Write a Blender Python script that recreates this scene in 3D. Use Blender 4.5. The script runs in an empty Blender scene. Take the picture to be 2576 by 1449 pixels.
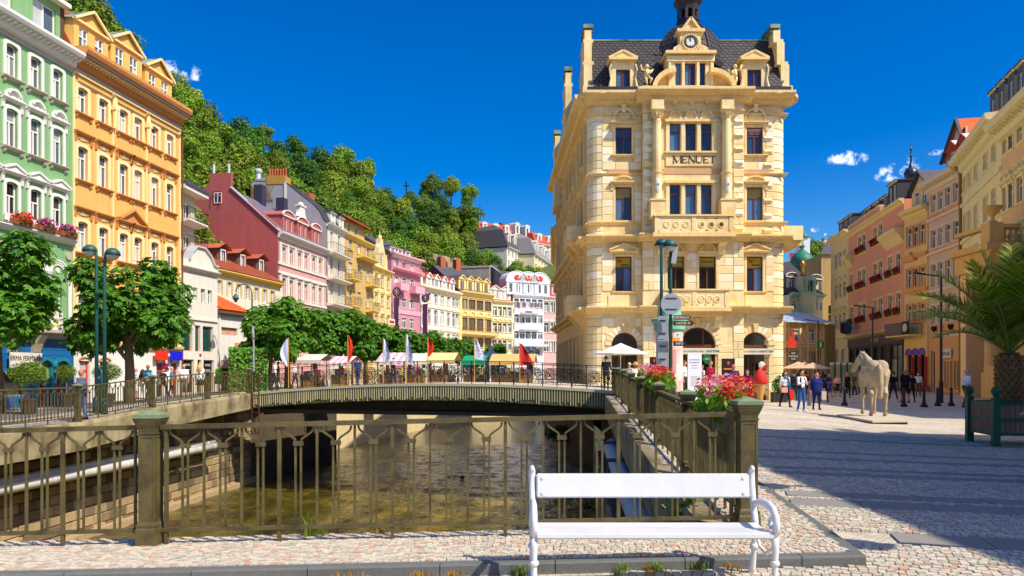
import bpy,bmesh,math,random
from mathutils import Vector,Matrix
R=math.radians
scene=bpy.context.scene
C=scene.collection
F,CX,HY,EYE=1900.0,1288.0,939.0,1.6
cam=bpy.data.cameras.new('camera'); camo=bpy.data.objects.new('camera',cam); C.objects.link(camo)
camo.location=(0,0,EYE); camo.rotation_euler=(R(90),0,0)
cam.sensor_width=36; cam.lens=F/2576*36; cam.shift_y=(HY-724.5)/2576; cam.shift_x=0
cam.clip_start=.1; cam.clip_end=6000
scene.camera=camo
SUN_EL,SUN_AZ=R(49),R(36)
to_sun=Vector((math.cos(SUN_EL)*math.cos(SUN_AZ),-math.cos(SUN_EL)*math.sin(SUN_AZ),math.sin(SUN_EL)))
world=bpy.data.worlds.new('World'); scene.world=world; world.use_nodes=True
wn=world.node_tree; wn.nodes.clear()
def wnode(t,**k):
 n=wn.nodes.new(t)
 for a,b in k.items():setattr(n,a,b)
 return n
sky=wnode('ShaderNodeTexSky',sky_type='NISHITA',sun_disc=False,sun_elevation=SUN_EL,sun_rotation=math.atan2(to_sun.x,to_sun.y),altitude=400,air_density=1.0,dust_density=2.2,ozone_density=3.0)
hsv=wnode('ShaderNodeHueSaturation'); hsv.inputs['Hue'].default_value=.508; hsv.inputs['Saturation'].default_value=1.62; hsv.inputs['Value'].default_value=1.0
bg=wnode('ShaderNodeBackground'); bg.inputs['Strength'].default_value=.14
out=wnode('ShaderNodeOutputWorld')
gam=wnode('ShaderNodeGamma'); gam.inputs[1].default_value=1.12; sc1=wnode('ShaderNodeMixRGB',blend_type='MULTIPLY'); sc1.inputs[0].default_value=1; sc1.inputs[2].default_value=(6,6,6,1)
hsv.inputs['Value'].default_value=1/6; wn.links.new(sky.outputs[0],hsv.inputs['Color']); wn.links.new(hsv.outputs[0],gam.inputs[0]); wn.links.new(gam.outputs[0],sc1.inputs[1])
tc=wnode('ShaderNodeTexCoord')
cloud_fac=None
def wmath(op,a,b=None,c=None):
 n=wnode('ShaderNodeMath',operation=op)
 for i,q in enumerate((a,b,c)):
  if q is None:continue
  if isinstance(q,(int,float)):n.inputs[i].default_value=q
  else:wn.links.new(q,n.inputs[i])
 return n.outputs[0]
nz=wnode('ShaderNodeTexNoise'); nz.inputs['Scale'].default_value=60; nz.inputs['Detail'].default_value=7; nz.inputs['Roughness'].default_value=.62
wn.links.new(tc.outputs['Generated'],nz.inputs['Vector'])
for(px,py,rx,ry)in((2112,396,32,15),(2152,400,26,13),(2072,402,12,6),(2240,436,34,17),(2275,420,30,20),(2393,375,14,10),(450,172,40,14),(492,188,26,12),(2050,578,9,6),(2362,383,20,6)):
 d=Vector(((px-CX)/F,1,(HY-py)/F)); L=d.length; d.normalize()
 e1=Vector((0,0,1)).cross(d).normalized()*-1; e2=d.cross(e1)*-1
 def dotn(v):
  n=wnode('ShaderNodeVectorMath',operation='DOT_PRODUCT'); wn.links.new(tc.outputs['Generated'],n.inputs[0]); n.inputs[1].default_value=v; return n.outputs['Value']
 a=wmath('MULTIPLY',dotn(e1),F/rx/1.1); b=wmath('MULTIPLY',dotn(e2),F/ry/1.1)
 r2=wmath('ADD',wmath('MULTIPLY',a,a),wmath('MULTIPLY',b,b))
 s=wmath('SUBTRACT',1.0,r2)
 front=wmath('GREATER_THAN',dotn(d),.5)
 s=wmath('MULTIPLY',wmath('MAXIMUM',s,0.0),front)
 cloud_fac=s if cloud_fac is None else wmath('MAXIMUM',cloud_fac,s)
cl=wmath('MULTIPLY',wmath('POWER',cloud_fac,.8),wmath('MULTIPLY',wmath('SUBTRACT',nz.outputs[0],.47),5.5))
cl=wmath('MINIMUM',wmath('MAXIMUM',cl,0.0),.92)
mixc=wnode('ShaderNodeMixRGB'); mixc.inputs[2].default_value=(9.5,10.2,11.5,1)
wn.links.new(cl,mixc.inputs[0]); wn.links.new(sc1.outputs[0],mixc.inputs[1]); wn.links.new(mixc.outputs[0],bg.inputs['Color'])
wn.links.new(bg.outputs[0],out.inputs[0])
sl=bpy.data.lights.new('sun','SUN'); sl.energy=4.2; sl.angle=R(.5); sl.color=(1,.93,.80)
so=bpy.data.objects.new('sun',sl); C.objects.link(so); so.rotation_euler=to_sun.to_track_quat('Z','Y').to_euler(); so.location=(40,-30,60)
scene.view_settings.view_transform='Standard'; scene.view_settings.look='None'
scene.view_settings.exposure=.38; scene.view_settings.gamma=1
scene.render.engine='CYCLES'
scene.cycles.max_bounces=6; scene.cycles.diffuse_bounces=3; scene.cycles.glossy_bounces=3; scene.cycles.transparent_max_bounces=8
scene.cycles.caustics_reflective=False; scene.cycles.caustics_refractive=False
rnd=random.Random(7)
def ux(x):return(x-CX)/F
def pt(x,y,Y):return Vector((ux(x)*Y,Y,EYE-(y-HY)/F*Y))
def gp(x,y,z=0.0):
 Y=(EYE-z)*F/(y-HY); return Vector((ux(x)*Y,Y,z))
def zz(y,Y):return EYE-(y-HY)/F*Y
def lerp(a,b,t):return a+(b-a)*t
def sst(a,b,x):
 t=max(0,min(1,(x-a)/(b-a))); return t*t*(3-2*t)
def tab(pts,x):
 if x<=pts[0][0]:return pts[0][1]
 for(a,b),(c,d)in zip(pts,pts[1:]):
  if x<=c:return lerp(b,d,(x-a)/(c-a))
 return pts[-1][1]
def srgb(r,g,b):
 f=lambda c:((c/255+.055)/1.055)**2.4 if c>10 else c/255/12.92
 return(f(r),f(g),f(b))
MATS={}
def mat(name,col=(.5,.5,.5),rough=.75,var=.1,scale=2.0,streak=0,bump=0,bscale=40,spec=.25,metal=0,obj=0,isl=0,hue=0,second=None,sfac=.5,sscale=1.0,coat=0):
 if name in MATS:return MATS[name]
 m=bpy.data.materials.new(name); m.use_nodes=True; nt=m.node_tree; P=nt.nodes['Principled BSDF']
 def N(t,**k):
  n=nt.nodes.new(t)
  for a,b in k.items():setattr(n,a,b)
  return n
 def L(a,b):nt.links.new(a,b)
 def M(op,a,b):
  n=N('ShaderNodeMath',operation=op)
  for i,q in enumerate((a,b)):
   if isinstance(q,(int,float)):n.inputs[i].default_value=q
   else:L(q,n.inputs[i])
  return n.outputs[0]
 geo=N('ShaderNodeNewGeometry'); val=1.0
 base=N('ShaderNodeRGB'); base.outputs[0].default_value=(*col,1); colo=base.outputs[0]
 def noise(sc,det=4,vec=None):
  n=N('ShaderNodeTexNoise'); n.inputs['Scale'].default_value=sc; n.inputs['Detail'].default_value=det; n.inputs['Roughness'].default_value=.6
  L(vec if vec else geo.outputs['Position'],n.inputs['Vector']); return n.outputs[0]
 if second:
  mx=N('ShaderNodeMixRGB'); mx.inputs[2].default_value=(*second,1); L(colo,mx.inputs[1])
  k=M('MULTIPLY',M('SUBTRACT',noise(sscale,5),.5-sfac*.25+.05),5.0)
  if isl or obj:
   k=M('ADD',M('MULTIPLY',M('SUBTRACT',(geo.outputs['Random Per Island']if isl else N('ShaderNodeObjectInfo').outputs['Random']),1-sfac),6.0),0.0)
  cn=N('ShaderNodeClamp'); L(k,cn.inputs[0]); L(cn.outputs[0],mx.inputs[0]); colo=mx.outputs[0]
 if var:val=M('ADD',M('MULTIPLY',M('SUBTRACT',noise(scale),.5),2.4*var),val)
 if streak:
  mp=N('ShaderNodeMapping'); mp.inputs['Scale'].default_value=(3.5,3.5,.22); L(geo.outputs['Position'],mp.inputs[0])
  val=M('ADD',M('MULTIPLY',M('SUBTRACT',noise(1.6,5,mp.outputs[0]),.5),2.4*streak),val)
 if obj:
  oi=N('ShaderNodeObjectInfo'); val=M('ADD',M('MULTIPLY',M('SUBTRACT',oi.outputs['Random'],.5),2*obj),val)
 if isl:val=M('ADD',M('MULTIPLY',M('SUBTRACT',geo.outputs['Random Per Island'],.5),2*isl),val)
 hs=N('ShaderNodeHueSaturation'); L(colo,hs.inputs['Color'])
 if not isinstance(val,float):L(val,hs.inputs['Value'])
 if hue:
  src=geo.outputs['Random Per Island']if isl else N('ShaderNodeObjectInfo').outputs['Random']
  L(M('ADD',M('MULTIPLY',M('SUBTRACT',src,.5),2*hue),.5),hs.inputs['Hue'])
 L(hs.outputs[0],P.inputs['Base Color'])
 P.inputs['Roughness'].default_value=rough; P.inputs['Specular IOR Level'].default_value=spec; P.inputs['Metallic'].default_value=metal
 if coat:P.inputs['Coat Weight'].default_value=coat
 if bump:
  b=N('ShaderNodeBump'); b.inputs['Strength'].default_value=min(1,bump); b.inputs['Distance'].default_value=.02
  L(noise(bscale,6),b.inputs['Height']); L(b.outputs[0],P.inputs['Normal'])
 MATS[name]=m; return m
def leafmat(name,col,col2,trans=.35,isl=.35):
 if name in MATS:return MATS[name]
 m=bpy.data.materials.new(name); m.use_nodes=True; nt=m.node_tree; nt.nodes.clear()
 N=nt.nodes.new; L=nt.links.new
 geo=N('ShaderNodeNewGeometry'); oi=N('ShaderNodeObjectInfo')
 mx=N('ShaderNodeMixRGB'); mx.inputs[1].default_value=(*col,1); mx.inputs[2].default_value=(*col2,1); L(geo.outputs['Random Per Island'],mx.inputs[0])
 hs=N('ShaderNodeHueSaturation'); L(mx.outputs[0],hs.inputs['Color'])
 a=N('ShaderNodeMath'); a.operation='MULTIPLY_ADD'; a.inputs[1].default_value=isl*2; a.inputs[2].default_value=1-isl; L(oi.outputs['Random'],a.inputs[0]); L(a.outputs[0],hs.inputs['Value'])
 d=N('ShaderNodeBsdfPrincipled'); d.inputs['Roughness'].default_value=.5; d.inputs['Specular IOR Level'].default_value=.3; L(hs.outputs[0],d.inputs['Base Color'])
 t=N('ShaderNodeBsdfTranslucent'); h2=N('ShaderNodeHueSaturation'); h2.inputs['Saturation'].default_value=1.15; h2.inputs['Value'].default_value=1.5; L(hs.outputs[0],h2.inputs['Color']); L(h2.outputs[0],t.inputs['Color'])
 ms=N('ShaderNodeMixShader'); ms.inputs[0].default_value=trans; L(d.outputs[0],ms.inputs[1]); L(t.outputs[0],ms.inputs[2])
 o=N('ShaderNodeOutputMaterial'); L(ms.outputs[0],o.inputs[0]); MATS[name]=m; return m
def glass(name,a,b,rough=.06):
 if name in MATS:return MATS[name]
 m=mat(name,a,rough=rough,var=.25,scale=1.3,spec=.6,second=b,obj=.25,sfac=.4); return m
def tag(o,label=None,cat=None,group=None,kind=None):
 if label:o['label']=label
 if cat:o['category']=cat
 if group:o['group']=group
 if kind:o['kind']=kind
 return o
def link(o,parent=None):
 C.objects.link(o)
 if parent is not None:o.parent=parent
 return o
def empty(name,loc=(0,0,0),rz=0,label=None,cat=None,group=None):
 o=bpy.data.objects.new(name,None); o.empty_display_size=.2; link(o); o.location=loc; o.rotation_euler=(0,0,rz)
 return tag(o,label,cat,group)
class MB:
 def __init__(s):s.v=[]; s.f=[]; s.mi=[]
 def add(s,vs,fs,mi=0):
  n=len(s.v); s.v+=[tuple(v)for v in vs]; s.f+=[tuple(i+n for i in f)for f in fs]; s.mi+=[mi]*len(fs); return s
 def box(s,x0,x1,y0,y1,z0,z1,mi=0):
  return s.add([(x0,y0,z0),(x1,y0,z0),(x1,y1,z0),(x0,y1,z0),(x0,y0,z1),(x1,y0,z1),(x1,y1,z1),(x0,y1,z1)],[(0,3,2,1),(4,5,6,7),(0,1,5,4),(1,2,6,5),(2,3,7,6),(3,0,4,7)],mi)
 def bar(s,p,q,w,h=None,up=(0,0,1),mi=0):
  p,q=Vector(p),Vector(q); h=w if h is None else h; d=(q-p).normalized(); u=Vector(up)
  if abs(d.dot(u))>.98:u=Vector((0,1,0))
  a=d.cross(u).normalized()*(w/2); b=a.cross(d).normalized()*(h/2)
  return s.add([p-a-b,p+a-b,p+a+b,p-a+b,q-a-b,q+a-b,q+a+b,q-a+b],[(0,1,2,3),(7,6,5,4),(0,4,5,1),(1,5,6,2),(2,6,7,3),(3,7,4,0)],mi)
 def tube(s,pts,rad,n=8,mi=0,cap=True,flat=1.0):
  pts=[Vector(p)for p in pts]; k=len(pts); rad=rad if isinstance(rad,(list,tuple))else[rad]*k; vs=[]; prev=None
  for i,p in enumerate(pts):
   d=(pts[min(i+1,k-1)]-pts[max(i-1,0)]).normalized()
   if prev is None:
    r=Vector((0,0,1))if abs(d.z)<.9 else Vector((1,0,0)); a=d.cross(r).normalized()
   else:a=(prev-d*prev.dot(d)).normalized()
   prev=a; b=d.cross(a)
   for j in range(n):
    t=2*math.pi*j/n; vs.append(p+(a*math.cos(t)+b*math.sin(t)*flat)*rad[i])
  fs=[(i*n+j,i*n+(j+1)%n,(i+1)*n+(j+1)%n,(i+1)*n+j)for i in range(k-1)for j in range(n)]
  if cap:fs+=[tuple(reversed(range(n))),tuple((k-1)*n+j for j in range(n))]
  return s.add(vs,fs,mi)
 def lathe(s,prof,n=12,c=(0,0,0),mi=0,sy=1.0,ph=0.0):
  vs=[(c[0]+r*math.cos(2*math.pi*j/n+ph),c[1]+sy*r*math.sin(2*math.pi*j/n+ph),c[2]+z)for r,z in prof for j in range(n)]
  k=len(prof); fs=[(i*n+j,i*n+(j+1)%n,(i+1)*n+(j+1)%n,(i+1)*n+j)for i in range(k-1)for j in range(n)]
  fs+=[tuple(reversed(range(n))),tuple((k-1)*n+j for j in range(n))]
  return s.add(vs,fs,mi)
 def ball(s,c,r,n=10,k=6,mi=0):
  r=r if isinstance(r,(tuple,list))else(r,r,r)
  prof=[(max(1e-3,math.sin(math.pi*i/k)),-math.cos(math.pi*i/k))for i in range(k+1)]
  vs=[(c[0]+a*r[0]*math.cos(2*math.pi*j/n),c[1]+a*r[1]*math.sin(2*math.pi*j/n),c[2]+z*r[2])for a,z in prof for j in range(n)]
  fs=[(i*n+j,i*n+(j+1)%n,(i+1)*n+(j+1)%n,(i+1)*n+j)for i in range(k)for j in range(n)]
  return s.add(vs,fs,mi)
 def ey(s,poly,y0,y1,mi=0):
  n=len(poly)
  ar=sum(poly[i][0]*poly[(i+1)%n][1]-poly[(i+1)%n][0]*poly[i][1]for i in range(n))
  if ar<0:poly=list(reversed(poly))
  vs=[(x,y0,z)for x,z in poly]+[(x,y1,z)for x,z in poly]
  return s.add(vs,[tuple(range(n)),tuple(reversed(range(n,2*n)))]+[(i,n+i,n+(i+1)%n,(i+1)%n)for i in range(n)],mi)
 def ex(s,poly,x0,x1,mi=0):
  n=len(poly); vs=[(x0,y,z)for y,z in poly]+[(x1,y,z)for y,z in poly]
  return s.add(vs,[tuple(range(n)),tuple(reversed(range(n,2*n)))]+[(i,n+i,n+(i+1)%n,(i+1)%n)for i in range(n)],mi)
 def quad(s,a,b,c,d,mi=0):return s.add([a,b,c,d],[(0,1,2,3)],mi)
 def mesh(s,name,mats,smooth=False,fix=False):
  me=bpy.data.meshes.new(name); me.from_pydata(s.v,[],s.f)
  for m in(mats if isinstance(mats,(list,tuple))else[mats]):me.materials.append(m)
  if any(s.mi):me.polygons.foreach_set('material_index',s.mi)
  if smooth:me.polygons.foreach_set('use_smooth',[True]*len(s.f))
  if fix:
   bm=bmesh.new(); bm.from_mesh(me); bmesh.ops.recalc_face_normals(bm,faces=bm.faces); bm.to_mesh(me); bm.free()
  me.update(); return me
 def build(s,name,mats,parent=None,smooth=False,loc=None,fix=True):
  o=bpy.data.objects.new(name,s.mesh(name,mats,smooth,fix)); link(o,parent)
  if loc is not None:o.location=loc
  return o
def inst(name,me,parent=None,loc=(0,0,0),rot=None,scale=None,M=None):
 o=bpy.data.objects.new(name,me); link(o,parent)
 if M is not None:o.matrix_basis=M
 else:
  o.location=loc
  if rot:o.rotation_euler=rot
  if scale:o.scale=scale
 return o
CACHE={}
def cached(key,fn):
 if key not in CACHE:CACHE[key]=fn()
 return CACHE[key]
def copy_tree(o,parent=None):
 c=o.copy(); C.objects.link(c); c.parent=parent
 for ch in o.children:copy_tree(ch,c)
 return c
def text_mesh(name,body,size,m,ext=.004,align='CENTER',xs=1.0):
 cu=bpy.data.curves.new(name,'FONT'); cu.body=body; cu.size=size; cu.extrude=ext; cu.align_x=align; cu.align_y='CENTER'; cu.resolution_u=3
 o=bpy.data.objects.new('tmp',cu); me=bpy.data.meshes.new_from_object(o); me.name=name
 bpy.data.objects.remove(o); bpy.data.curves.remove(cu)
 me.materials.clear(); me.materials.append(m)
 if xs!=1:me.transform(Matrix.Diagonal((xs,1,1,1)))
 return me
def text(name,body,size,m,parent,loc,rot=(R(90),0,0),xs=1.0,ext=.004):
 o=bpy.data.objects.new(name,text_mesh(name,body,size,m,ext,xs=xs)); link(o,parent); o.location=loc; o.rotation_euler=rot; return o
def ublock(m,inset=.0,key='ublock'):
 def mk():
  i=inset; b=MB()
  vs=[(-.5,0,-.5),(.5,0,-.5),(.5,0,.5),(-.5,0,.5),(-.5,-.55,-.5),(.5,-.55,-.5),(.5,-.55,.5),(-.5,-.55,.5),(-.5+i,-1,-.5+i*1.6),(.5-i,-1,-.5+i*1.6),(.5-i,-1,.5-i*1.6),(-.5+i,-1,.5-i*1.6)]
  b.add(vs,[(0,1,2,3),(0,4,5,1),(1,5,6,2),(2,6,7,3),(3,7,4,0),(4,8,9,5),(5,9,10,6),(6,10,11,7),(7,11,8,4),(8,11,10,9)])
  return b.mesh('stone_block',m,fix=True)
 return cached((key,m.name,inset),mk)
def ubox(m,name='box'):
 return cached(('ubox',m.name),lambda:MB().box(-.5,.5,-.5,.5,-.5,.5).mesh(name,m))
def bx(name,m,parent,x0,x1,y0,y1,z0,z1):
 o=inst(name,ubox(m),parent,((x0+x1)/2,(y0+y1)/2,(z0+z1)/2)); o.scale=(x1-x0,y1-y0,z1-z0); return o
def RX(Y):return 2.29+.0882*(Y-7.33)
def LX(Y):return-14.84+.083*(Y-25.8)
def LZ(Y):return tab([(15,-.14),(22,-.1),(25.8,-.08),(30.4,.22),(34.9,.39),(39.5,.56),(60,.62),(150,.6)],Y)
def LF(Y):return tab([(30,.0),(38,.02),(47,.23),(60,.4),(150,.5)],Y)
def LEDGE(Y):return LX(Y)if Y<39.5 else tab([(39.5,LX(39.5)),(60,-14.4),(80,-10.6),(100,-5.2),(127,4),(150,11)],Y)
def zl(X,Y):
 t=max(0,min(1,(LEDGE(Y)-X)/8)); return lerp(LZ(Y),LF(Y),t)
def zr(X,Y):
 if X<2.95 and Y<7.7:return.0225*(X-2.95)
 rise=.55*sst(8,36,Y)*(1-sst(.8,9,X-RX(min(Y,40))))
 return rise-.1*sst(42,66,Y)
def sw(X):return.083+.0225*(X-2.92)
M_mortar=mat('joint_sand',srgb(158,146,126),.95,.2,6,bump=.4)
def brickmat(name,c1,c2,cm,size,rot):
 m=bpy.data.materials.new(name); m.use_nodes=True; nt=m.node_tree; P=nt.nodes['Principled BSDF']; N=nt.nodes.new; L=nt.links.new
 geo=N('ShaderNodeNewGeometry'); mp=N('ShaderNodeMapping'); mp.inputs['Rotation'].default_value=(0,0,rot); L(geo.outputs['Position'],mp.inputs[0])
 br=N('ShaderNodeTexBrick'); br.inputs['Scale'].default_value=1; br.inputs['Brick Width'].default_value=size; br.inputs['Row Height'].default_value=size
 br.inputs['Mortar Size'].default_value=size*.07; br.inputs['Color1'].default_value=(*c1,1); br.inputs['Color2'].default_value=(*c2,1); br.inputs['Mortar'].default_value=(*cm,1); br.inputs['Bias'].default_value=-.6
 L(mp.outputs[0],br.inputs['Vector'])
 n=N('ShaderNodeTexNoise'); n.inputs['Scale'].default_value=.55; n.inputs['Detail'].default_value=8; n.inputs['Roughness'].default_value=.7; L(geo.outputs['Position'],n.inputs['Vector'])
 n2=N('ShaderNodeTexNoise'); n2.inputs['Scale'].default_value=7; n2.inputs['Detail'].default_value=5; L(geo.outputs['Position'],n2.inputs['Vector'])
 a=N('ShaderNodeMath'); a.operation='ADD'; L(n.outputs[0],a.inputs[0]); L(n2.outputs[0],a.inputs[1])
 hs=N('ShaderNodeHueSaturation'); L(br.outputs[0],hs.inputs['Color']); L(a.outputs[0],hs.inputs['Value']); L(hs.outputs[0],P.inputs['Base Color'])
 b=N('ShaderNodeBump'); b.inputs['Strength'].default_value=.5; b.inputs['Distance'].default_value=.012; L(br.outputs['Fac'],b.inputs['Height']); b.invert=True; L(b.outputs[0],P.inputs['Normal'])
 P.inputs['Roughness'].default_value=.8; P.inputs['Specular IOR Level'].default_value=.2; MATS[name]=m; return m
BROT=math.atan(.28); E1=Vector((math.cos(BROT),-math.sin(BROT),0)); E2=Vector((math.sin(BROT),math.cos(BROT),0))
C_pale,C_pink,C_joint=srgb(206,195,174),srgb(186,146,116),srgb(160,148,128)
M_paving=brickmat('sett_paving',C_pale,C_pink,C_joint,.072,BROT)
M_street=brickmat('street_setts',srgb(190,180,165),srgb(150,140,128),srgb(110,104,96),.12,0)
M_sett=mat('granite_sett',C_pale,.75,.16,30,obj=.2,second=C_pink,sfac=.22,bump=.5,bscale=60)
M_sett_s=mat('granite_setts',C_pale,.75,.16,30,isl=.26,second=C_pink,sfac=.2,bump=.5,bscale=60)
M_kerb=mat('kerb_granite',srgb(112,112,108),.7,.22,25,bump=.5,bscale=120,streak=.1)
M_slab=mat('smooth_slab',srgb(142,138,130),.8,.12,5,bump=.15,bscale=90,obj=.05)
M_conc=mat('canal_concrete',srgb(176,160,120),.9,.2,2.2,streak=.25,bump=.5,bscale=30,second=srgb(112,98,70),sfac=.45,sscale=1.1)
M_dark=mat('dark_concrete',srgb(88,76,58),.9,.25,1.5,streak=.2,bump=.4)  # plain dark concrete tone with noise and vertical streaks
M_stone=mat('canal_stone',srgb(178,152,112),.9,.25,6,obj=.2,bump=.7,bscale=18,second=srgb(112,94,70),sfac=.4)
M_stone_s=mat('canal_stones',srgb(172,148,108),.9,.25,6,isl=.2,bump=.7,bscale=18,second=srgb(108,92,68),sfac=.4)
tag(MB().quad((-2500,-2500,-6.2),(2500,-2500,-6.2),(2500,2500,-6.2),(-2500,2500,-6.2)).build('ground',mat('earth',srgb(120,110,84),.95,.2,.2)),kind='structure')
def sheet(name,m,xs,ys,zf,xf=None):
 b=MB(); nx=len(xs)
 for Y in ys:
  for x in xs:
   X=xf(x,Y)if xf else x; b.v.append((X,Y,zf(X,Y)))
 for j in range(len(ys)-1):
  for i in range(nx-1):b.f.append((j*nx+i,j*nx+i+1,(j+1)*nx+i+1,(j+1)*nx+i)); b.mi.append(0)
 return tag(b.build(name,m,fix=False),kind='structure')
frange=lambda a,b,n:[a+(b-a)*i/(n-1)for i in range(n)]
sheet('plaza',M_paving,[0,.4,.8,1.5,2.5,4,6,9,13,20,40,100,400],frange(-12,8,11)+frange(10,70,25)+[90,140,300],lambda X,Y:zr(X,Y)-.012,lambda x,Y:((2.9 if Y<7.6 else RX(min(Y,36))+.02)+x)if Y<40 else lerp(5.2,3.2,sst(40,60,Y))+x)
sheet('foreground_pavement',M_paving,frange(-26,2.9,12),[-12,0,5,6.42],lambda X,Y:zr(X,Y)-.012)
sheet('embankment_street',M_street,[0,.6,2,4,6,8,12,20,60],frange(7.6,39.5,18)+frange(42,150,22),zl,lambda x,Y:LEDGE(Y)-x)
sheet('asphalt_lane',mat('asphalt',srgb(112,108,104),.9,.15,3,bump=.3),[2.6,4.0,5.6],frange(8,60,24),lambda X,Y:zl(X,Y)+.006,lambda x,Y:LEDGE(Y)-x)
fw=tag(bpy.data.objects.new('footway',None),kind='structure'); link(fw)
b=MB()
for(xa,xb)in((-26,-12),(-12,-5),(-5,0),(0,2.92)):
 b.add([(xa,6.40,sw(xa)-.012),(xb,6.40,sw(xb)-.012),(xb,7.62,sw(xb)-.012),(xa,7.62,sw(xa)-.012)],[(0,1,2,3)])
 b.add([(xa,7.62,sw(xa)-.012),(xb,7.62,sw(xb)-.012),(xb,7.62,-.75),(xa,7.62,-.75)],[(3,2,1,0)])
def kx(Y):return 2.92+.1333*(Y-6.4)if Y<10.6 else RX(Y)+.9
def swz(X,Y):return.083+zr(X+.3,Y)*sst(7,9,Y)-.055*sst(7,12,Y)
ys=[6.4,7.0,7.62,8.5,9.5,10.6,14,18,24,30,34.6]
for Ya,Yb in zip(ys,ys[1:]):
 la,lb=(2.3 if Ya<7.6 else RX(Ya)-.42),(2.3 if Yb<7.63 else RX(Yb)-.42)
 b.add([(max(la,2.9)if Ya<7.6 else la,Ya,swz(la,Ya)-.012),(kx(Ya),Ya,swz(kx(Ya),Ya)-.012),(kx(Yb),Yb,swz(kx(Yb),Yb)-.012),(max(lb,2.9)if Yb<7.6 else lb,Yb,swz(lb,Yb)-.012)],[(0,1,2,3)])
b.build('footway_bed',M_mortar,fw,fix=False)
x=-9.0; k=0
while x<2.9:
 L_=rnd.uniform(.95,1.25); x1=min(x+L_,2.95)
 o=MB().add([(x+.004,6.28,sw(x)-.16),(x1-.004,6.28,sw(x1)-.16),(x1-.004,6.40,sw(x1)-.16),(x+.004,6.40,sw(x)-.16),(x+.004,6.292,sw(x)+.004),(x1-.004,6.292,sw(x1)+.004),(x1-.004,6.40,sw(x1)+.004),(x+.004,6.40,sw(x)+.004),(x+.004,6.28,sw(x)-.012),(x1-.004,6.28,sw(x1)-.012)],[(4,5,6,7),(0,1,9,8),(8,9,5,4),(1,2,6,5,9),(2,3,7,6),(3,0,8,4,7)]).build('kerb_stone',M_kerb,fw)
 x=x1
for Ya,Yb in zip([6.40,7.3,8.2,9.1,10.0],[7.3,8.2,9.1,10.0,10.8]):
 MB().bar((kx(Ya)-.02,Ya+.004,swz(kx(Ya),Ya)-.06),(kx(Yb)-.02,Yb-.004,swz(kx(Yb),Yb)-.06),.12,.13).build('kerb_stone',M_kerb,fw)
def inframe(p):
 if p.y<1:return False
 x=CX+p.x/p.y*F; y=HY-(p.z-EYE)/p.y*F
 return-20<x<2600 and y<1475
def setts(parent,name,cells,limit,h=.03):
 """cells: (centre, w, d, angle); nearest ones become objects, the others one joined part"""
 cells=[c for c in cells if inframe(c[0])]; cells.sort(key=lambda c:c[0].y)
 me=cached('sett',lambda:MB().add([(-.5,-.5,0),(.5,-.5,0),(.5,.5,0),(-.5,.5,0),(-.45,-.45,1),(.45,-.45,1),(.45,.45,1),(-.45,.45,1)],[(4,5,6,7),(0,1,5,4),(1,2,6,5),(2,3,7,6),(3,0,4,7)]).mesh('sett',M_sett))
 st=MB()
 for i,(c,w,d,a)in enumerate(cells):
  hh=h+rnd.uniform(-.006,.006)
  if i<limit:
   inst(name,me,parent,(c.x,c.y,c.z-.018),(0,0,a),(w,d,hh))
  else:
   ca,sa=math.cos(a),math.sin(a)
   vs=[(c.x+ca*px*w-sa*py*d,c.y+sa*px*w+ca*py*d,c.z-.018+pz*hh)for px,py,pz in((-.5,-.5,0),(.5,-.5,0),(.5,.5,0),(-.5,.5,0),(-.45,-.45,1),(.45,-.45,1),(.45,.45,1),(-.45,.45,1))]
   st.add(vs,[(4,5,6,7),(0,1,5,4),(1,2,6,5),(2,3,7,6),(3,0,4,7)])
 if st.v:tag(st.build(name+'s',M_sett_s,parent,fix=False),kind='stuff')
cells=[]
Y=6.44; r=0
while Y<34:
 s=.056 if Y<12 else.1; X=(-9 if Y<7.6 else RX(Y)-.38)+rnd.uniform(0,.05); xe=kx(Y)-.1
 while X<xe:
  w=s*rnd.uniform(.8,1.25); z=sw(X)if(Y<7.6 and X<2.9)else swz(X,Y)
  if not(Y>7.58 and X<2.3):cells.append((Vector((X+w/2,Y+rnd.uniform(-.006,.006)+.012*math.sin(X*2.2),z)),w-.004,s-.004,rnd.uniform(-.06,.06)))
  X+=w
 Y+=s; r+=1
setts(fw,'cobble',cells,300)
BANDS=[(19.1,.42),(16.3,.34),(15.2,.34),(13.75,.32),(13.1,.4),(11.05,.36),(10.35,.5),(8.35,.5),(6.2,.5),(5.5,.4)]
sq=tag(bpy.data.objects.new('square_paving',None),kind='structure'); link(sq)
cells=[]; q=4.6; s=.072
EL=math.sqrt(1+.28**2)
while q<20.5:
 if not any(abs(q-bq/EL)<bw/2/EL+.04 for bq,bw in BANDS):
  p=-6+rnd.uniform(0,s)
  while p<14:
   w=s*rnd.uniform(.8,1.3); c=E1*(p+w/2)+E2*q
   ok=c.x>kx(c.y)+.07 if c.y>6.28 else c.y<6.24
   if ok and c.y>5 and c.y<19.6:c.z=zr(c.x,c.y); cells.append((c,w-.005,s-.005,-BROT+rnd.uniform(-.04,.04)))
   p+=w
 q+=s
setts(sq,'cobble',cells,300)
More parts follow.
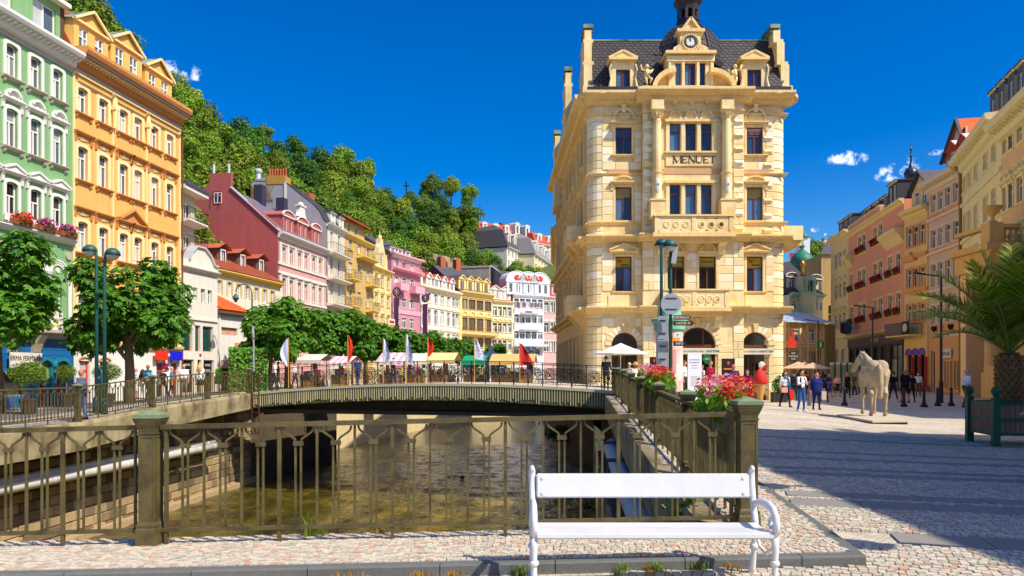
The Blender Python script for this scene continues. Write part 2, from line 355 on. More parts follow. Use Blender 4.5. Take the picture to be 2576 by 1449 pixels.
for bq,bw in BANDS:
 p=-8.0
 while p<22:
  L_=.8; c0=E1*(p+.005)+E2*(bq/EL-bw/2); c1=E1*(p+L_-.005)+E2*(bq/EL-bw/2); c2=c1+E2*bw; c3=c0+E2*bw
  if all((c.x>kx(c.y)+.02 if c.y>6.3 else c.y<6.2)and c.y>3 for c in(c0,c1,c2,c3))and(inframe((c0+c2)/2)or inframe(c1)or inframe(c0)):
   vs=[(c.x,c.y,zr(c.x,c.y)+.006)for c in(c0,c1,c2,c3)]+[(c.x,c.y,-.05)for c in(c0,c1,c2,c3)]
   MB().add(vs,[(0,1,2,3),(0,4,5,1),(1,5,6,2),(2,6,7,3),(3,7,4,0)]).build('paving_slab',M_slab,sq,fix=False)
  p+=L_
mw=bpy.data.materials.new('river_water'); mw.use_nodes=True; nt=mw.node_tree; P=nt.nodes['Principled BSDF']; N=nt.nodes.new; L=nt.links.new
geo=N('ShaderNodeNewGeometry'); mp=N('ShaderNodeMapping'); mp.inputs['Scale'].default_value=(.45,.2,1); L(geo.outputs['Position'],mp.inputs[0])
n1=N('ShaderNodeTexNoise'); n1.inputs['Scale'].default_value=1.6; n1.inputs['Detail'].default_value=8; n1.inputs['Roughness'].default_value=.65; L(mp.outputs[0],n1.inputs['Vector'])
cr=N('ShaderNodeValToRGB'); cr.color_ramp.elements[0].position=.36; cr.color_ramp.elements[0].color=(*srgb(52,36,12),1); cr.color_ramp.elements[1].position=.64; cr.color_ramp.elements[1].color=(*srgb(134,106,40),1); ce=cr.color_ramp.elements.new(.5); ce.color=(*srgb(78,74,20),1)
L(n1.outputs[0],cr.inputs[0]); L(cr.outputs[0],P.inputs['Base Color'])
P.inputs['Roughness'].default_value=.035; P.inputs['IOR'].default_value=1.45; P.inputs['Specular IOR Level'].default_value=.9
m2=N('ShaderNodeMapping'); m2.inputs['Scale'].default_value=(1.6,1.0,1); L(geo.outputs['Position'],m2.inputs[0])
n2=N('ShaderNodeTexNoise'); n2.inputs['Scale'].default_value=3.0; n2.inputs['Detail'].default_value=6; n2.inputs['Roughness'].default_value=.62; n2.inputs['Distortion'].default_value=.6; L(m2.outputs[0],n2.inputs['Vector'])
bp=N('ShaderNodeBump'); bp.inputs['Strength'].default_value=.6; bp.inputs['Distance'].default_value=.15; L(n2.outputs[0],bp.inputs['Height']); L(bp.outputs[0],P.inputs['Normal'])
WZ=-4.6
from mathutils import noise as mnoise
b=MB(); wxs=frange(-18.4,4.6,150); wys=frange(8,66,380)
for Y in wys:
 for X in wxs:
  e_=min(1,(X+18.4)*2,(4.6-X)*2,(66-Y)*.5)
  b.v.append((X,Y,WZ+e_*(.085*mnoise.noise(Vector((X*.9+Y*.25,Y*.8,0)))+.034*mnoise.noise(Vector((X*2.6,Y*2.2+X*.5,5))))))
nx_=len(wxs)
for j in range(len(wys)-1):
 for i in range(nx_-1):b.f.append((j*nx_+i,j*nx_+i+1,(j+1)*nx_+i+1,(j+1)*nx_+i)); b.mi.append(0)
for q in(((-30,-8),(9,-8),(9,8),(-30,8)),((-30,8),(-18.4,8),(-18.4,66),(-30,66)),((4.6,8),(9,8),(9,66),(4.6,66)),((-30,66),(9,66),(12,150),(-30,150))):b.quad(*[(x,y,WZ)for x,y in q])
tag(b.build('river',mw,smooth=True,fix=False),kind='structure')
bank=empty('left_canal_wall',(0,0,0),0,'long stone canal wall with overhanging concrete edge along left bank','wall')
ys=frange(8,39.4,24); b=MB()
for Ya,Yb in zip(ys,ys[1:]):
 def prof(Y):
  x=LX(Y)+.16; z=LZ(Y); t=tab([(8,1.05),(22,1.0),(39.5,.8)],Y)
  return[(x-.5,Y,z+.015),(x,Y,z+.015),(x+.03,Y,z-.1),(x-.02,Y,z-t),(x-2.2,Y,z-t)]
 a,c=prof(Ya),prof(Yb)
 for i in range(4):b.add([a[i],a[i+1],c[i+1],c[i]],[(0,3,2,1)])
Ye=39.4; x=LX(Ye)+.16; z=LZ(Ye)
b.add([(x,Ye,z),(x-2.2,Ye,z),(x-2.2,Ye,z-.8),(x,Ye,z-.8)],[(0,1,2,3)])
b.build('concrete_edge',M_conc,bank)
def WXL(Y):return LX(Y)-1.6
MB().add([(WXL(2)-.06,2,-.3),(WXL(46)-.06,46,.3),(WXL(46)-.06,46,-6),(WXL(2)-.06,2,-6)],[(0,1,2,3)]).build('mortar_backing',mat('wet_mortar',srgb(108,88,62),.95,.3,1.2,streak=.3),bank)
me=ublock(M_stone,.05,'canalstone'); st=MB(); wa=math.atan2(1,.083); items=[]
z=-5.0; row=0
while z<-.5:
 h=rnd.uniform(.30,.40); Y=12+rnd.uniform(0,.4)
 while Y<43:
  w=rnd.uniform(.4,.78); items.append((Y+w/2,z+h/2,w-.025,h-.022)); Y+=w
 z+=h; row+=1
items.sort(key=lambda t:t[0])
vis=[t for t in items if t[0]>21 and t[1]>WZ-.3]; hid=[t for t in items if not(t[0]>21 and t[1]>WZ-.3)]
for i,(Y,z,w,h)in enumerate(vis+hid):
 M=Matrix.Translation((WXL(Y)-.06,Y,z))@Matrix.Rotation(wa,4,'Z')@Matrix.Diagonal((w,.09+rnd.uniform(-.03,.03),h,1))
 if i<300:inst('stone',me,bank,M=M)
 else:st.add([M@v.co for v in me.vertices],[tuple(p.vertices)for p in me.polygons])
tag(st.build('stones',M_stone_s,bank,fix=False),kind='stuff')
b=MB()
b.add([(WXL(12)+.0,12,WZ+.25),(WXL(44),44,WZ+.25),(WXL(44)+.35,44,WZ+.22),(WXL(12)+.35,12,WZ+.22),(WXL(12)+.4,12,WZ-.5),(WXL(44)+.4,44,WZ-.5)],[(0,3,2,1),(3,4,5,2)])
b.build('footing',M_stone,bank)
M_pipe=mat('galvanised_cladding',srgb(214,210,198),.42,.18,3,metal=.15,bump=.25,bscale=6,spec=.5)
M_rust=mat('rusty_iron',srgb(92,56,40),.8,.3,20)
M_pipew=mat('white_cladding',srgb(206,208,198),.55,.15,3,bump=.35,bscale=7,spec=.3)
def pipe(name,label,pts,r,bands,support=None,M_pipe=M_pipe):
 p=empty(name,pts[0],0,label,'pipe'); o0=Vector(pts[0]); P_=[Vector(q)-o0 for q in pts]
 MB().tube(P_,r,14).build('cladding',M_pipe,p,smooth=True)
 for i in range(bands):
  t=(i+.5)/bands*(len(P_)-1); j=int(t); c=P_[j].lerp(P_[j+1],t-j); d=(P_[j+1]-P_[j]).normalized()*.03
  MB().tube([c-d,c+d],r*1.035,14).build('joint_band',M_pipe,p,smooth=True)
 return p
for k,(dx,dz,r)in enumerate(((.62,-.06,.165),(.3,.1,.155))):
 pipe('clad_pipe',('lower' if k==0 else 'upper')+' of two silver clad pipes running along left canal wall',[(WXL(Y)+.35+dx,Y,-1.92+dz+rnd.uniform(-.015,.015))for Y in(14,19,24,29,34,37.5)],r,12)
b=MB()
for i,Y in enumerate((18,22.2,26.4,30.6,34.8)):
 e=MB(); e.box(0,1.0,-.09,.09,-.06,.06); e.box(0,.9,-.22,-.14,-.13,-.06); e.box(0,.9,.14,.22,-.13,-.06)
 e.build('pipe_bracket',mat('old_timber',srgb(150,118,74),.85,.25,8),bank,loc=(WXL(Y)-.02,Y,-2.14))
rb=empty('right_canal_wall',(0,0,0),0,'shaded concrete canal wall with coping under right-hand railing','wall')
ys=[7.64,10,13,17,22,28,34.8]; b=MB(); b2=MB()
for Ya,Yb in zip(ys,ys[1:]):
 def prof(Y):x=RX(Y)-.44; z=swz(x,Y); return[(x+.28,Y,z+.004),(x,Y,z+.03),(x-.02,Y,z-.06),(x+.02,Y,z-.95),(x+.95,Y,z-.95)]
 a,c=prof(Ya),prof(Yb)
 for i in range(4):b.add([a[i],a[i+1],c[i+1],c[i]],[(0,1,2,3)])
b.build('concrete_edge',M_conc,rb)
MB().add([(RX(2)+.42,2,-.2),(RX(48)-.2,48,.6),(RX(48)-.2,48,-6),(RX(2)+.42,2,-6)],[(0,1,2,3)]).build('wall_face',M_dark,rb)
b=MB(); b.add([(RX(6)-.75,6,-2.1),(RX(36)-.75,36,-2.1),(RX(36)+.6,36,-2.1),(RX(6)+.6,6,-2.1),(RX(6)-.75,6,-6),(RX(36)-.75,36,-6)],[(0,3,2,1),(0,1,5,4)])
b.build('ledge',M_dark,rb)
me=ublock(M_stone,.05,'canalstone')
for z in(-4.2,-3.75,-3.3,-2.85,-2.4):
 Y=14+rnd.uniform(0,.5)
 while Y<36:
  w=rnd.uniform(.6,1.0)
  inst('stone',me,rb,M=Matrix.Translation((RX(Y+w/2)-.74,Y+w/2,z))@Matrix.Rotation(-math.atan2(1,.0882),4,'Z')@Matrix.Diagonal((w-.03,.08,.42,1))); Y+=w
pipe('district_heating_pipe','thick white clad pipe running along the right canal wall',[(RX(Y)-.32,Y,-1.5)for Y in(8,14,20,26,31)]+[(RX(33)-.2,33,-1.55),(RX(34)+.5,34,-1.7)],.3,16,None,M_pipew)
for Y in(17.5,24,30):
 MB().bar((RX(Y)-.75,Y,-1.16),(RX(Y)+.4,Y,-1.16),.05,.12).bar((RX(Y)-.72,Y,-1.16),(RX(Y)-.72,Y,-2.1),.06).build('pipe_bracket',M_kerb,rb)
fb=empty('near_crossing',(0,0,0),0,'concrete slab of the street crossing the canal in the foreground','bridge')
MB().box(-18,2.9,-6,7.60,-.75,-.34).build('deck_slab',M_conc,fb)
MB().box(-18,3.2,-6.4,-6.2,-6,-.5).build('back_wall',M_dark,fb)
BA,BB=Vector((-13.55,39.6,0)),Vector((4.85,35.0,0)); BD=(BB-BA); BL=BD.length; BD.normalize(); BN=Vector((-BD.y,BD.x,0))
def bz(t):return lerp(.56,.74,t)+.42*4*t*(1-t)
br=empty('footbridge',BA,math.atan2(BD.y,BD.x),'arched concrete footbridge with ribbed side across the canal','bridge')
n=24; top=[(BL*i/n,bz(i/n))for i in range(n+1)]; DEP=14
b=MB()
for(x0,z0),(x1,z1)in zip(top,top[1:]):
 b.add([(x0,-.12,z0),(x1,-.12,z1),(x1,DEP,z1),(x0,DEP,z0)],[(0,1,2,3)])
b.build('deck',M_paving,br,fix=False)
b=MB()
for(x0,z0),(x1,z1)in zip(top,top[1:]):
 b.add([(x0,-.2,z0+.03),(x1,-.2,z1+.03),(x1,.22,z1+.03),(x0,.22,z0+.03),(x0,-.2,z0-.1),(x1,-.2,z1-.1)],[(0,1,2,3),(4,5,1,0)])
b.build('coping',mat('pale_coping',srgb(206,192,158),.85,.15,3,bump=.3),br,fix=False)
b=MB(); fz=lambda t:lerp(-.22,-.12,t)+.42*4*t*(1-t)*1.05
b.ey(top+[(BL*i/n,fz(i/n))for i in range(n,-1,-1)],-.15,.1)
o=b.build('fascia',mat('mossy_concrete',srgb(112,108,76),.9,.3,1.2,streak=.3,second=srgb(78,80,50),sfac=.5),br)
M_rib=mat('fascia_rib',srgb(196,186,140),.9,.25,4,obj=.2,streak=.25)
k=int(BL/.125)
for i in range(1,k):
 t=i/k; zt,zb=bz(t)-.11,fz(t)+rnd.uniform(.0,.2)
 bx('rib',M_rib,br,BL*t-.02,BL*t+.02,-.185,-.145,zb,zt)
for q in(1.2,4,7,10,13):
 b=MB(); b.ey([(BL*i/n,bz(i/n)-.5)for i in range(n+1)]+[(BL*i/n,lerp(-.62,-.5,i/n)+.3*4*(i/n)*(1-i/n))for i in range(n,-1,-1)],q-.25,q+.25)
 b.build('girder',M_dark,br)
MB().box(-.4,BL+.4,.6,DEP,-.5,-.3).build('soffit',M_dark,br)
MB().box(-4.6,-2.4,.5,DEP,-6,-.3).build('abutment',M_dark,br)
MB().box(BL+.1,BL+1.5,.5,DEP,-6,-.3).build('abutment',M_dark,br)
for nm,lab,pts,mm in(('left_far_canal_wall','sunlit stone canal wall beyond the footbridge',[(-16.4,52),(-14.2,62),(-10.6,80),(-5.2,100),(4,127)],mat('sunlit_tint_stone',srgb(222,200,152),.9,.2,1.5,streak=.15)),('right_far_canal_wall','shaded canal wall beyond the footbridge beside the corner building',[(5.4,50),(4.2,62),(3.7,90),(9,110),(14,128)],M_dark)):  # far left wall coloured paler, sunlight put into its tone for gold reflections
 o=empty(nm,(0,0,0),0,lab,'wall'); b=MB()
 for(xa,ya),(xb,yb)in zip(pts,pts[1:]):b.add([(xa,ya,-6),(xb,yb,-6),(xb,yb,.5),(xa,ya,.5)],[(0,1,2,3)])
 b.build('wall_face',mm,o,fix=False)
 b=MB()
 for(xa,ya),(xb,yb)in zip(pts,pts[1:]):b.bar((xa,ya,.52),(xb,yb,.52),.4,.12)
 b.build('coping',MATS['pale_coping'],o)
M_iron=mat('olive_iron',srgb(98,88,50),.55,.25,9,bump=.25,bscale=50,spec=.4,second=srgb(70,60,34),sfac=.4,sscale=4)
M_verd=mat('verdigris',srgb(122,138,104),.7,.25,12,bump=.3)
def pillar_mesh():
 b=MB(); H=1.31
 def sq(h0,h1,a,c):b.add([(-a,-a,h0),(a,-a,h0),(a,a,h0),(-a,a,h0),(-c,-c,h1),(c,-c,h1),(c,c,h1),(-c,c,h1)],[(0,3,2,1),(4,5,6,7),(0,1,5,4),(1,2,6,5),(2,3,7,6),(3,0,4,7)])
 sq(0,.16,.135,.135); sq(.16,.19,.135,.12); sq(.19,.215,.128,.128); sq(.215,.235,.12,.108)
 sq(.235,1.08,.102,.102)
 for s in(-1,1):
  for(x0,x1)in((-.108,-.076),(.076,.108)):
   b.box(x0,x1,*sorted((s*.1,s*.108)),.235,1.08); b.box(*sorted((s*.1,s*.108)),x0,x1,.235,1.08)
  for(z0,z1)in((.235,.27),(1.045,1.08)):
   b.box(-.076,.076,*sorted((s*.1,s*.108)),z0,z1); b.box(*sorted((s*.1,s*.108)),-.076,.076,z0,z1)
 sq(1.08,1.10,.118,.118); sq(1.10,1.13,.108,.112); sq(1.13,1.17,.112,.135); sq(1.17,1.20,.135,.148); sq(1.20,1.23,.15,.16)
 return b.mesh('pillar',M_iron,fix=True)
def cap_mesh():
 b=MB(); a=.165
 b.add([(-a,-a,1.23),(a,-a,1.23),(a,a,1.23),(-a,a,1.23),(-a,-a,1.265),(a,-a,1.265),(a,a,1.265),(-a,a,1.265),(0,0,1.31)],[(0,3,2,1),(0,1,5,4),(1,2,6,5),(2,3,7,6),(3,0,4,7),(4,5,8),(5,6,8),(6,7,8),(7,4,8)])
 return b.mesh('pillar_cap',M_verd,fix=True)
def fork_mesh(RH):
 b=MB()
 for s in(-1,1):
  pts=[(s*.026,0,.15),(s*.026,0,.975),(s*.04,0,1.0),(s*.12,0,1.055),(s*.142,0,1.08),(s*.148,0,RH-.045)]
  for p,q in zip(pts,pts[1:]):b.bar(p,q,.019,.017,up=(0,1,0))
 b.box(-.046,.046,-.018,.018,.93,.972)
 return b.mesh('fork_bar',M_iron,fix=True)
def railing(name,label,pts,RH,pil,per,posts=3,zf=None,cap=.06):
 """pts: (start, end) in plan; pil: distances of the pillars; zf(point) ground height"""
 P0,P1=Vector(pts[0]),Vector(pts[1]); d=(P1-P0); Ln=d.length; d.normalize(); ang=math.atan2(d.y,d.x)
 r=empty(name,(P0.x,P0.y,0),ang,label,'railing'); zat=lambda s:zf(P0+d*s)
 pm,cm=cached('pillar',pillar_mesh),cached('pcap',cap_mesh); fm=cached(('fork',RH),lambda:fork_mesh(RH))
 bm=cached(('bar',RH),lambda:MB().box(-.011,.011,-.011,.011,.13,RH-.03).mesh('bar',M_iron))
 pb=cached(('post',RH),lambda:MB().box(-.017,.017,-.015,.015,0,RH-.03).mesh('post',M_iron))
 for s in pil:
  if-.01<=s<=Ln+.01:o=inst('pillar',pm,r,(s,0,zat(s)),scale=(.76,.76,1)); inst('pillar_cap',cm,o)
 edges=[-1e9]+[0 if False else s for s in pil]+[1e9]
 spans=[]; cur=0.0
 for s in list(pil)+[Ln+.1]:
  if s-.1>cur+.2:spans.append((max(0,cur),min(Ln,s-.1)))
  cur=s+.1
 for a,c in spans:
  m=max(1,int(round((c-a)/1.3)))
  for i in range(m):
   sa,sb=lerp(a,c,i/m),lerp(a,c,(i+1)/m)
   MB().bar((sa,0,zat(sa)+RH-.02),(sb,0,zat(sb)+RH-.02),cap,.045).build('top_rail',M_iron,r)
   MB().bar((sa,0,zat(sa)+.145),(sb,0,zat(sb)+.145),.045,.035).build('bottom_rail',M_iron,r)
  kk=max(1,round((c-a-.1)/per)); pp=(c-a-.1)/kk
  for i in range(kk+1):
   s=a+.05+pp*i
   inst('post' if i%posts==0 else 'bar',pb if i%posts==0 else bm,r,(s,0,zat(s)))
   if i<kk:inst('fork_bar',fm,r,(s+pp/2,0,zat(s+pp/2)))
 return r
YR=7.30
railing('front_railing','olive iron railing with forked bars in foreground behind the white bench',((-8.6,YR),(2.285,YR)),1.16,[5.11,10.87],.355,zf=lambda p:sw(p.x))
e=Vector((.0882,1)).normalized(); Ls=28.4
railing('right_railing','olive iron railing with stout pillars receding along right bank of canal',((RX(7.6),7.6),(RX(35.7),35.7)),1.13,[(4.05*k-.27)*1.00388 for k in range(1,8)],.27,zf=lambda p:swz(p.x,p.y),cap=.1)
railing('left_railing','olive iron railing along left bank in front of the pastel houses',((LX(16.66),16.66),(LX(39.4),39.4)),1.2,[4.57*k*1.00344 for k in range(0,5)]+[22.75],.34,zf=lambda p:LZ(p.y)+.02)
M_wi=mat('wrought_iron',srgb(58,48,34),.6,.25,9,spec=.35)
rl=empty('bridge_railing',BA,math.atan2(BD.y,BD.x),'dark wrought iron railing with scrollwork panels on the footbridge','railing')
def scroll_mesh(w):
 b=MB(); rr=random.Random(3)
 def ring(cx,cz,r,n=12,th=.011,a0=0,a1=2*math.pi):
  p=[(cx+r*math.cos(lerp(a0,a1,i/n)),0,cz+r*math.sin(lerp(a0,a1,i/n)))for i in range(n+1)]; b.tube(p,th,4,cap=False)
 ring(0,.56,.1); ring(0,.56,.045,8,.02)
 for sx in(-1,1):
  for sz in(-1,1):
   ring(sx*.16,.56+sz*.15,.085); ring(sx*.16,.56+sz*.15,.03,6,.018)
   ring(sx*.29,.56+sz*.04,.055,10); ring(sx*.06,.56+sz*.24,.05,9)
   b.tube([(sx*.1,0,.56),(sx*.2,0,.56+sz*.05),(sx*.31,0,.56+sz*.2),(sx*.2,0,.56+sz*.26)],.011,4)
  for z in(.25,.3):b.box(sx*.17-.012,sx*.17+.012,-.012,.012,.12,.29)
  b.box(sx*.3-.01,sx*.3+.01,-.01,.01,.12,.29)
 b.ball((0,-.02,.56),(.05,.03,.05),6,4)
 for i in range(26):
  x,z=rr.uniform(-.33,.33),rr.uniform(.3,.82); b.ball((x,0,z),(.03,.015,.022),5,3)
 return b.mesh('scroll_panel',M_wi)
npan=27; pw=BL/npan; sm=scroll_mesh(pw); me_post=MB().box(-.02,.02,-.02,.02,0,1.1).mesh('post',M_wi); me_pole=MB().box(-.028,.028,-.028,.028,-.02,1.1).mesh('post',M_wi)
for i in range(npan):
 t0,t1=i/npan,(i+1)/npan; z0,z1=bz(t0)+.03,bz(t1)+.03
 inst('post',me_pole if i%4==0 else me_post,rl,(BL*t0,.02,z0))
 inst('scroll_panel',sm,rl,(BL*(t0+t1)/2,.02,(z0+z1)/2))
 for h,w in((1.1,.05),(1.02,.025),(.86,.025),(.12,.03)):
  MB().bar((BL*t0,.02,z0+h),(BL*t1,.02,z1+h),w,w*.7).build('rail',M_wi,rl)
inst('post',me_pole,rl,(BL,.02,bz(1)+.03))
rl2=copy_tree(rl); rl2.location=BA+BN*13.6; rl2['label']='dark wrought iron railing on the far side of the footbridge deck'
M_white=mat('white_gloss_paint',srgb(220,220,220),.38,.09,3,bump=.12,bscale=14,spec=.5,coat=.15,streak=.05)
be=empty('park_bench',(1.055,5.83,-.03),0,'white park bench with cast iron ends facing the camera','bench')
def plank(name,x0,x1,y0,y1,z0,z1,tilt=0):
 b=bmesh.new(); bmesh.ops.create_cube(b,size=1)
 for v in b.verts:v.co=Vector((v.co.x*(x1-x0),v.co.y*(y1-y0),v.co.z*(z1-z0)))
 bmesh.ops.bevel(b,geom=b.edges[:],offset=min(.012,(y1-y0)*.3),segments=2,affect='EDGES')
 me=bpy.data.meshes.new(name); b.to_mesh(me); b.free(); me.materials.append(M_white)
 for p in me.polygons:p.use_smooth=False
 o=inst(name,me,be,((x0+x1)/2,(y0+y1)/2,(z0+z1)/2),(tilt,0,0)); return o
W2=.88
bk=plank('back_plank',-W2+.02,W2-.02,.255,.29,.625,.82,R(-8))
plank('seat_plank',-W2,W2,-.05,.14,.415,.45,R(2)); plank('seat_plank',-W2,W2,-.285,-.065,.405,.455,R(-2))
bm_=MB().lathe([(.001,0),(.014,0),(.012,.006),(.001,.008)],8).mesh('bolt',M_white)
for x in(-W2+.07,W2-.07):
 for z in(-.06,.06):inst('bolt',bm_,bk,(x,-.019,z),(R(90),0,0))
for s in(-1,1):
 e=inst('bench_end',None,be)if False else empty('bench_end'); e.parent=be; e.location=(s*(W2+.012),0,0); ext=-.045 if s<0 else 0
 b=MB()
 b.tube([(0,.30,.86),(0,.315,.83),(0,.30,.74),(0,.265,.58),(0,.225,.46),(0,.20,.40)],[.022,.028,.026,.026,.028,.028],10)
 b.ball((0,.295,.855),(.022,.034,.03),8,6)
 b.build('back_post',M_white,e,smooth=True)
 b=MB(); b.tube([(0,.215,.42),(0,.235,.3),(0,.25,.18),(0,.285,.06),(0,.30,.0+ext)],[.03,.024,.021,.026,.03],10)
 b.lathe([(.03,-.01),(.04,.0),(.03,.03),(.034,.05),(.026,.07)],10,(0,.30,ext)); b.lathe([(.026,0),(.034,.015),(.034,.03),(.026,.045)],10,(0,.24,.22))
 b.build('leg',M_white,e,smooth=True)
 b=MB(); b.tube([(0,-.235,.43),(0,-.25,.34),(0,-.235,.2),(0,-.24,.08),(0,-.255,.0+ext)],[.03,.026,.022,.026,.03],10)
 b.lathe([(.03,-.01),(.042,.0),(.032,.03),(.036,.05),(.026,.07)],10,(0,-.255,ext)); b.lathe([(.026,0),(.036,.015),(.036,.03),(.026,.045)],10,(0,-.237,.2))
 b.build('leg',M_white,e,smooth=True)
 b=MB(); b.tube([(0,.25,.575),(0,.17,.60),(0,.05,.625),(0,-.10,.63),(0,-.20,.61),(0,-.26,.56),(0,-.275,.49),(0,-.24,.43)],[.022,.024,.026,.026,.026,.026,.026,.024],10,flat=1.3)
 b.tube([(0,-.25,.52),(0,-.19,.555),(0,-.14,.53),(0,-.145,.48),(0,-.19,.47),(0,-.2,.5)],[.018,.018,.018,.018,.016,.014],8)
 b.build('arm_rest',M_white,e,smooth=True)
 MB().tube([(0,.23,.40),(0,0,.385),(0,-.26,.395)],.022,8).build('seat_bearer',M_white,e,smooth=True)
 b=MB(); b.tube([(0,.2,.36),(0,.1,.27),(0,-.05,.25),(0,-.2,.33)],.015,8).build('scroll_brace',M_white,e,smooth=True)
M_wf=mat('white_window_paint',srgb(232,228,218),.5,.05,4)
M_brown=mat('brown_window_paint',srgb(112,62,36),.5,.12,6)
G_blue=glass('dark_blue_glass',srgb(24,40,66),srgb(70,104,140))
G_curt=glass('curtained_glass',srgb(92,100,108),srgb(176,178,172),.12)
G_dark=glass('dark_glass',srgb(30,28,28),srgb(60,56,50))
G_shade=glass('shaded_glass',srgb(96,84,64),srgb(150,132,100),.15)
def wall_mesh(b,x0,x1,z0,z1,holes,y=0.0,rev=.2,mi=0):
 xs=sorted({x0,x1,*[max(x0,min(x1,v))for h in holes for v in h[:2]]}); zs=sorted({z0,z1,*[max(z0,min(z1,v))for h in holes for v in h[2:4]]})
 for i in range(len(xs)-1):
  for j in range(len(zs)-1):
   cx,cz=(xs[i]+xs[i+1])/2,(zs[j]+zs[j+1])/2
   if any(h[0]<cx<h[1]and h[2]<cz<h[3]for h in holes):continue
   b.quad((xs[i],y,zs[j]),(xs[i+1],y,zs[j]),(xs[i+1],y,zs[j+1]),(xs[i],y,zs[j+1]),mi)
 for(a,c,d,e)in[h[:4]for h in holes]:
  r=y+rev
  b.quad((a,y,d),(a,y,e),(a,r,e),(a,r,d),mi); b.quad((c,y,e),(c,y,d),(c,r,d),(c,r,e),mi)
  b.quad((a,y,e),(c,y,e),(c,r,e),(a,r,e),mi); b.quad((c,y,d),(a,y,d),(a,r,d),(c,r,d),mi)
 return b
class Fac:
 """a building front: plan line through two pixel columns at given depths; local x runs along it, -y is outwards"""
 def __init__(s,name,label,xl,Yl,xr,Yr,z0,cat='house',group=None):
  s.P=Vector((ux(xl)*Yl,Yl,z0)); Q=Vector((ux(xr)*Yr,Yr,z0)); s.d=(Q-s.P); s.L=s.d.length; s.d.normalize(); s.z0=z0
  s.e=empty(name,s.P,math.atan2(s.d.y,s.d.x),label,cat,group); s.fr=Matrix(); s.wins=[]
 def loc(s,x,y=None):
  u=ux(x); den=u*s.d.y-s.d.x; t=(s.P.x*s.d.y-s.P.y*s.d.x)/den
  k=(u*t-s.P.x)*s.d.x+(t-s.P.y)*s.d.y
  return k if y is None else(k,zz(y,t)-s.z0)
 def z(s,x,y):return s.loc(x,y)[1]
def place(name,me,parent,fr,s,z,y=0.0):
 o=bpy.data.objects.new(name,me); link(o,parent); o.matrix_basis=fr@Matrix.Translation((s,y,z)); return o
def frame_mesh(w,h,style,m):
 def mk():
  b=MB(); f=min(.07,w*.09); a=w/2
  b.box(-a,-a+f,0,.07,0,h); b.box(a-f,a,0,.07,0,h); b.box(-a+f,a-f,0,.07,0,f); b.box(-a+f,a-f,0,.07,h-f,h)
  if style in 'TX':b.box(-f*.6,f*.6,-.01,.06,f,h-f if style=='X' else h*.66)
  if style in 'TX':b.box(-a+f,a-f,-.012,.06,h*.66,h*.66+f*1.1)
  if style=='I':b.box(-f*.6,f*.6,-.01,.06,f,h-f)
  if style=='D':b.box(-f*.8,f*.8,-.01,.06,f,h-f); b.box(-a+f,a-f,-.012,.06,h*.72,h*.72+f)
  if style=='G':
   for i in(1,2,3):b.box(-a+f,a-f,.0,.05,h*i/4-.018,h*i/4+.018)
   b.box(-f*.6,f*.6,-.01,.06,f,h-f)
  return b.mesh('window',m,fix=False)
 return cached(('frame',round(w,2),round(h,2),style,m.name),mk)
def panes(w,h,style):
 f=min(.07,w*.09); a=w/2-f
 if style in 'TD':return[(-a,-.6*f,f,h*.66),(.6*f,a,f,h*.66),(-a,a,h*.66+f,h-f)]
 if style=='X':return[(-a,-.6*f,f,h*.66),(.6*f,a,f,h*.66),(-a,-.6*f,h*.66+f,h-f),(.6*f,a,h*.66+f,h-f)]
 if style in 'IG':return[(-a,-.6*f,f,h-f),(.6*f,a,f,h-f)]
 return[(-a,a,f,h-f)]
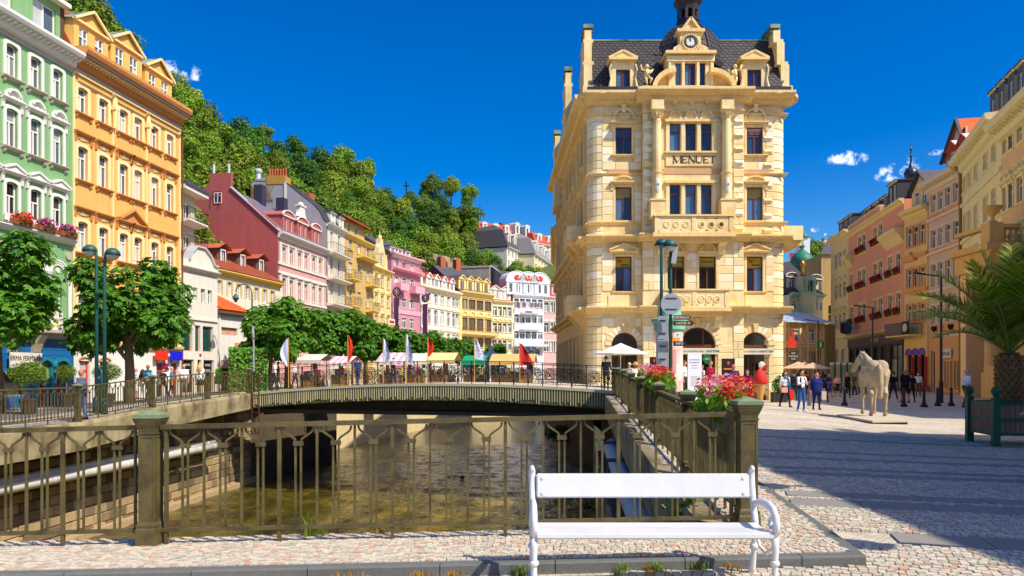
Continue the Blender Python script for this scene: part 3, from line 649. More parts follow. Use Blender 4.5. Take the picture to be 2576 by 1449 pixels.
def win(p,fr,s,z,w,h,style='T',fm=None,gm=None,y=.13,sur=None,sill=None,hood=None,split=True,arch=False):
 """window at (s centre, z bottom): frame > panes, surround, sill, hood"""
 fm=fm or M_wf; gm=gm or G_curt; oy=-.13 if y!=.13 else-y
 o=place('window',frame_mesh(w,h,style,fm),p,fr,s,z,y)
 for(a,c,d,e)in(panes(w,h,style)if split else[(-w/2+.03,w/2-.03,.03,h-.03)]):
  q=inst('pane',ubox(gm),o,((a+c)/2,.045,(d+e)/2)); q.scale=(c-a,.012,e-d)
 if sur:
  m,tw,pr=sur[:3]; rd=len(sur)>3
  def mk():
   b=MB(); a=w/2; t=tw
   if rd:
    prof=lambda k:[(-a-k,-.0)]+[(-a-k,h-.1)]+[(-(a+k)*math.cos(i*math.pi/12),h+k*.9-.12+(.12)*math.sin(i*math.pi/12))for i in range(0,13)][1:-1]+[(a+k,h-.1),(a+k,0)]
    o_,i_=prof(t),prof(0); n=len(o_)
    for j in range(n-1):
     A,B,Cc,D=o_[j],o_[j+1],i_[j+1],i_[j]
     vs=[(q[0],-pr,q[1])for q in(A,B,Cc,D)]+[(q[0],.0,q[1])for q in(A,B,Cc,D)]
     b.add(vs,[(0,3,2,1),(0,1,5,4),(2,3,7,6)])
   else:
    b.box(-a-t,-a,-pr,.0,0,h+t); b.box(a,a+t,-pr,.0,0,h+t); b.box(-a,a,-pr,.0,h,h+t)
   return b.mesh('surround',m,fix=True)
  inst('surround',cached(('sur',round(w,2),round(h,2),m.name,tw,pr,rd),mk),o,(0,oy,0))
 if sill:
  m,ov,pr=sill[:3]
  def mk():
   b=MB(); a=w/2+ov; b.ex([(0,-.14),(-pr*.6,-.12),(-pr,-.05),(-pr,0),(.02,.015)],-a,a)
   if len(sill)>3:
    for x in(-a+.12,a-.12):b.ex([(0,-.32),(-pr*.5,-.26),(-pr*.7,-.14),(0,-.14)],x-.06,x+.06)
   return b.mesh('sill',m,fix=True)
  inst('sill',cached(('sill',round(w,2),m.name,ov,pr,len(sill)),mk),o,(0,oy,0))
 if hood:
  ty,m,ov,pr,dz=hood
  def mk():
   b=MB(); a=w/2+ov
   b.ex([(0,0),(-pr*.5,.02),(-pr,.1),(-pr,.16),(0,.17)],-a,a)
   if ty in('tri','br3'):b.ey([(-a,.165),(a,.165),(0,.165+a*.42)],-pr*.8,0); b.bar((-a-.02,-pr*.55,.2),(0,-pr*.55,.2+a*.44),pr*1.1,.09,up=(0,0,1)); b.bar((a+.02,-pr*.55,.2),(0,-pr*.55,.2+a*.44),pr*1.1,.09)
   if ty in('arc',):
    n=8; P_=[(-a*.62*math.cos(math.pi*i/n),.16+a*.62*math.sin(math.pi*i/n))for i in range(n+1)]
    for q,r in zip(P_,P_[1:]):b.bar((q[0],-pr*.5,q[1]),(r[0],-pr*.5,r[1]),pr,.1)
    b.ey([(-a*.55,.16),*[(x*.9,z*.93)for x,z in P_[1:-1]],(a*.55,.16)],-pr*.3,0)
   if ty in('br','br3','arc'):
    for x in(-a+.1,a-.1):b.ex([(0,-.42),(-pr*.35,-.36),(-pr*.45,-.12),(-pr*.8,0),(0,0)],x-.07,x+.07)
   return b.mesh('hood',m,fix=True)
  inst('hood',cached(('hood',round(w,2),ty,m.name,ov,pr),mk),o,(0,oy,h+dz))
 return o
def mould(name,p,fr,m,x0,x1,prof):
 o=MB().ex(prof,x0,x1).build(name,m,p); o.matrix_basis=fr; return o
def brackets(name,p,fr,m,x0,x1,z,n,w=.12,pr=.4,h=.35):
 me=cached(('brk',m.name,w,pr,h),lambda:MB().ex([(0,-h),(-pr*.3,-h*.8),(-pr*.55,-h*.3),(-pr,-h*.2),(-pr,0),(0,0)],-w/2,w/2).mesh(name,m,fix=True))
 for i in range(n):place(name,me,p,fr,lerp(x0,x1,(i+.5)/n),z)
def grid_front(F_,m,rows,cols,w,top,s0=None,s1=None,extra=(),rev=.2,base=-.6,**kw):
 """front wall with rows of windows; rows: (z0, z1, options); cols: window centres along the front"""
 holes=list(extra); s0=0 if s0 is None else s0; s1=F_.L if s1 is None else s1
 for z0,z1,op in rows:
  for c in op.get('cols',cols):ww=op.get('w',w); holes.append((c-ww/2,c+ww/2,z0,z1))
 b=MB(); wall_mesh(b,s0,s1,base,top,holes,0,rev); b.build('wall',m,F_.e,fix=False)
 for z0,z1,op in rows:
  o2={k:v for k,v in{**kw,**op}.items()if k not in('cols','w')}
  for c in op.get('cols',cols):win(F_.e,F_.fr,c,z0,op.get('w',w),z1-z0,**o2)
def tiles(p,O,U,V,nu,nv,shape,m,ms,th=.03,limit=300,keep=None,name='tile',lift=.02,ov=1.25):
 """overlapping roof tiles laid on the parallelogram O,U,V (V up the slope)"""
 O,U,V=Vector(O),Vector(U),Vector(V); u=U/nu; v=V/nv; nrm=U.cross(V).normalized()
 n=len(shape); vs=[(x,y*ov,lift*.2+(1-y)*lift)for x,y in shape]; vb=[(x,y*ov,lift*.2+(1-y)*lift-th)for x,y in shape]
 def mk():
  b=MB(); b.add(vs+vb,[tuple(range(n))]+[(i,n+i,n+(i+1)%n,(i+1)%n)for i in range(n)]); return b.mesh(name,m,fix=True)
 me=cached(('tile',name,m.name,tuple(shape),th,lift),mk); st=MB(); cnt=0; vl=[tuple(q.co)for q in me.vertices]; fl=[tuple(q.vertices)for q in me.polygons]
 for j in range(nv):
  for i in range(nu+(j%2)):
   off=-.5 if j%2 else 0; c=O+u*(i+off+.5)+v*j
   t=(i+off+.5)/nu
   if t<.0 or t>1.0:continue
   if keep and not keep(t,(j+.5)/nv):continue
   M=Matrix(((u.x*.96,v.x,nrm.x,c.x),(u.y*.96,v.y,nrm.y,c.y),(u.z*.96,v.z,nrm.z,c.z),(0,0,0,1)))
   if cnt<limit:inst(name,me,p,M=M)
   else:st.add([M@Vector(q)for q in vl],fl)
   cnt+=1
 if st.v:tag(st.build(name+'s',ms,p,fix=False),kind='stuff')
SQ=[(-.5,0),(.5,0),(.5,1),(-.5,1)]; HEX=[(-.5,.4),(-.28,0),(.28,0),(.5,.4),(.5,1),(-.5,1)]
def ring_plate(b,x0,x1,z0,z1,cs,r,y0,y1):
 """slab with round holes"""
 xs=[x0]+[(a+c)/2 for a,c in zip(cs,cs[1:])]+[x1]; zc=(z0+z1)/2; n=16
 for k,c in enumerate(cs):
  a,d=xs[k],xs[k+1]
  for i in range(n):
   t0,t1=2*math.pi*i/n,2*math.pi*(i+1)/n
   def outer(t):
    dx,dz=math.cos(t),math.sin(t); q=min(((d-c)if dx>0 else(c-a))/max(1e-6,abs(dx)),(z1-zc)/max(1e-6,abs(dz))); return(c+dx*q,zc+dz*q)
   A,B=outer(t0),outer(t1); Cc,D=(c+r*math.cos(t1),zc+r*math.sin(t1)),(c+r*math.cos(t0),zc+r*math.sin(t0))
   b.quad((A[0],y0,A[1]),(B[0],y0,B[1]),(Cc[0],y0,Cc[1]),(D[0],y0,D[1])); b.quad((D[0],y0,D[1]),(Cc[0],y0,Cc[1]),(Cc[0],y1,Cc[1]),(D[0],y1,D[1]))
   b.quad((A[0],y1,A[1]),(D[0],y1,D[1]),(Cc[0],y1,Cc[1]),(B[0],y1,B[1]))
  for(ax,az)in((a,z0),(d,z0),(d,z1),(a,z1)):
   pass
 b.box(x0,x1,y0-.03,y1+.03,z1,z1+.09); b.box(x0,x1,y0-.03,y1+.03,z0-.09,z0)
M_sand=mat('yellow_sandstone',srgb(244,220,164),.85,.12,1.5,streak=.16,bump=.3,bscale=25,second=srgb(226,190,124),sfac=.3,sscale=.7)
M_sandb=mat('sandstone_block',srgb(246,220,162),.85,.08,4,obj=.06,second=srgb(250,236,200),sfac=.45,bump=.35,bscale=25)
M_sandbs=mat('sandstone_blocks',srgb(246,220,162),.85,.08,4,isl=.06,second=srgb(250,236,200),sfac=.45,bump=.35,bscale=25)
M_sando=mat('ochre_trim',srgb(240,206,140),.85,.14,2,streak=.2,bump=.35,bscale=20)
M_pinkst=mat('pink_stone',srgb(214,164,122),.85,.1,4)
M_slate=mat('slate_shingle',srgb(66,60,60),.55,.12,6,obj=.2,spec=.3)
M_slates=mat('slate_shingles',srgb(66,60,60),.55,.12,6,isl=.2,spec=.3)
M_slated=mat('dark_slate',srgb(44,38,40),.55,.15,3)
M_copper=mat('weathered_copper',srgb(140,160,136),.6,.25,4,second=srgb(60,76,66),sfac=.4)
M_cupd=mat('dark_metal_roof',srgb(52,40,36),.4,.25,3,spec=.5)
M_stucco_w=mat('pale_plaster',srgb(236,226,200),.85,.06,2)
mn=empty('corner_building',(4.55,45,0),0,'ornate yellow sandstone corner building with clock dormer and domed roof','building')
I4=Matrix()
def ms(x,Y=45):return ux(x)*Y-4.55
def mz(y,Y=45):return zz(y,Y)
FW=ms(1979); B0,B1=ms(1613.6),ms(1863.6); YB=-.55; CZ=mz(262)
wings=[(1568.6,'l'),(1898.6,'r')]
hol=[]; wl=[]
WW=41*.02368
for cx,_ in wings:
 s=ms(cx)
 for(ya,yb)in((320,390),(470,555),(645,733)):hol.append((s-WW/2,s+WW/2,mz(yb),mz(ya))); wl.append((s,mz(yb),mz(ya)-mz(yb)))
arches=[(ms(1571),.77,0),(ms(1755,44.45),1.05,YB),(ms(1900),.78,0)]
SPR=mz(869)
for s,a,yy in arches:
 if yy==0:hol.append((s-a,s+a,-.3,SPR+a))
b=MB(); bR=MB()
wall_mesh(b,.75,B0,-.3,CZ+.6,[h for h in hol if h[1]<B0+.1],0,.25); wall_mesh(bR,B1,FW-.75,-.3,CZ+.6,[h for h in hol if h[0]>B1-.1],0,.25)
def spandrel(b,s,a,zs,y,rev=.25,top=None):
 n=14; top=zs+a if top is None else top
 for i in range(n):
  t0,t1=math.pi*i/n,math.pi*(i+1)/n; p,q=(s-a*math.cos(t0),zs+a*math.sin(t0)),(s-a*math.cos(t1),zs+a*math.sin(t1))
  b.quad((p[0],y,p[1]),(q[0],y,q[1]),(q[0],y,top),(p[0],y,top)); b.quad((q[0],y,q[1]),(p[0],y,p[1]),(p[0],y+rev,p[1]),(q[0],y+rev,q[1]))
for s,a,yy in arches:
 if yy==0:spandrel(b if s<B0 else bR,s,a,SPR,0)
b.build('wall',M_sand,mn,fix=False); bR.build('wall',M_sand,mn,fix=False)
tri=[1381.9+q/3 for q in(948,1067,1185)]; hb=[]
k44=44.45
for x in tri:
 s=ms(x,k44)
 for(ya,yb)in((310,384),(464,543)):hb.append((s-.315,s+.315,mz(yb,k44),mz(ya,k44)))
dd=[ms(1381.9+q/3,k44)for q in(955,1193)]
for s in dd:hb.append((s-.5,s+.5,mz(729,k44),mz(645,k44)))
sA,aA,_=arches[1]; hb.append((sA-aA,sA+aA,-.3,SPR+aA))
b=MB(); wall_mesh(b,B0,B1,-.3,CZ+.9,hb,YB,.25); spandrel(b,sA,aA,SPR,YB)
b.quad((B0,0,-.3),(B0,YB,-.3),(B0,YB,CZ+.9),(B0,0,CZ+.9)); b.quad((B1,YB,-.3),(B1,0,-.3),(B1,0,CZ+.9),(B1,YB,CZ+.9))
b.build('bay_wall',M_sand,mn,fix=False)
LFL=22.0; FL=Matrix.Translation((0,.75,0))@Matrix.Rotation(R(90)+.025,4,'Z')
FLs=FL@Matrix.Translation((LFL,0,0))@Matrix.Rotation(math.pi,4,'Z')
fh=[]
cols=[LFL-2.2-2.35*i for i in range(9)]
rws=((320,390),(470,555),(645,733),(835,960))
for c in cols:
 for(ya,yb)in rws:fh.append((c-.5,c+.5,mz(yb),mz(ya)))
o=wall_mesh(MB(),0,LFL,-.3,CZ+.6,fh,0,.22).build('flank_wall',M_sando,mn,fix=False); o.matrix_basis=FLs
MB().box(FW-.05,FW,.75,20,-.3,CZ+.6).box(0.2,FW,20,20.2,-.3,CZ+.6).build('rear_wall',M_sand,mn)
for c in cols:
 for i,(ya,yb)in enumerate(rws):win(mn,FLs,c,mz(yb),1.0,mz(ya)-mz(yb),'T',M_brown,G_blue,sur=(M_sando,.14,.07),hood=('tri' if i==2 else 'br',M_sando,.25,.3,.12)if i<3 else None,sill=(M_sando,.2,.16))
for i in range(12):
 s=LFL-.6-i*1.85
 for z0,z1 in((mz(432),mz(300)),(mz(590),mz(455)),(mz(765),mz(612))):bx('pilaster',M_sando,mn,0,1,0,1,0,1).matrix_basis=FLs@Matrix.Translation((s,-.06,(z0+z1)/2))@Matrix.Diagonal((.3,.16,z1-z0,1))
zc=[-.3]; h_=.47
while zc[-1]<CZ+.3:zc.append(zc[-1]+h_)
crn=cached('corner_course',lambda:MB().lathe([(.9,0),(.97,.04),(1.0,.08),(1.0,.92),(.97,.96),(.9,1)],20).mesh('corner_stone',M_sandb,smooth=False,fix=True))
for cx in(.75,FW-.75):
 for z in zc:inst('corner_stone',crn,mn,(cx,.75,z),scale=(.77,.77,h_))
blk=ublock(M_sandb,.035); stf=MB(); cnt=[0]
def blocks(x0,x1,z0,z1,holes,y,hgt=.47,wmin=.5,wmax=.95,pr=.05):
 n=max(1,round((z1-z0)/hgt)); hh=(z1-z0)/n
 for j in range(n):
  za,zb=z0+j*hh,z0+(j+1)*hh; cuts=[x0,x1]; segs=[(x0,x1)]
  for(a,c,d,e)in holes:
   if e<=za+.03 or d>=zb-.03:continue
   ns=[]
   for p,q in segs:
    if c<=p or a>=q:ns.append((p,q)); continue
    if a>p+.02:ns.append((p,a))
    if c<q-.02:ns.append((c,q))
   segs=ns
  for p,q in segs:
   L_=q-p; m=max(1,round(L_/rnd.uniform(wmin,wmax))); ws=[rnd.uniform(.8,1.2)for _ in range(m)]; t=sum(ws); xx=p
   for w in ws:
    w=w/t*L_; M=Matrix.Translation((xx+w/2,y,(za+zb)/2))@Matrix.Diagonal((w-.018,pr,hh-.018,1)); xx+=w
    if cnt[0]<300:inst('stone_block',blk,mn,M=M)
    else:stf.add([M@v.co for v in blk.vertices],[tuple(f.vertices)for f in blk.polygons])
    cnt[0]+=1
hx=[(h[0]-.16,h[1]+.16,h[2]-.02,h[3]+.16)for h in hol]
def archhole(s,a):return[(s-math.sqrt(max(0,(a+.42)**2-(i*.2)**2)),s+math.sqrt(max(0,(a+.42)**2-(i*.2)**2)),SPR+i*.2,SPR+i*.2+.2)for i in range(6)if(a+.42)>i*.2]+[(s-a,s+a,-.3,SPR)]
ah=[q for s,a,yy in arches for q in archhole(s,a)]
for(x0,x1)in((.8,B0),(B1,FW-.8)):
 blocks(x0,x1,mz(428),mz(292),hx,0); blocks(x0,x1,mz(560),mz(444),hx,0); blocks(x0,x1,mz(733),mz(632),hx,0)
 blocks(x0,x1,.55,mz(800),[h for h in ah],0)
for x0,x1 in((B0,B0+.62),(B1-.62,B1)):
 blocks(x0,x1,mz(428),mz(275),[],YB,wmin=.3,wmax=.62); blocks(x0,x1,mz(590),mz(432),[],YB,wmin=.3,wmax=.62); blocks(x0,x1,mz(733),mz(612),[],YB,wmin=.3,wmax=.62); blocks(x0,x1,.55,mz(800),[],YB,wmin=.3,wmax=.62)
blocks(B0+.62,sA-aA-.1,.55,SPR,[],YB); blocks(sA+aA+.1,B1-.62,.55,SPR,[],YB)
blocks(dd[0]+.52,dd[1]-.52,mz(733),mz(640),[],YB,pr=.03); blocks(B0+.62,dd[0]-.54,mz(733),mz(632),[],YB,pr=.03); blocks(dd[1]+.54,B1-.62,mz(733),mz(632),[],YB,pr=.03)
if stf.v:tag(stf.build('stone_blocks',M_sandbs,mn,fix=False),kind='stuff')
bos=MB().add([(-.5,0,-.5),(.5,0,-.5),(.5,0,.5),(-.5,0,.5),(-.4,-1,0),(.4,-1,0)],[(0,1,5,4),(1,2,5),(2,3,4,5),(3,0,4)]).mesh('diamond_stone',M_sandb,fix=True)
for x,y in((B1-.3,YB-.05),(FW-1.15,-.05),(B0+.3,YB-.05)):
 for i in range(8):
  for za,zb in((mz(425),mz(290)),(mz(590),mz(440))):
   if i%2==0:inst('diamond_stone',bos,mn,(x,y,lerp(za,zb,(i+.5)/8)),scale=(.5,.12,.3))
vs_me={}
for s,a,yy in arches:
 n=11 if a<1 else 13
 for i in range(n):
  t0,t1=math.pi*i/n+.02,math.pi*(i+1)/n-.02; r0,r1=a+.02,a+.40; key=i==n//2
  if key:r1+=.14
  P_=[(s-r*math.cos(t),SPR+r*math.sin(t))for r,t in((r0,t0),(r1,t0),(r1,t1),(r0,t1))]
  MB().ey(P_,yy-(.16 if key else.06),yy+.01).build('keystone' if key else 'arch_stone',M_sando if key else M_sandb,mn)
for x0,x1,y in((.7,arches[0][0]-.78,-.06),(arches[0][0]+.78,B0,-.06),(B0-.05,sA-aA,YB-.06),(sA+aA,B1+.05,YB-.06),(B1+.05,arches[2][0]-.79,-.06),(arches[2][0]+.79,FW-.6,-.06)):
 bx('plinth',M_kerb if False else M_sando,mn,x0,x1,y,y+.12,-.3,.55)
for s,a,yy in arches:
 g=MB(); n=14; g.ey([(s-(a-.04)*math.cos(math.pi*i/n),SPR+(a-.04)*math.sin(math.pi*i/n))for i in range(n+1)],yy+.2,yy+.215)
 w_=MB(); P_=[(s-(a-.04)*math.cos(math.pi*i/n),SPR+(a-.04)*math.sin(math.pi*i/n))for i in range(n+1)]
 for p,q in zip(P_,P_[1:]):w_.bar((p[0],yy+.17,p[1]),(q[0],yy+.17,q[1]),.08,.09)
 w_.box(s-a,s+a,yy+.1,yy+.22,SPR-.16,SPR+.03)
 if a>1:w_.box(s+.32,s+.4,yy+.14,yy+.2,SPR,SPR+a*.9)
 for x in(s-a,s+a-.09,s-.05,s-a+.35):w_.box(x,x+.09,yy+.12,yy+.2,-.1,SPR-.16)
 w_.box(s-a,s+a,yy+.12,yy+.2,-.1,.3)
 o=w_.build('shop_door',M_brown,mn); g.box(s-a+.02,s+a-.02,yy+.2,yy+.215,.25,SPR-.1); g.build('pane',G_dark,o)
SIGN=mat('olive_sign',srgb(172,154,48),.6,.08,3)
for i,(s,z,h)in enumerate(wl):
 f=i%3
 o=win(mn,I4,s,z,WW,h,'T',M_brown,G_blue,sur=(M_sand,.13,.05),sill=(M_sando,.28,.2,1)if f==0 else(M_sando,.2,.12),hood=(('br',M_sando,.3,.26,.14),('br',M_sando,.3,.28,.14),('tri',M_sando,.38,.3,.16))[f])
 if f==0:
  n=12; c=h+.42; b=MB(); P_=[(-.62*math.cos(math.pi*j/n),c+.62*math.sin(math.pi*j/n))for j in range(n+1)]
  for p,q in zip(P_,P_[1:]):b.bar((p[0],-.1,p[1]),(q[0],-.1,q[1]),.2,.12)
  for j in range(1,n,1):t=math.pi*j/n; b.tube([(0,-.02,c),(-.5*math.cos(t),-.06,c+.5*math.sin(t))],[.02,.05],5)
  b.build('shell_arch',M_sand,o,loc=(0,-.13,0))
 if f==1:
  n=8; c=h+.3; b=MB(); P_=[(-.55*math.cos(math.pi*j/n),c+.3*math.sin(math.pi*j/n))for j in range(n+1)]
  for p,q in zip(P_,P_[1:]):b.bar((p[0],-.1,p[1]),(q[0],-.1,q[1]),.2,.1)
  b.build('segmental_arch',M_sando,o,loc=(0,-.13,0))
 if f==2 or f==1:
  sg=bx('sign_panel',SIGN if f==2 else mat('faded_sign',srgb(150,136,80),.7,.15,8),o,-WW/2+.05,WW/2-.05,.015,.035,h*.68+.04,h-.05)
  if f==2:
   text('lettering','sansei',.2,mat('ink',srgb(40,30,24),.6,0),o,(.1,-.004,h*.68+.18)); MB().ey([(-.35,h*.9),(-.22,h*.82),(-.1,h*.84),(-.06,h*.93),(-.18,h*.885),(-.24,h*.93)],-.003,.004).build('flower_emblem',mat('flower_red',srgb(200,50,30),.6,0),o)
 if f==0 and s>6:
  bx('sign_panel',mat('salon_sign',srgb(96,40,96),.6,.2,2),o,-WW/2+.05,WW/2-.05,.015,.035,h*.7,h-.18); bx('sign_panel',mat('salon_strip',srgb(210,150,190),.6,.2,2),o,-WW/2+.05,WW/2-.05,.013,.035,h-.18,h-.03)
  for j,tx in enumerate(('MANICURE','PEDICURE','NAIL ART')):text('lettering',tx,.13,M_wf,o,(0,.006,h*.7+.36-j*.12),xs=1.15)
for x in tri:
 s=ms(x,k44)
 win(mn,I4,s,mz(384,k44),.63,mz(310,k44)-mz(384,k44),'P',M_brown,G_blue,y=YB+.13); win(mn,I4,s,mz(543,k44),.63,mz(464,k44)-mz(543,k44),'P',M_brown,G_blue,y=YB+.13)
 for ya,yb in((310,384),(464,543)):z=lerp(mz(yb,k44),mz(ya,k44),.68); bx('transom',M_brown,mn,s-.3,s+.3,YB+.11,YB+.19,z,z+.07)
 n=10; c=mz(300,k44); P_=[(s-.33*math.cos(math.pi*j/n),c+.5*math.sin(math.pi*j/n))for j in range(n+1)]; b=MB()
 for p,q in zip(P_,P_[1:]):b.bar((p[0],YB-.08,p[1]),(q[0],YB-.08,q[1]),.16,.1)
 b.ey([(p[0],p[1])for p in P_],YB-.03,YB); b.build('shell_arch',M_sand,mn)
for ya,yb in((310,384),(464,543)):
 for x in(tri[0]-18.5,(tri[0]+tri[1])/2,(tri[1]+tri[2])/2,tri[2]+18.5):s=ms(x,k44); bx('mullion_pilaster',M_sand,mn,s-.1,s+.1,YB-.1,YB,mz(yb,k44),mz(ya,k44)+.05)
 bx('lintel',M_sando,mn,ms(tri[0]-26,k44),ms(tri[2]+26,k44),YB-.2,YB,mz(ya,k44)+.05,mz(ya,k44)+.2)
for j,s in enumerate(dd):
 z0,h=mz(729,k44),mz(645,k44)-mz(729,k44)
 o=win(mn,I4,s,z0,1.0,h,'T',M_brown,G_dark,y=YB+.13,sur=(M_sand,.14,.06),hood=('arc',M_sando,.16,.2,.14))
 bx('sign_panel',SIGN,o,-.44,.44,.015,.035,h*.7,h-.05); text('lettering',('ROYAL THAI','MASSAGE')[j],.15,MATS['ink'],o,(0,.006,h*.84),xs=1.0)
zb,zt=mz(418,k44),mz(386,k44); bx('name_panel',M_sand,mn,ms(1675,k44),ms(1800,k44),YB-.07,YB,zb,zt); bx('panel_ledge',M_sando,mn,ms(1671,k44),ms(1806,k44),YB-.2,YB,zt,zt+.1)
bx('pink_band',M_pinkst,mn,ms(1665,k44),ms(1812,k44),YB-.03,YB,mz(438,k44),mz(425,k44))
for x0,x1 in((1530,1605),(1866,1936)):bx('pink_band',M_pinkst,mn,ms(x0),ms(x1),-.065,.0,mz(437),mz(427))
M_let=mat('brown_letters',srgb(92,54,24),.6,.05,5)
def serif(ch,x,z,h,w):
 b=MB(); T,t=h*.16,h*.06; y0,y1=YB-.095,YB-.06
 def st(xa,za,xb,zb_,th):b.bar((xa,(y0+y1)/2,za),(xb,(y0+y1)/2,zb_),th,y1-y0,up=(0,1,0))
 def sf(xc,zc_,l):b.box(xc-l/2,xc+l/2,y0,y1,zc_-t/2,zc_+t/2)
 l,r,bt,tp,m=x,x+w,z,z+h,x+w/2
 if ch=='M':st(l,bt,l,tp,t); st(r,bt,r,tp,T); st(l,tp,m,bt,T); st(m,bt,r,tp,t); [sf(q,c,T*1.8)for q in(l,r)for c in(bt,tp)]
 if ch=='E':st(l,bt,l,tp,T); [b.box(l,r-(.2*w if c==.5 else 0),y0,y1,lerp(bt,tp,c)-t*.7,lerp(bt,tp,c)+t*.7)for c in(.03,.5,.97)]; [b.box(r-t,r,y0,y1,c-h*.11,c+h*.11)for c in(bt+h*.11,tp-h*.11)]
 if ch=='N':st(l,bt,l,tp,t); st(r,bt,r,tp,t); st(l,tp,r,bt,T); [sf(q,c,T*1.8)for q,c in((l,bt),(l,tp),(r,tp))]
 if ch=='U':
  st(l,bt+h*.25,l,tp,T); st(r,bt+h*.25,r,tp,t); n=6; P_=[(m-w/2*math.cos(math.pi*i/n),bt+h*.26-h*.24*math.sin(math.pi*i/n))for i in range(n+1)]
  for i,(p,q)in enumerate(zip(P_,P_[1:])):st(*p,*q,lerp(T,t,i/n))
  [sf(q,tp,T*1.9)for q in(l,r)]
 if ch=='T':st(m,bt,m,tp,T); b.box(l,r,y0,y1,tp-t*1.3,tp); [b.box(q,q+t,y0,y1,tp-h*.22,tp)for q in(l,r-t)]; sf(m,bt,T*2)
 b.build('letter',M_let,mn)
xx=ms(1381.9+935/3,k44); hh=.40
for ch,w,g in(('M',.44,.1),('E',.27,.1),('N',.34,.1),('U',.33,.11),('E',.27,.08),('T',.32,0)):
 serif(ch,xx,(zb+zt)/2-hh/2,hh,w); xx+=w+g
def course(z,pr,h,nm,bay=True,extra=.0,dent=0):
 prof=lambda q:[(q,z),(q-pr*.35,z+h*.15),(q-pr*.45,z+h*.45),(q-pr*.9,z+h*.6),(q-pr,z+h*.75),(q-pr,z+h*.95),(q,z+h)]
 mould(nm,mn,I4,M_sando,-pr*.3,B0+.02,prof(0)); mould(nm,mn,I4,M_sando,B1-.02,FW+pr*.3,prof(0))
 if bay:mould(nm,mn,I4,M_sando,B0-pr*.5,B1+pr*.5,[(a,c+.004)for a,c in prof(YB)])
 mould(nm,mn,FLs,M_sando,0,LFL+.4+pr*.5,[(a,c-.003)for a,c in prof(0)])
 for cx_ in(.75,FW-.75):MB().lathe([(.78,z),(.78+pr*.45,z+h*.45),(.78+pr*.98,z+h*.7),(.78+pr*.98,z+h*.94),(.7,z+h)],24,(cx_,.75,-.006)).build(nm,M_sando,mn)
 if dent:
  me=cached('dent',lambda:MB().box(-.045,.045,-.1,0,-.12,0).mesh('dentil',M_sando))
  for x0,x1,y in((.4,B0,-pr*.35),(B0,B1,YB-pr*.35),(B1,FW-.4,-pr*.35)):
   n=int((x1-x0)/.19)
   for i in range(n):inst('dentil',me,mn,(x0+(i+.5)*(x1-x0)/n,y,z+h*.44))
course(mz(268),.85,.72,'main_cornice',dent=1)
course(mz(292),.16,.14,'architrave')
course(mz(612),.6,.45,'string_course',bay=True)
course(mz(789),.6,.42,'string_course')
course(mz(566),.14,.2,'sill_course',bay=False)
course(mz(441),.12,.12,'sill_course',bay=False)
brackets('frieze_bracket',mn,I4,M_sand,ms(1640,k44),ms(1838,k44),mz(262),0)
me=MB().ex([(0,-.5),(-.18,-.42),(-.26,-.1),(-.34,0),(0,0)],-.13,.13).mesh('console',M_sand,fix=True)
for x in(1697,1738,1779):inst('console',me,mn,(ms(x,k44),YB,mz(252)))
for x in(1568,1899):inst('console',me,mn,(ms(x),0,mz(266)))
for x in(1652,1827):
 s=ms(x,44.2); b=MB(); y=YB-.32; z0,z1=mz(443,44.2),mz(300,44.2)
 b.lathe([(.3,z0),(.3,z0+.1),(.25,z0+.16),(.24,z1-.1),(.21,z1)],16,(s,y,0))
 o=b.build('column',M_sand,mn,smooth=False)
 for i in range(16):
  t=2*math.pi*i/16
  if math.sin(t)<.4:b2=MB().tube([(s+.235*math.cos(t),y+.235*math.sin(t),z0+.2),(s+.205*math.cos(t),y+.205*math.sin(t),z1-.05)],.028,4).build('flute',M_sand,o)
 b=MB(); b.lathe([(.21,0),(.26,.06),(.23,.12),(.3,.3),(.36,.46)],12,(s,y,z1)); b.box(s-.38,s+.38,y-.38,y+.36,z1+.46,z1+.54)
 for i in range(10):
  t=2*math.pi*i/10; b.tube([(s+.22*math.cos(t),y+.22*math.sin(t),z1+.05),(s+.33*math.cos(t),y+.33*math.sin(t),z1+.25),(s+.42*math.cos(t),y+.42*math.sin(t),z1+.22)],[.06,.05,.02],5)
 b.build('capital',M_sand,o)
 b=MB(); b.lathe([(.3,mz(512)),(.28,mz(500)),(.29,mz(450)),(.34,mz(446)),(.34,mz(443))],16,(s,y,0)); b.build('drum',M_sand,o)
 b=MB(); b.ball((s,y-.24,mz(478)),(.17,.1,.5),10,8); b.build('cartouche',M_stucco_w,o,smooth=True); text('monogram','ch',.2,M_let,o,(s,y-.345,mz(476)))
 bx('pedestal',M_sand,mn,s-.42,s+.42,y-.42,YB,mz(560),mz(516)); bx('pedestal_cap',M_sando,mn,s-.47,s+.47,y-.47,YB,mz(516),mz(512))
 bx('entablature_block',M_sand,mn,s-.36,s+.36,y-.3,YB,z1+.54,mz(268))
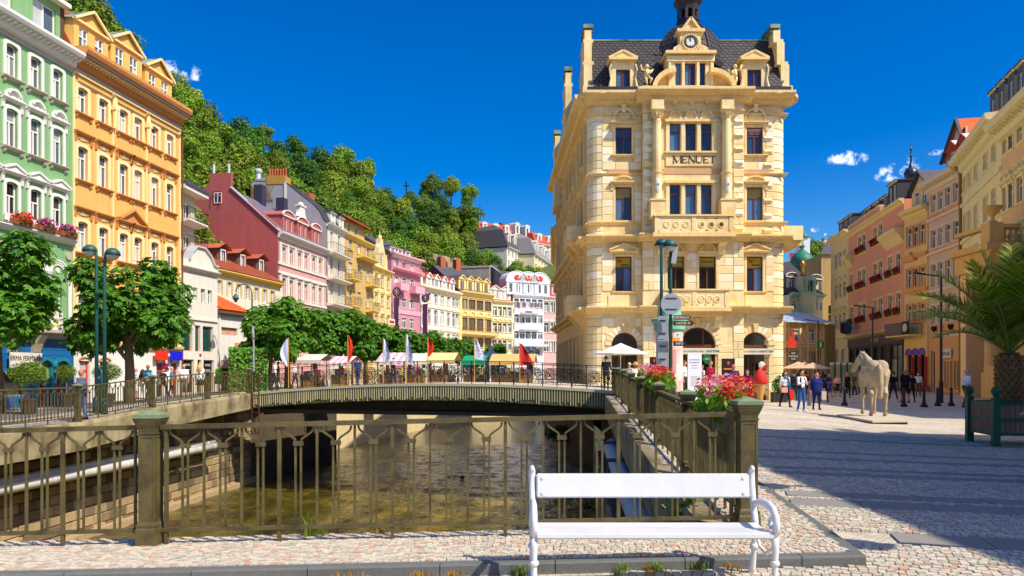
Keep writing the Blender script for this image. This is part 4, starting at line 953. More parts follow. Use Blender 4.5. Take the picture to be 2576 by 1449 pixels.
def balcony(x0,x1,ya,yb,hx_,slab,pr,r):
 y=YB-pr; z0,z1=mz(yb,45+y),mz(ya,45+y); s0,s1=ms(x0,45+y),ms(x1,45+y); cs=[ms(q,45+y)for q in hx_]
 o=MB(); o.box(s0-.12,s1+.12,y-.12,YB,z0-.32,z0-.1); o.box(s0+.1,s1-.1,y+.15,YB,z0-.6,z0-.32); o=o.build('balcony',M_sando,mn)
 b=MB(); mid=[cs[:3],cs[3:]]
 ring_plate(b,s0+.2,(cs[2]+cs[3])/2-.12,z0,z1-.1,mid[0],r,y,y+.14); ring_plate(b,(cs[2]+cs[3])/2+.12,s1-.2,z0,z1-.1,mid[1],r,y,y+.14)
 for a in(s0,(cs[2]+cs[3])/2-.12,s1-.25):b.box(a,a+.25,y-.03,y+.2,z0-.1,z1)
 b.box(s0,s0+.14,y+.1,YB,z0-.1,z1); b.box(s1-.14,s1,y+.1,YB,z0-.1,z1); b.build('parapet',M_sand,o)
 for c in cs:
  n=14; q=MB(); zc_=(z0+z1-.1)/2; q.tube([(c+(r+.03)*math.cos(2*math.pi*i/n),y-.005,zc_+(r+.03)*math.sin(2*math.pi*i/n))for i in range(n+1)],.035,5,cap=False); q.build('ring',M_sand,o)
 bx('parapet_rail',M_sando,o,s0-.06,s1+.06,y-.08,y+.2,z1,z1+.1)
 for x in(s0+.5,s1-.5):MB().ex([(YB,z0-1.25),(YB-.25,z0-1.15),(YB-.35,z0-.8),(y+.2,z0-.62),(y+.2,z0-.32),(YB,z0-.32)],x-.2,x+.2).build('console',M_sand,mn)
q_=lambda z:1381.9+z/3
balcony(1647,1845,544,581,[q_(z)for z in(885,957,1030,1150,1224,1298)],0,.95,.13)
balcony(1668,1834,731,769,[q_(z)for z in(925,983,1041,1147,1205,1263)],0,.8,.15)
for x0,z_,d in((FW,mz(606),1),(-1.1,mz(606),-1),(-1.1,mz(789),-1)):
 wb=1.75 if d>0 else 1.1; bx('side_balcony',M_sando,mn,x0,x0+wb,2.2,5.2,z_+.1,z_+.42); bx('side_parapet',M_sand,mn,x0+(wb-.25 if d>0 else 0),x0+(wb if d>0 else.2),2.2,5.2,z_+.42,z_+1.3); bx('side_parapet',M_sand,mn,x0,x0+wb,2.0,2.2,z_+.42,z_+1.3)
 for y in(2.6,4.8):MB().ey([(FW if d>0 else-.02,z_-.9),(FW if d>0 else-.02,z_+.2),(x0+(1.0 if d>0 else.1),z_+.2),(FW+.3*d if d>0 else-.3,z_-.5)],y-.2,y+.2).build('console',M_sando,mn)
for x0,x1,y in((1530,1602,0),(1875,1925,0),(1675,1800,YB)):bx('relief_panel',M_sand,mn,ms(x0),ms(x1),y-.05,y,mz(770),mz(742))
ez,ry,rz=mz(232),1.75,mz(103,46.7); rx0,rx1=.3,11.55
b=MB(); b.quad((.15,.0,ez),(FW-.15,.0,ez),(rx1,ry,rz),(rx0,ry,rz)); b.quad((rx0,ry,rz),(rx1,ry,rz),(rx1,18,rz),(rx0,18,rz)); b.add([(.15,0,ez),(rx0,ry,rz),(rx0,18,rz),(.15,18,ez)],[(0,1,2,3)]); b.add([(FW-.15,0,ez),(FW-.15,18,ez),(rx1,18,rz),(rx1,ry,rz)],[(0,1,2,3)])
rf=b.build('roof',M_slated,mn,fix=False)
b=MB(); b.box(-.1,B0-.2,-.5,.0,ez-.12,ez+.16); b.box(B1+.2,FW+.1,-.5,.0,ez-.12,ez+.16); b.build('gutter',M_cupd,mn)
bx('ridge_cap',M_copper,mn,rx0-.05,rx1+.05,ry-.08,ry+.1,rz,rz+.08)
def keep(t,v):
 s=lerp(.15,FW-.15,t); z=lerp(ez,rz,v)
 for a,c,zt in((ms(1542),ms(1600),mz(140)),(ms(1870),ms(1925),mz(140))):
  if a<s<c and z<zt:return False
 if ms(1655)<s<ms(1815)and z<mz(112):return False
 return True
tiles(rf,(.2,-.02,ez),(FW-.4,0,0),(0,ry,rz-ez),36,18,HEX,M_slate,M_slates,.02,300,keep,'shingle',.03)
for cx in(1381.9+556/3,1381.9+1547/3):
 s=ms(cx,44.8); y=-.2; z0=mz(230,44.8); zt=mz(153,44.8); hw=.69
 o=MB(); wall_mesh(o,s-hw,s+hw,z0,zt,[(s-.42,s+.42,z0+.02,mz(174,44.8))],y,.2); o.quad((s-hw,y,z0),(s-hw,y,zt),(s-hw,1.6,zt),(s-hw,1.6,z0)); o.quad((s+hw,y,zt),(s+hw,y,z0),(s+hw,1.6,z0),(s+hw,1.6,zt)); o=o.build('dormer',M_sand,mn,fix=False)
 bx('dormer_cornice',M_sando,o,s-hw-.15,s+hw+.15,y-.25,1.4,zt,zt+.14)
 b=MB(); b.ey([(s-hw-.1,zt+.14),(s+hw+.1,zt+.14),(s,zt+.52)],y-.1,1.3)
 for d in(-1,1):b.bar((s+d*(hw+.16),.4,zt+.16),(s,.4,zt+.58),1.5,.12)
 b.build('pediment',M_sando,o)
 b=MB()
 for d in(-1,1):b.tube([(s+d*(hw+.02),y-.06,zt-.25),(s+d*(hw+.12),y-.06,zt-.5),(s+d*(hw+.04),y-.06,zt-1.1),(s+d*(hw+.12),y-.06,z0+.1)],[.08,.05,.05,.12],6)
 b.build('volute',M_sand,o)
 w_=win(mn,I4,s,z0+.03,.84,mz(174,44.8)-z0-.03,'I',M_brown,G_blue,y=y+.12)
yC=-.45; kC=44.55; zc0,zc1=mz(230,kC),mz(138,kC); sC=ms(1737,kC)
hz=[(ms(q_(a),kC),ms(q_(c),kC),mz(217,kC),mz(158,kC))for a,c in((950,995),(1022,1105),(1135,1178))]
o=MB(); wall_mesh(o,ms(q_(895),kC),ms(q_(1240),kC),zc0,zc1,hz,yC,.2)
for s in(ms(q_(895),kC),ms(q_(1240),kC)):o.quad((s,yC,zc0),(s,yC,zc1),(s,1.6,zc1),(s,1.6,zc0))
cd=o.build('clock_dormer',M_sand,mn,fix=False)
for a,c,z0,z1 in hz:win(mn,I4,(a+c)/2,z0,c-a,z1-z0,'I' if c-a>.6 else 'P',M_brown,G_blue,y=yC+.12)
bx('dormer_sill',M_sando,cd,ms(q_(935),kC),ms(q_(1200),kC),yC-.14,yC,mz(222,kC),mz(217,kC))
bx('dormer_cornice',M_sando,cd,ms(q_(872),kC),ms(q_(1252),kC),yC-.3,1.2,mz(138,kC),mz(131,kC)); bx('dormer_frieze',M_sand,cd,ms(q_(885),kC),ms(q_(1245),kC),yC-.12,yC,mz(155,kC),mz(142,kC))
for qx in(908,1010,1120,1225):bx('dormer_pilaster',M_sand,cd,ms(q_(qx)-3,kC),ms(q_(qx)+3,kC),yC-.08,yC,mz(218,kC),mz(155,kC))
b=MB(); X=lambda q:ms(q_(q),kC); Z=lambda y:mz(y/3,kC)
b.ey([(X(930),Z(392)),(X(1205),Z(392)),(X(1195),Z(360)),(X(1165),Z(345)),(X(1145),Z(335)),(X(1140),Z(245)),(X(988),Z(245)),(X(985),Z(335)),(X(965),Z(345)),(X(938),Z(360))],yC-.05,yC+.7); cg=b.build('clock_gable',M_sand,cd)
bx('gable_cornice',M_sando,cd,X(962),X(1168),yC-.18,yC+.75,Z(245),Z(222)); b=MB().ey([(X(1012),Z(222)),(X(1125),Z(222)),(X(1068),Z(142))],yC-.02,yC+.6)
b.bar((X(1005),yC+.25,Z(222)),(X(1068),yC+.25,Z(138)),.8,.13); b.bar((X(1131),yC+.25,Z(222)),(X(1068),yC+.25,Z(138)),.8,.13); b.build('gable_pediment',M_sando,cd)
n=18; cxk,czk=X(1064),Z(318); b=MB().tube([(cxk+.32*math.cos(2*math.pi*i/n),yC-.09,czk+.32*math.sin(2*math.pi*i/n))for i in range(n+1)],.05,6,cap=False); b.build('clock_rim',mat('clock_rim',srgb(70,66,66),.5,.05,5),cd,smooth=True)
b=MB().ey([(cxk+.31*math.cos(2*math.pi*i/n),czk+.31*math.sin(2*math.pi*i/n))for i in range(n)],yC-.085,yC-.06); ck=b.build('clock_face',M_wf,cd)
M_blk=mat('black_paint',srgb(28,26,26),.5,.05,5)
MB().bar((cxk,yC-.1,czk),(cxk-.11,yC-.1,czk+.24),.025,.012,up=(0,1,0)).bar((cxk,yC-.1,czk),(cxk-.005,yC-.1,czk+.2),.035,.012,up=(0,1,0)).build('clock_hands',M_blk,ck)
for i in range(4):t=i*math.pi/2; MB().bar((cxk+.2*math.cos(t),yC-.092,czk+.2*math.sin(t)),(cxk+.29*math.cos(t),yC-.092,czk+.29*math.sin(t)),.03,.01,up=(0,1,0)).build('hour_mark',M_blk,ck)
b=MB()
for i in range(20):
 t=2*math.pi*i/20; b.ball((cxk+.46*math.cos(t),yC-.08,czk+.44*math.sin(t)-.03),(.08,.07,.07),6,4)
for d in(-1,1):
 for j in range(6):t=R(20+j*26); b.tube([(cxk+d*.62,yC-.08,Z(388)),(cxk+d*(.62+.24*math.cos(t)*.6),yC-.1,Z(388)+.3*math.sin(t))],[.02,.05],5)
b.build('garland',M_sand,cd)
for d,(xa,za,xb,zb_)in((-1,(785,690,945,545)),(1,(1385,685,1203,545))):
 b=MB(); n=9; pts=[]
 for i in range(n+1):
  t=math.pi/2*i/n; x=X(xb)+(X(xa)-X(xb))*math.cos(t); z=Z(za)+(Z(zb_)-Z(za))*math.sin(t); pts.append((x,z))
 for p,q in zip(pts,pts[1:]):b.bar((p[0],yC-.05,p[1]),(q[0],yC-.05,q[1]),.75,.26)
 b.ey(pts+[(X(xb),Z(za))],yC+.1,yC+.3); b.build('broken_pediment',M_sando,cd)
bx('dormer_base',M_sando,mn,B0+.6,B1-.6,yC-.2,0.3,mz(240,kC),mz(228,kC))
dx,dy=ms(1732,47.0),2.15; P8=math.pi/8
o=MB().lathe([(2.0,rz-3.4),(2.0,mz(168,45.5)),(2.36,mz(165,45.5)),(2.4,mz(150,45.5)),(2.3,mz(148,45.5))],8,(dx,dy,0),ph=P8).build('dome_drum',M_cupd,mn)
z0,z1=mz(149,45.5),mz(83,47); pr=[(2.1*math.cos(t)**.9+.0 if i<9 else.8,lerp(z0,z1+.5,math.sin(t)))for i,t in enumerate([R(8*i)for i in range(9)])]
dm=MB().lathe(pr,8,(dx,dy,0),ph=P8).build('dome',M_slated,mn)
hexs=MB(); cnt2=0
for k in range(8):
 a0,a1=2*math.pi*k/8+P8,2*math.pi*(k+1)/8+P8
 for(r0,za),(r1,zb_)in zip(pr,pr[1:]):
  A,B=Vector((dx+r0*math.cos(a0),dy+r0*math.sin(a0),za)),Vector((dx+r0*math.cos(a1),dy+r0*math.sin(a1),za)); D=Vector((dx+r1*math.cos(a0),dy+r1*math.sin(a0),zb_)); E=Vector((dx+r1*math.cos(a1),dy+r1*math.sin(a1),zb_))
  if(A+B).y/2>dy+.5:continue
  tiles(dm,A.lerp(D,0),(B-A)*((r0+r1)/2/r0),((D+E)-(A+B))/2,max(2,int(round((B-A).length/.36))),1,HEX,M_slate,M_slates,.02,300,None,'shingle',.03)
 MB().tube([(dx+(r*1.01)*math.cos(a0),dy+r*1.01*math.sin(a0),z)for r,z in pr],.06,6).build('dome_rib',M_cupd,dm)
zt=pr[-1][1]; rt=.66
MB().lathe([(.9,zt-.35),(.72,zt-.1),(.7,mz(55,47))],8,(dx,dy,0),ph=P8).lathe([(.74,mz(55,47)),(.74,mz(52,47)),(.3,mz(51,47))],8,(dx,dy,0),ph=P8).build('lantern_base',M_cupd,mn)
lz0,lz1=mz(52,47),mz(28,47)
lt=MB().lathe([(.66,lz1),(.72,lz1+.3),(.9,mz(6,47)),(.92,mz(0,47)),(.72,mz(-4,47)),(.75,mz(-20,47)),(.35,mz(-40,47)),(.1,mz(-70,47)),(.02,mz(-110,47))],8,(dx,dy,0),ph=P8).build('lantern_roof',M_cupd,mn)
for k in range(8):t=2*math.pi*k/8+P8; bx('lantern_post',M_cupd,mn,dx+.58*math.cos(t)-.08,dx+.58*math.cos(t)+.08,dy+.58*math.sin(t)-.08,dy+.58*math.sin(t)+.08,lz0,lz1+.02)
def endgable(x,y,zt,zb,wd,lean):
 o=MB(); H=zt-zb
 for(t0,t1,w0,dd_)in((0,.12,.62,.0),(.12,.42,.5,.25),(.42,.46,.66,.25),(.46,.74,.46,.5),(.74,.78,.6,.5),(.78,.93,.42,.72)):
  o.box(x+lean*(1-t0)*.5-w0/2,x+lean*(1-t0)*.5+w0/2,y-.3+dd_,y+3.0-dd_,zb+H*t0,zb+H*t1)
 o=o.build('end_gable',M_sand,mn)
 b=MB(); b.box(x-.3,x+.3,y+.35,y+2.0,zb+H*.95,zb+H); b.box(x-.3,x+.3,y+.45,y+1.9,zb+H*.9,zb+H*.93); b.build('copper_cap',M_copper,o)
endgable(ms(1479,46),.4,mz(65,46),ez-.1,.5,-.15); endgable(ms(1947,46),.4,mz(65,46),ez-.1,.5,1.0)
endgable(-.45,9.5,zz(183,56),ez-.3,.5,0); endgable(-.75,17.5,zz(338,64),ez-3,.5,0)
for x,d in((1381.9+735/3,1),(1381.9+1400/3,-1)):
 s=ms(x,44.6); z0=mz(212,44.6); b=MB(); y=-.42
 b.tube([(s,y,z0+.4),(s+.02*d,y,z0+.62),(s,y,z0+.85)],[.15,.17,.12],8); b.ball((s+.0,y-.03,z0+1.02),(.13,.13,.14),8,6)
 b.tube([(s-.12*d,y,z0+.85),(s-.3*d,y-.05,z0+.82),(s-.36*d,y-.05,z0+1.12)],[.07,.06,.045],6); b.tube([(s+.12*d,y,z0+.82),(s+.22*d,y-.1,z0+.65),(s+.1*d,y-.16,z0+.55)],[.065,.055,.04],6)
 b.tube([(s-.06*d,y,z0+.42),(s-.05*d,y-.12,z0+.2),(s+.02*d,y-.05,z0-.08)],[.1,.08,.05],6); b.tube([(s+.08*d,y,z0+.42),(s+.26*d,y-.12,z0+.28),(s+.2*d,y-.05,z0+.02)],[.1,.085,.05],6)
 b.ey([(s+.1*d,z0+.8),(s+.42*d,z0+.95),(s+.36*d,z0+.75),(s+.12*d,z0+.62)],y+.08,y+.12)
 b.build('putto_statue',mat('gilded_stone',srgb(226,200,140),.5,.1,8),mn,smooth=True)
M_awn=mat('awning_cloth',srgb(226,218,190),.8,.05,4)
for s,a,yy in arches:
 y=yy-.35; z0,z1=mz(892),mz(877); hw=a+.14
 o=bx('awning',M_awn,mn,s-hw,s+hw,y,yy,z0,z1)
 q=text('lettering','OLD CARLSBAD GRILL',.13,mat('grey_print',srgb(150,144,130),.7,0),mn,(s-hw*.28,y-.01,(z0+z1)/2)); q=text('lettering','MATTONI',.17,MATS['ink'],mn,(s+hw*.68,y-.01,(z0+z1)/2))
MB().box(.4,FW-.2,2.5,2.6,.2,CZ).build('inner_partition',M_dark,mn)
def side_pt(F_,x,y,off=0.0):
 """pixel -> (local y, local z) on the plane local x = off (the flank that faces the camera)"""
 P_=F_.P+F_.d*off; ux_=ux(x); t=P_.dot(F_.d.xy.to_3d())-F_.P.z*0; t=(P_.x*F_.d.x+P_.y*F_.d.y)/(ux_*F_.d.x+F_.d.y)
 nx,ny=-F_.d.y,F_.d.x; return((ux_*t-P_.x)*nx+(t-P_.y)*ny,zz(y,t)-F_.z0)
def foff(F_,x,y,off):
 """pixel -> (s, z) on a plane parallel to the front, off metres behind it"""
 nx,ny=-F_.d.y,F_.d.x; Px,Py=F_.P.x+nx*off,F_.P.y+ny*off; u=ux(x); t=(Px*F_.d.y-Py*F_.d.x)/(u*F_.d.y-F_.d.x)
 return((u*t-Px)*F_.d.x+(t-Py)*F_.d.y,zz(y,t)-F_.z0)
def body(F_,depth,top,m,left=True,right=True):
 b=MB()
 if left:b.quad((0,0,-.6),(0,0,top),(0,depth,top),(0,depth,-.6))
 if right:b.quad((F_.L,0,top),(F_.L,0,-.6),(F_.L,depth,-.6),(F_.L,depth,top))
 b.quad((F_.L,depth,-.6),(0,depth,-.6),(0,depth,top),(F_.L,depth,top)); b.build('side_walls',m,F_.e,fix=False)
def roof(F_,top,ry,rh,m,ov=.35,depth=None,gm=None,name='roof'):
 depth=depth or ry*2; b=MB(); L_=F_.L
 b.add([(-.0,-ov,top),(L_,-ov,top),(L_,ry,top+rh),(0,ry,top+rh),(0,depth,top),(L_,depth,top)],[(0,1,2,3),(3,2,5,4)])
 b.add([(0,-ov,top),(0,ry,top+rh),(0,depth,top)],[(0,1,2)]); b.add([(L_,-ov,top),(L_,ry,top+rh),(L_,depth,top)],[(0,2,1)])
 return b.build(name,m,F_.e,fix=False)
def cornice(F_,z,pr,h,m,br=0,brm=None,s0=0,s1=None,y=0,name='cornice'):
 s1=F_.L if s1 is None else s1
 mould(name,F_.e,F_.fr,m,s0,s1,[(y,z),(y-pr*.3,z+h*.1),(y-pr*.4,z+h*.5),(y-pr*.9,z+h*.62),(y-pr,z+h*.78),(y-pr,z+h*.96),(y,z+h)])
 if br:brackets('modillion',F_.e,F_.fr,brm or m,s0,s1,z+h*.52,br,w=.14,pr=pr*.75,h=h*.45)
def railp(p,s0,s1,y,z,m,h=1.0,n=14):
 """balcony rail part under p"""
 b=MB(); b.box(s0,s1,y-.02,y+.02,z+h-.04,z+h); b.box(s0,s1,y-.015,y+.015,z+.06,z+.09)
 for i in range(n+1):x=lerp(s0,s1,i/n); b.box(x-.012,x+.012,y-.012,y+.012,z,z+h)
 for x in(s0,s1):
  b.box(x-.02,x+.02,y,0,z+h-.04,z+h)
  for k in range(3):b.box(x-.01,x+.01,y*(k+.5)/3-.01,y*(k+.5)/3+.01,z,z+h)
 return b.build('railing',m,p)
def balc(F_,s0,s1,z,pr,sm,rm,n=14,h=1.0):
 o=MB().ex([(0,z-.3),(-pr*.5,z-.22),(-pr,z-.12),(-pr,z),(0,z)],s0,s1).build('balcony',sm,F_.e); o.matrix_basis=F_.fr
 railp(o,s0+.03,s1-.03,-pr+.05,z,rm,h,n); return o
def dormer(F_,s,y,z0,w,h,depth,wm,rm,tm,kind='gable',nw=1,gm=None,rh=.5,fm=None,style='I'):
 """roof dormer standing on the front slope; kind gable / flat / arc / shed"""
 b=MB(); ww=w/nw*.52; hs=[(s+(i-(nw-1)/2)*w/nw*.92-ww/2,s+(i-(nw-1)/2)*w/nw*.92+ww/2,z0+h*.16,z0+h*.86)for i in range(nw)]
 wall_mesh(b,s-w/2,s+w/2,z0,z0+h,hs,y,.12); b.quad((s-w/2,y,z0),(s-w/2,y,z0+h),(s-w/2,y+depth,z0+h),(s-w/2,y+depth,z0)); b.quad((s+w/2,y,z0+h),(s+w/2,y,z0),(s+w/2,y+depth,z0),(s+w/2,y+depth,z0+h))
 o=b.build('dormer',wm,F_.e,fix=False)
 for h4 in hs:win(F_.e,F_.fr,(h4[0]+h4[1])/2,h4[2],ww,h4[3]-h4[2],style,fm,gm,y=y+.06,split=w>2,sur=(tm,.07,.03-y*0)if False else None)
 b=MB(); a=w/2+.12; zt=z0+h
 if kind=='gable':
  b.ey([(s-w/2,zt),(s+w/2,zt),(s,zt+rh)],y+.02,y+.06); b.build('gable',wm,o)
  b=MB(); b.add([(s-a,y-.18,zt-.05),(s,y-.18,zt+rh+.06),(s,y+depth,zt+rh+.06),(s-a,y+depth,zt-.05)],[(0,3,2,1)]); b.add([(s+a,y-.18,zt-.05),(s,y-.18,zt+rh+.06),(s,y+depth,zt+rh+.06),(s+a,y+depth,zt-.05)],[(0,1,2,3)]); b.build('dormer_roof',rm,o,fix=False)
  b=MB(); b.bar((s-a,y-.16,zt-.06),(s,y-.16,zt+rh),.1,.12).bar((s+a,y-.16,zt-.06),(s,y-.16,zt+rh),.1,.12); b.box(s-a,s+a,y-.15,y,zt-.1,zt); b.build('barge_trim',tm,o)
 elif kind=='arc':
  n=10; P_=[(s-a*math.cos(math.pi*i/n),zt+rh*math.sin(math.pi*i/n))for i in range(n+1)]; b.ey(P_,y-.05,y+depth); b.build('arched_gable',wm,o); b=MB()
  for p,q in zip(P_,P_[1:]):b.bar((p[0],y-.06,p[1]),(q[0],y-.06,q[1]),.2,.1)
  b.box(s-a,s+a,y-.12,y,zt-.1,zt+.02); b.build('arch_trim',tm,o)
 else:
  b.box(s-a,s+a,y-.2,y+depth,zt,zt+.1); b.build('dormer_roof',rm,o); bx('dormer_cornice',tm,o,s-a+.02,s+a-.02,y-.14,y,zt-.12,zt-.003)
 return o
def soft(c,s=.80,v=.84):
 l=.3*c[0]+.55*c[1]+.15*c[2]; return tuple((l+(q-l)*s)*v for q in c)
wmr=lambda n,c:mat(n+'_plaster',soft(c,.9,1.0),.88,.08,.9,streak=.1,bump=.25,bscale=30)  # right-row plaster left lighter, the missing light made up in its colour
wm=lambda n,c,v=.09:mat(n+'_plaster',soft(c),.88,v,.9,streak=.18,bump=.25,bscale=30)
T_white=mat('white_trim',srgb(226,218,204),.8,.06,2,streak=.06,bump=.2)
T_grey=mat('grey_trim',srgb(186,172,152),.85,.12,3,streak=.12,bump=.3)
T_rust=mat('rust_trim',srgb(206,140,78),.85,.1,3,streak=.08,bump=.25)
T_cream=mat('cream_trim',srgb(244,214,150),.85,.06,2,bump=.2)
R_red=mat('red_roof_tile',srgb(176,92,66),.8,.12,3,obj=.15,bump=.25,bscale=15); R_reds=mat('red_roof_tiles',srgb(176,92,66),.8,.12,3,isl=.15,bump=.25,bscale=15)
R_org=mat('orange_roof_tile',srgb(226,108,48),.75,.1,3,obj=.1); R_dark=mat('dark_roof_sheet',srgb(84,80,84),.6,.12,2,streak=.1)
R_brick=mat('brick_red_roof',srgb(186,74,52),.75,.12,3); R_mans=mat('red_mansard',srgb(158,78,52),.8,.15,10,bump=.4,bscale=20)
plan=lambda x:27.4/(.138-ux(x))
W_green=wm('green',srgb(132,188,112)); T_terr=mat('tiles_blue',srgb(24,110,168),.2,.15,4,isl=.28,hue=.03,spec=.6); T_teal=mat('teal_glaze',srgb(30,128,150),.2,.2,6,spec=.6)
Fg=Fac('green_house','tall green townhouse with white stucco ornaments and blue tiled shopfront',-300,plan(-300),182.5,plan(182.5),.02)
c3,c2=Fg.loc(144.5),Fg.loc(89); dcs=c3-c2; cols=[c3-dcs*i for i in range(7)]
rz_=lambda F_,x,ya,yb:(F_.z(x,yb),F_.z(x,ya))
T_=mat('white_stucco',srgb(226,222,212),.85,.06,3,bump=.3,bscale=15)
A_,B_,C_=rz_(Fg,144.5,175,253),rz_(Fg,144.5,325,415),rz_(Fg,144.5,495,592); D_=rz_(Fg,144.5,705,776)
top=Fg.z(180,150)
shop_t=Fg.z(150,853)
dr=[(Fg.loc(134),Fg.loc(155)),(Fg.loc(92),Fg.loc(113))]
ex=[(a,c,-.1,Fg.z(144,925))for a,c in dr]+[(Fg.loc(-60),Fg.loc(60),.6,Fg.z(30,930))]
grid_front(Fg,W_green,[(*A_,dict(sur=(T_,.16,.06,1),sill=(T_grey,.26,.22,1))),(*B_,dict(sur=(T_,.16,.06,1),sill=(T_grey,.26,.22,1),hood=('arc',T_,.3,.22,.3))),(*C_,dict(sur=(T_,.16,.06,1),hood=('br3',T_,.32,.24,.32),gm=G_dark)),(*D_,dict(w=.62))],cols,.67,top,extra=ex)
cornice(Fg,Fg.z(180,172),.75,.75,T_,br=34,brm=T_); bx('frieze',T_grey,Fg.e,0,Fg.L,-.04,0,Fg.z(180,182),Fg.z(180,171))
for y in(603,566):pass
zb=Fg.z(178,612); mould('string_course',Fg.e,Fg.fr,T_,0,Fg.L+.02,[(0,zb-.1),(-.2,zb),(-.3,zb+.12),(-.3,zb+.2),(0,zb+.22)]); bx('parapet_panel',W_green,Fg.e,0,Fg.L,-.12,0,zb+.24,C_[0]-.16)
me=MB().box(-.55,.55,-.04,0,-.16,.16).mesh('relief_panel',T_,fix=False)
for c in cols:place('relief_panel',me,Fg.e,Fg.fr,c,zb+.5,-.125)
mould('balcony_ledge',Fg.e,Fg.fr,T_grey,0,Fg.L,[(0,C_[0]-.14),(-.28,C_[0]-.1),(-.32,C_[0]-.03),(0,C_[0])])
for c in cols:
 zs=Fg.z(150,690); a=dcs*.46
 for r_,pr in((a,.1),(a-.1,.07),(a-.2,.05)):
  n=12; b=MB(); P_=[(c-r_*math.cos(math.pi*i/n),zs+r_*math.sin(math.pi*i/n))for i in range(n+1)]
  for p,q in zip(P_,P_[1:]):b.bar((p[0],-pr/2,p[1]),(q[0],-pr/2,q[1]),pr,.08)
  b.build('arch_moulding',T_,Fg.e)
 b=MB().tube([(c+dcs/2,-.1,shop_t+.55),(c+dcs/2,-.1,zs-.1)],.1,10); b.lathe([(.1,0),(.16,.1),(.2,.22),(.2,.28)],10,(c+dcs/2,-.1,zs-.2)); b.build('column',T_,Fg.e)
 MB().tube([(c,0,Fg.z(150,682)),(c,-.05,Fg.z(150,682))],.12,12).build('roundel',T_,Fg.e); MB().tube([(c+dcs/2,0,Fg.z(150,640)),(c+dcs/2,-.08,Fg.z(150,640))],.2,14).build('medallion',T_grey,Fg.e)
mould('shop_cornice',Fg.e,Fg.fr,T_grey,0,Fg.L,[(0,shop_t-.05),(-.3,shop_t+.15),(-.6,shop_t+.25),(-.6,shop_t+.38),(0,shop_t+.45)])
for x in(25,84):s=Fg.loc(x); MB().ex([(0,shop_t-.8),(-.2,shop_t-.7),(-.35,shop_t-.3),(-.62,shop_t+.1),(0,shop_t+.1)],s-.22,s+.22).build('carved_console',T_grey,Fg.e)
b=MB(); tw,th=.115,.27; s=Fg.loc(-40)
while s<Fg.L-.02:
 z=.0
 while z<shop_t-.08:
  cx,cz=s+tw/2,z+th/2
  inside=any(a-.02<cx<c+.02 and cz<ex[0][3]+.12*0 for a,c in dr)or(Fg.loc(-60)<cx<Fg.loc(62)and.6<cz<ex[2][3])
  arch=any(math.hypot(cx-(a+c)/2-.12,max(0,cz-ex[0][3]+.25))<.62 and cz>1.2 for a,c in dr)
  if not inside and not arch:b.box(s+.006,s+tw-.006,-.05,.0,z+.007,z+th-.007)
  z+=th
 s+=tw
tag(b.build('glazed_tiles',T_terr,Fg.e,fix=False),kind='stuff')
for a,c in dr:
 m=(a+c)/2+.12; zs=ex[0][3]-.1; r_=.52; b=MB(); n=12; P_=[(m-r_,0.0)]+[(m-r_*math.cos(math.pi*i/n),zs+r_*math.sin(math.pi*i/n))for i in range(n+1)]+[(m+r_,0.0)]
 for p,q in zip(P_,P_[1:]):b.bar((p[0],-.1,p[1]),(q[0],-.1,q[1]),.3,.16)
 b.build('teal_arch',T_teal,Fg.e)
 d_=MB(); M_door=mat('orange_red_door',srgb(206,72,44),.5,.1,5)
 d_.box(a,a+.07,.1,.17,0,zs); d_.box(c-.07,c,.1,.17,0,zs); d_.box(a+.07,c-.07,.1,.17,zs-.5,zs-.3); d_.box(a+.07,c-.07,.1,.17,0,.9); o=d_.build('door',M_door,Fg.e); bx('pane',G_dark,o,a+.07,c-.07,.14,.155,.9,zs+.35)
bx('pane',G_dark,Fg.e,Fg.loc(-60),Fg.loc(60),.15,.17,.5,ex[2][3])
sg=bx('shop_sign',T_white,Fg.e,Fg.loc(9),Fg.loc(89),-.35,-.28,Fg.z(50,926),Fg.z(50,887))
text('lettering','ERMA FERMANN',.30,M_blk,Fg.e,((Fg.loc(9)+Fg.loc(89))/2,-.36,Fg.z(50,902)),xs=.86); text('lettering','GERMANY',.12,M_blk,Fg.e,((Fg.loc(9)+Fg.loc(89))/2+.1,-.36,Fg.z(50,915)))
bn=bx('advert_board',T_white,Fg.e,Fg.loc(102),Fg.loc(150),-.18,-.12,Fg.z(140,832),Fg.z(140,784)); bx('advert_stripe',mat('yellow_print',srgb(226,196,60),.7,.1),Fg.e,Fg.loc(106),Fg.loc(146),-.186,-.18,Fg.z(140,822),Fg.z(140,817)); bx('advert_badge',mat('blue_print',srgb(50,80,170),.7,.1),Fg.e,Fg.loc(138),Fg.loc(147),-.187,-.18,Fg.z(140,830),Fg.z(140,824))
text('lettering','VYHLEDY - ROOMS',.16,mat('grey_print',srgb(150,144,130),.7,0),Fg.e,(Fg.loc(126),-.19,Fg.z(140,805)))
body(Fg,11,top,W_green)
at=Fg.z(180,26)+.1; o=wall_mesh(MB(),0,Fg.L-.3,top,at,[(c-.75,c+.75,top+.25,at-.35)for c in(cols[0]-.3,cols[2]-.2,cols[4])],.45,.15).build('attic_wall',W_green,Fg.e,fix=False)
for c in(cols[0]-.3,cols[2]-.2,cols[4]):win(Fg.e,Fg.fr,c,top+.25,1.5,at-top-.6,'I',M_wf,G_curt,y=.55)
bx('attic_cornice',T_white,Fg.e,0,Fg.L,.05,3,at,at+.2); roof(Fg,at+.2,5.5,2.2,R_dark,ov=-.2,depth=11); bx('attic_flank',mat('tarred_wall',srgb(96,70,54),.9,.15),Fg.e,Fg.L-.3,Fg.L,.45,10,top,at)
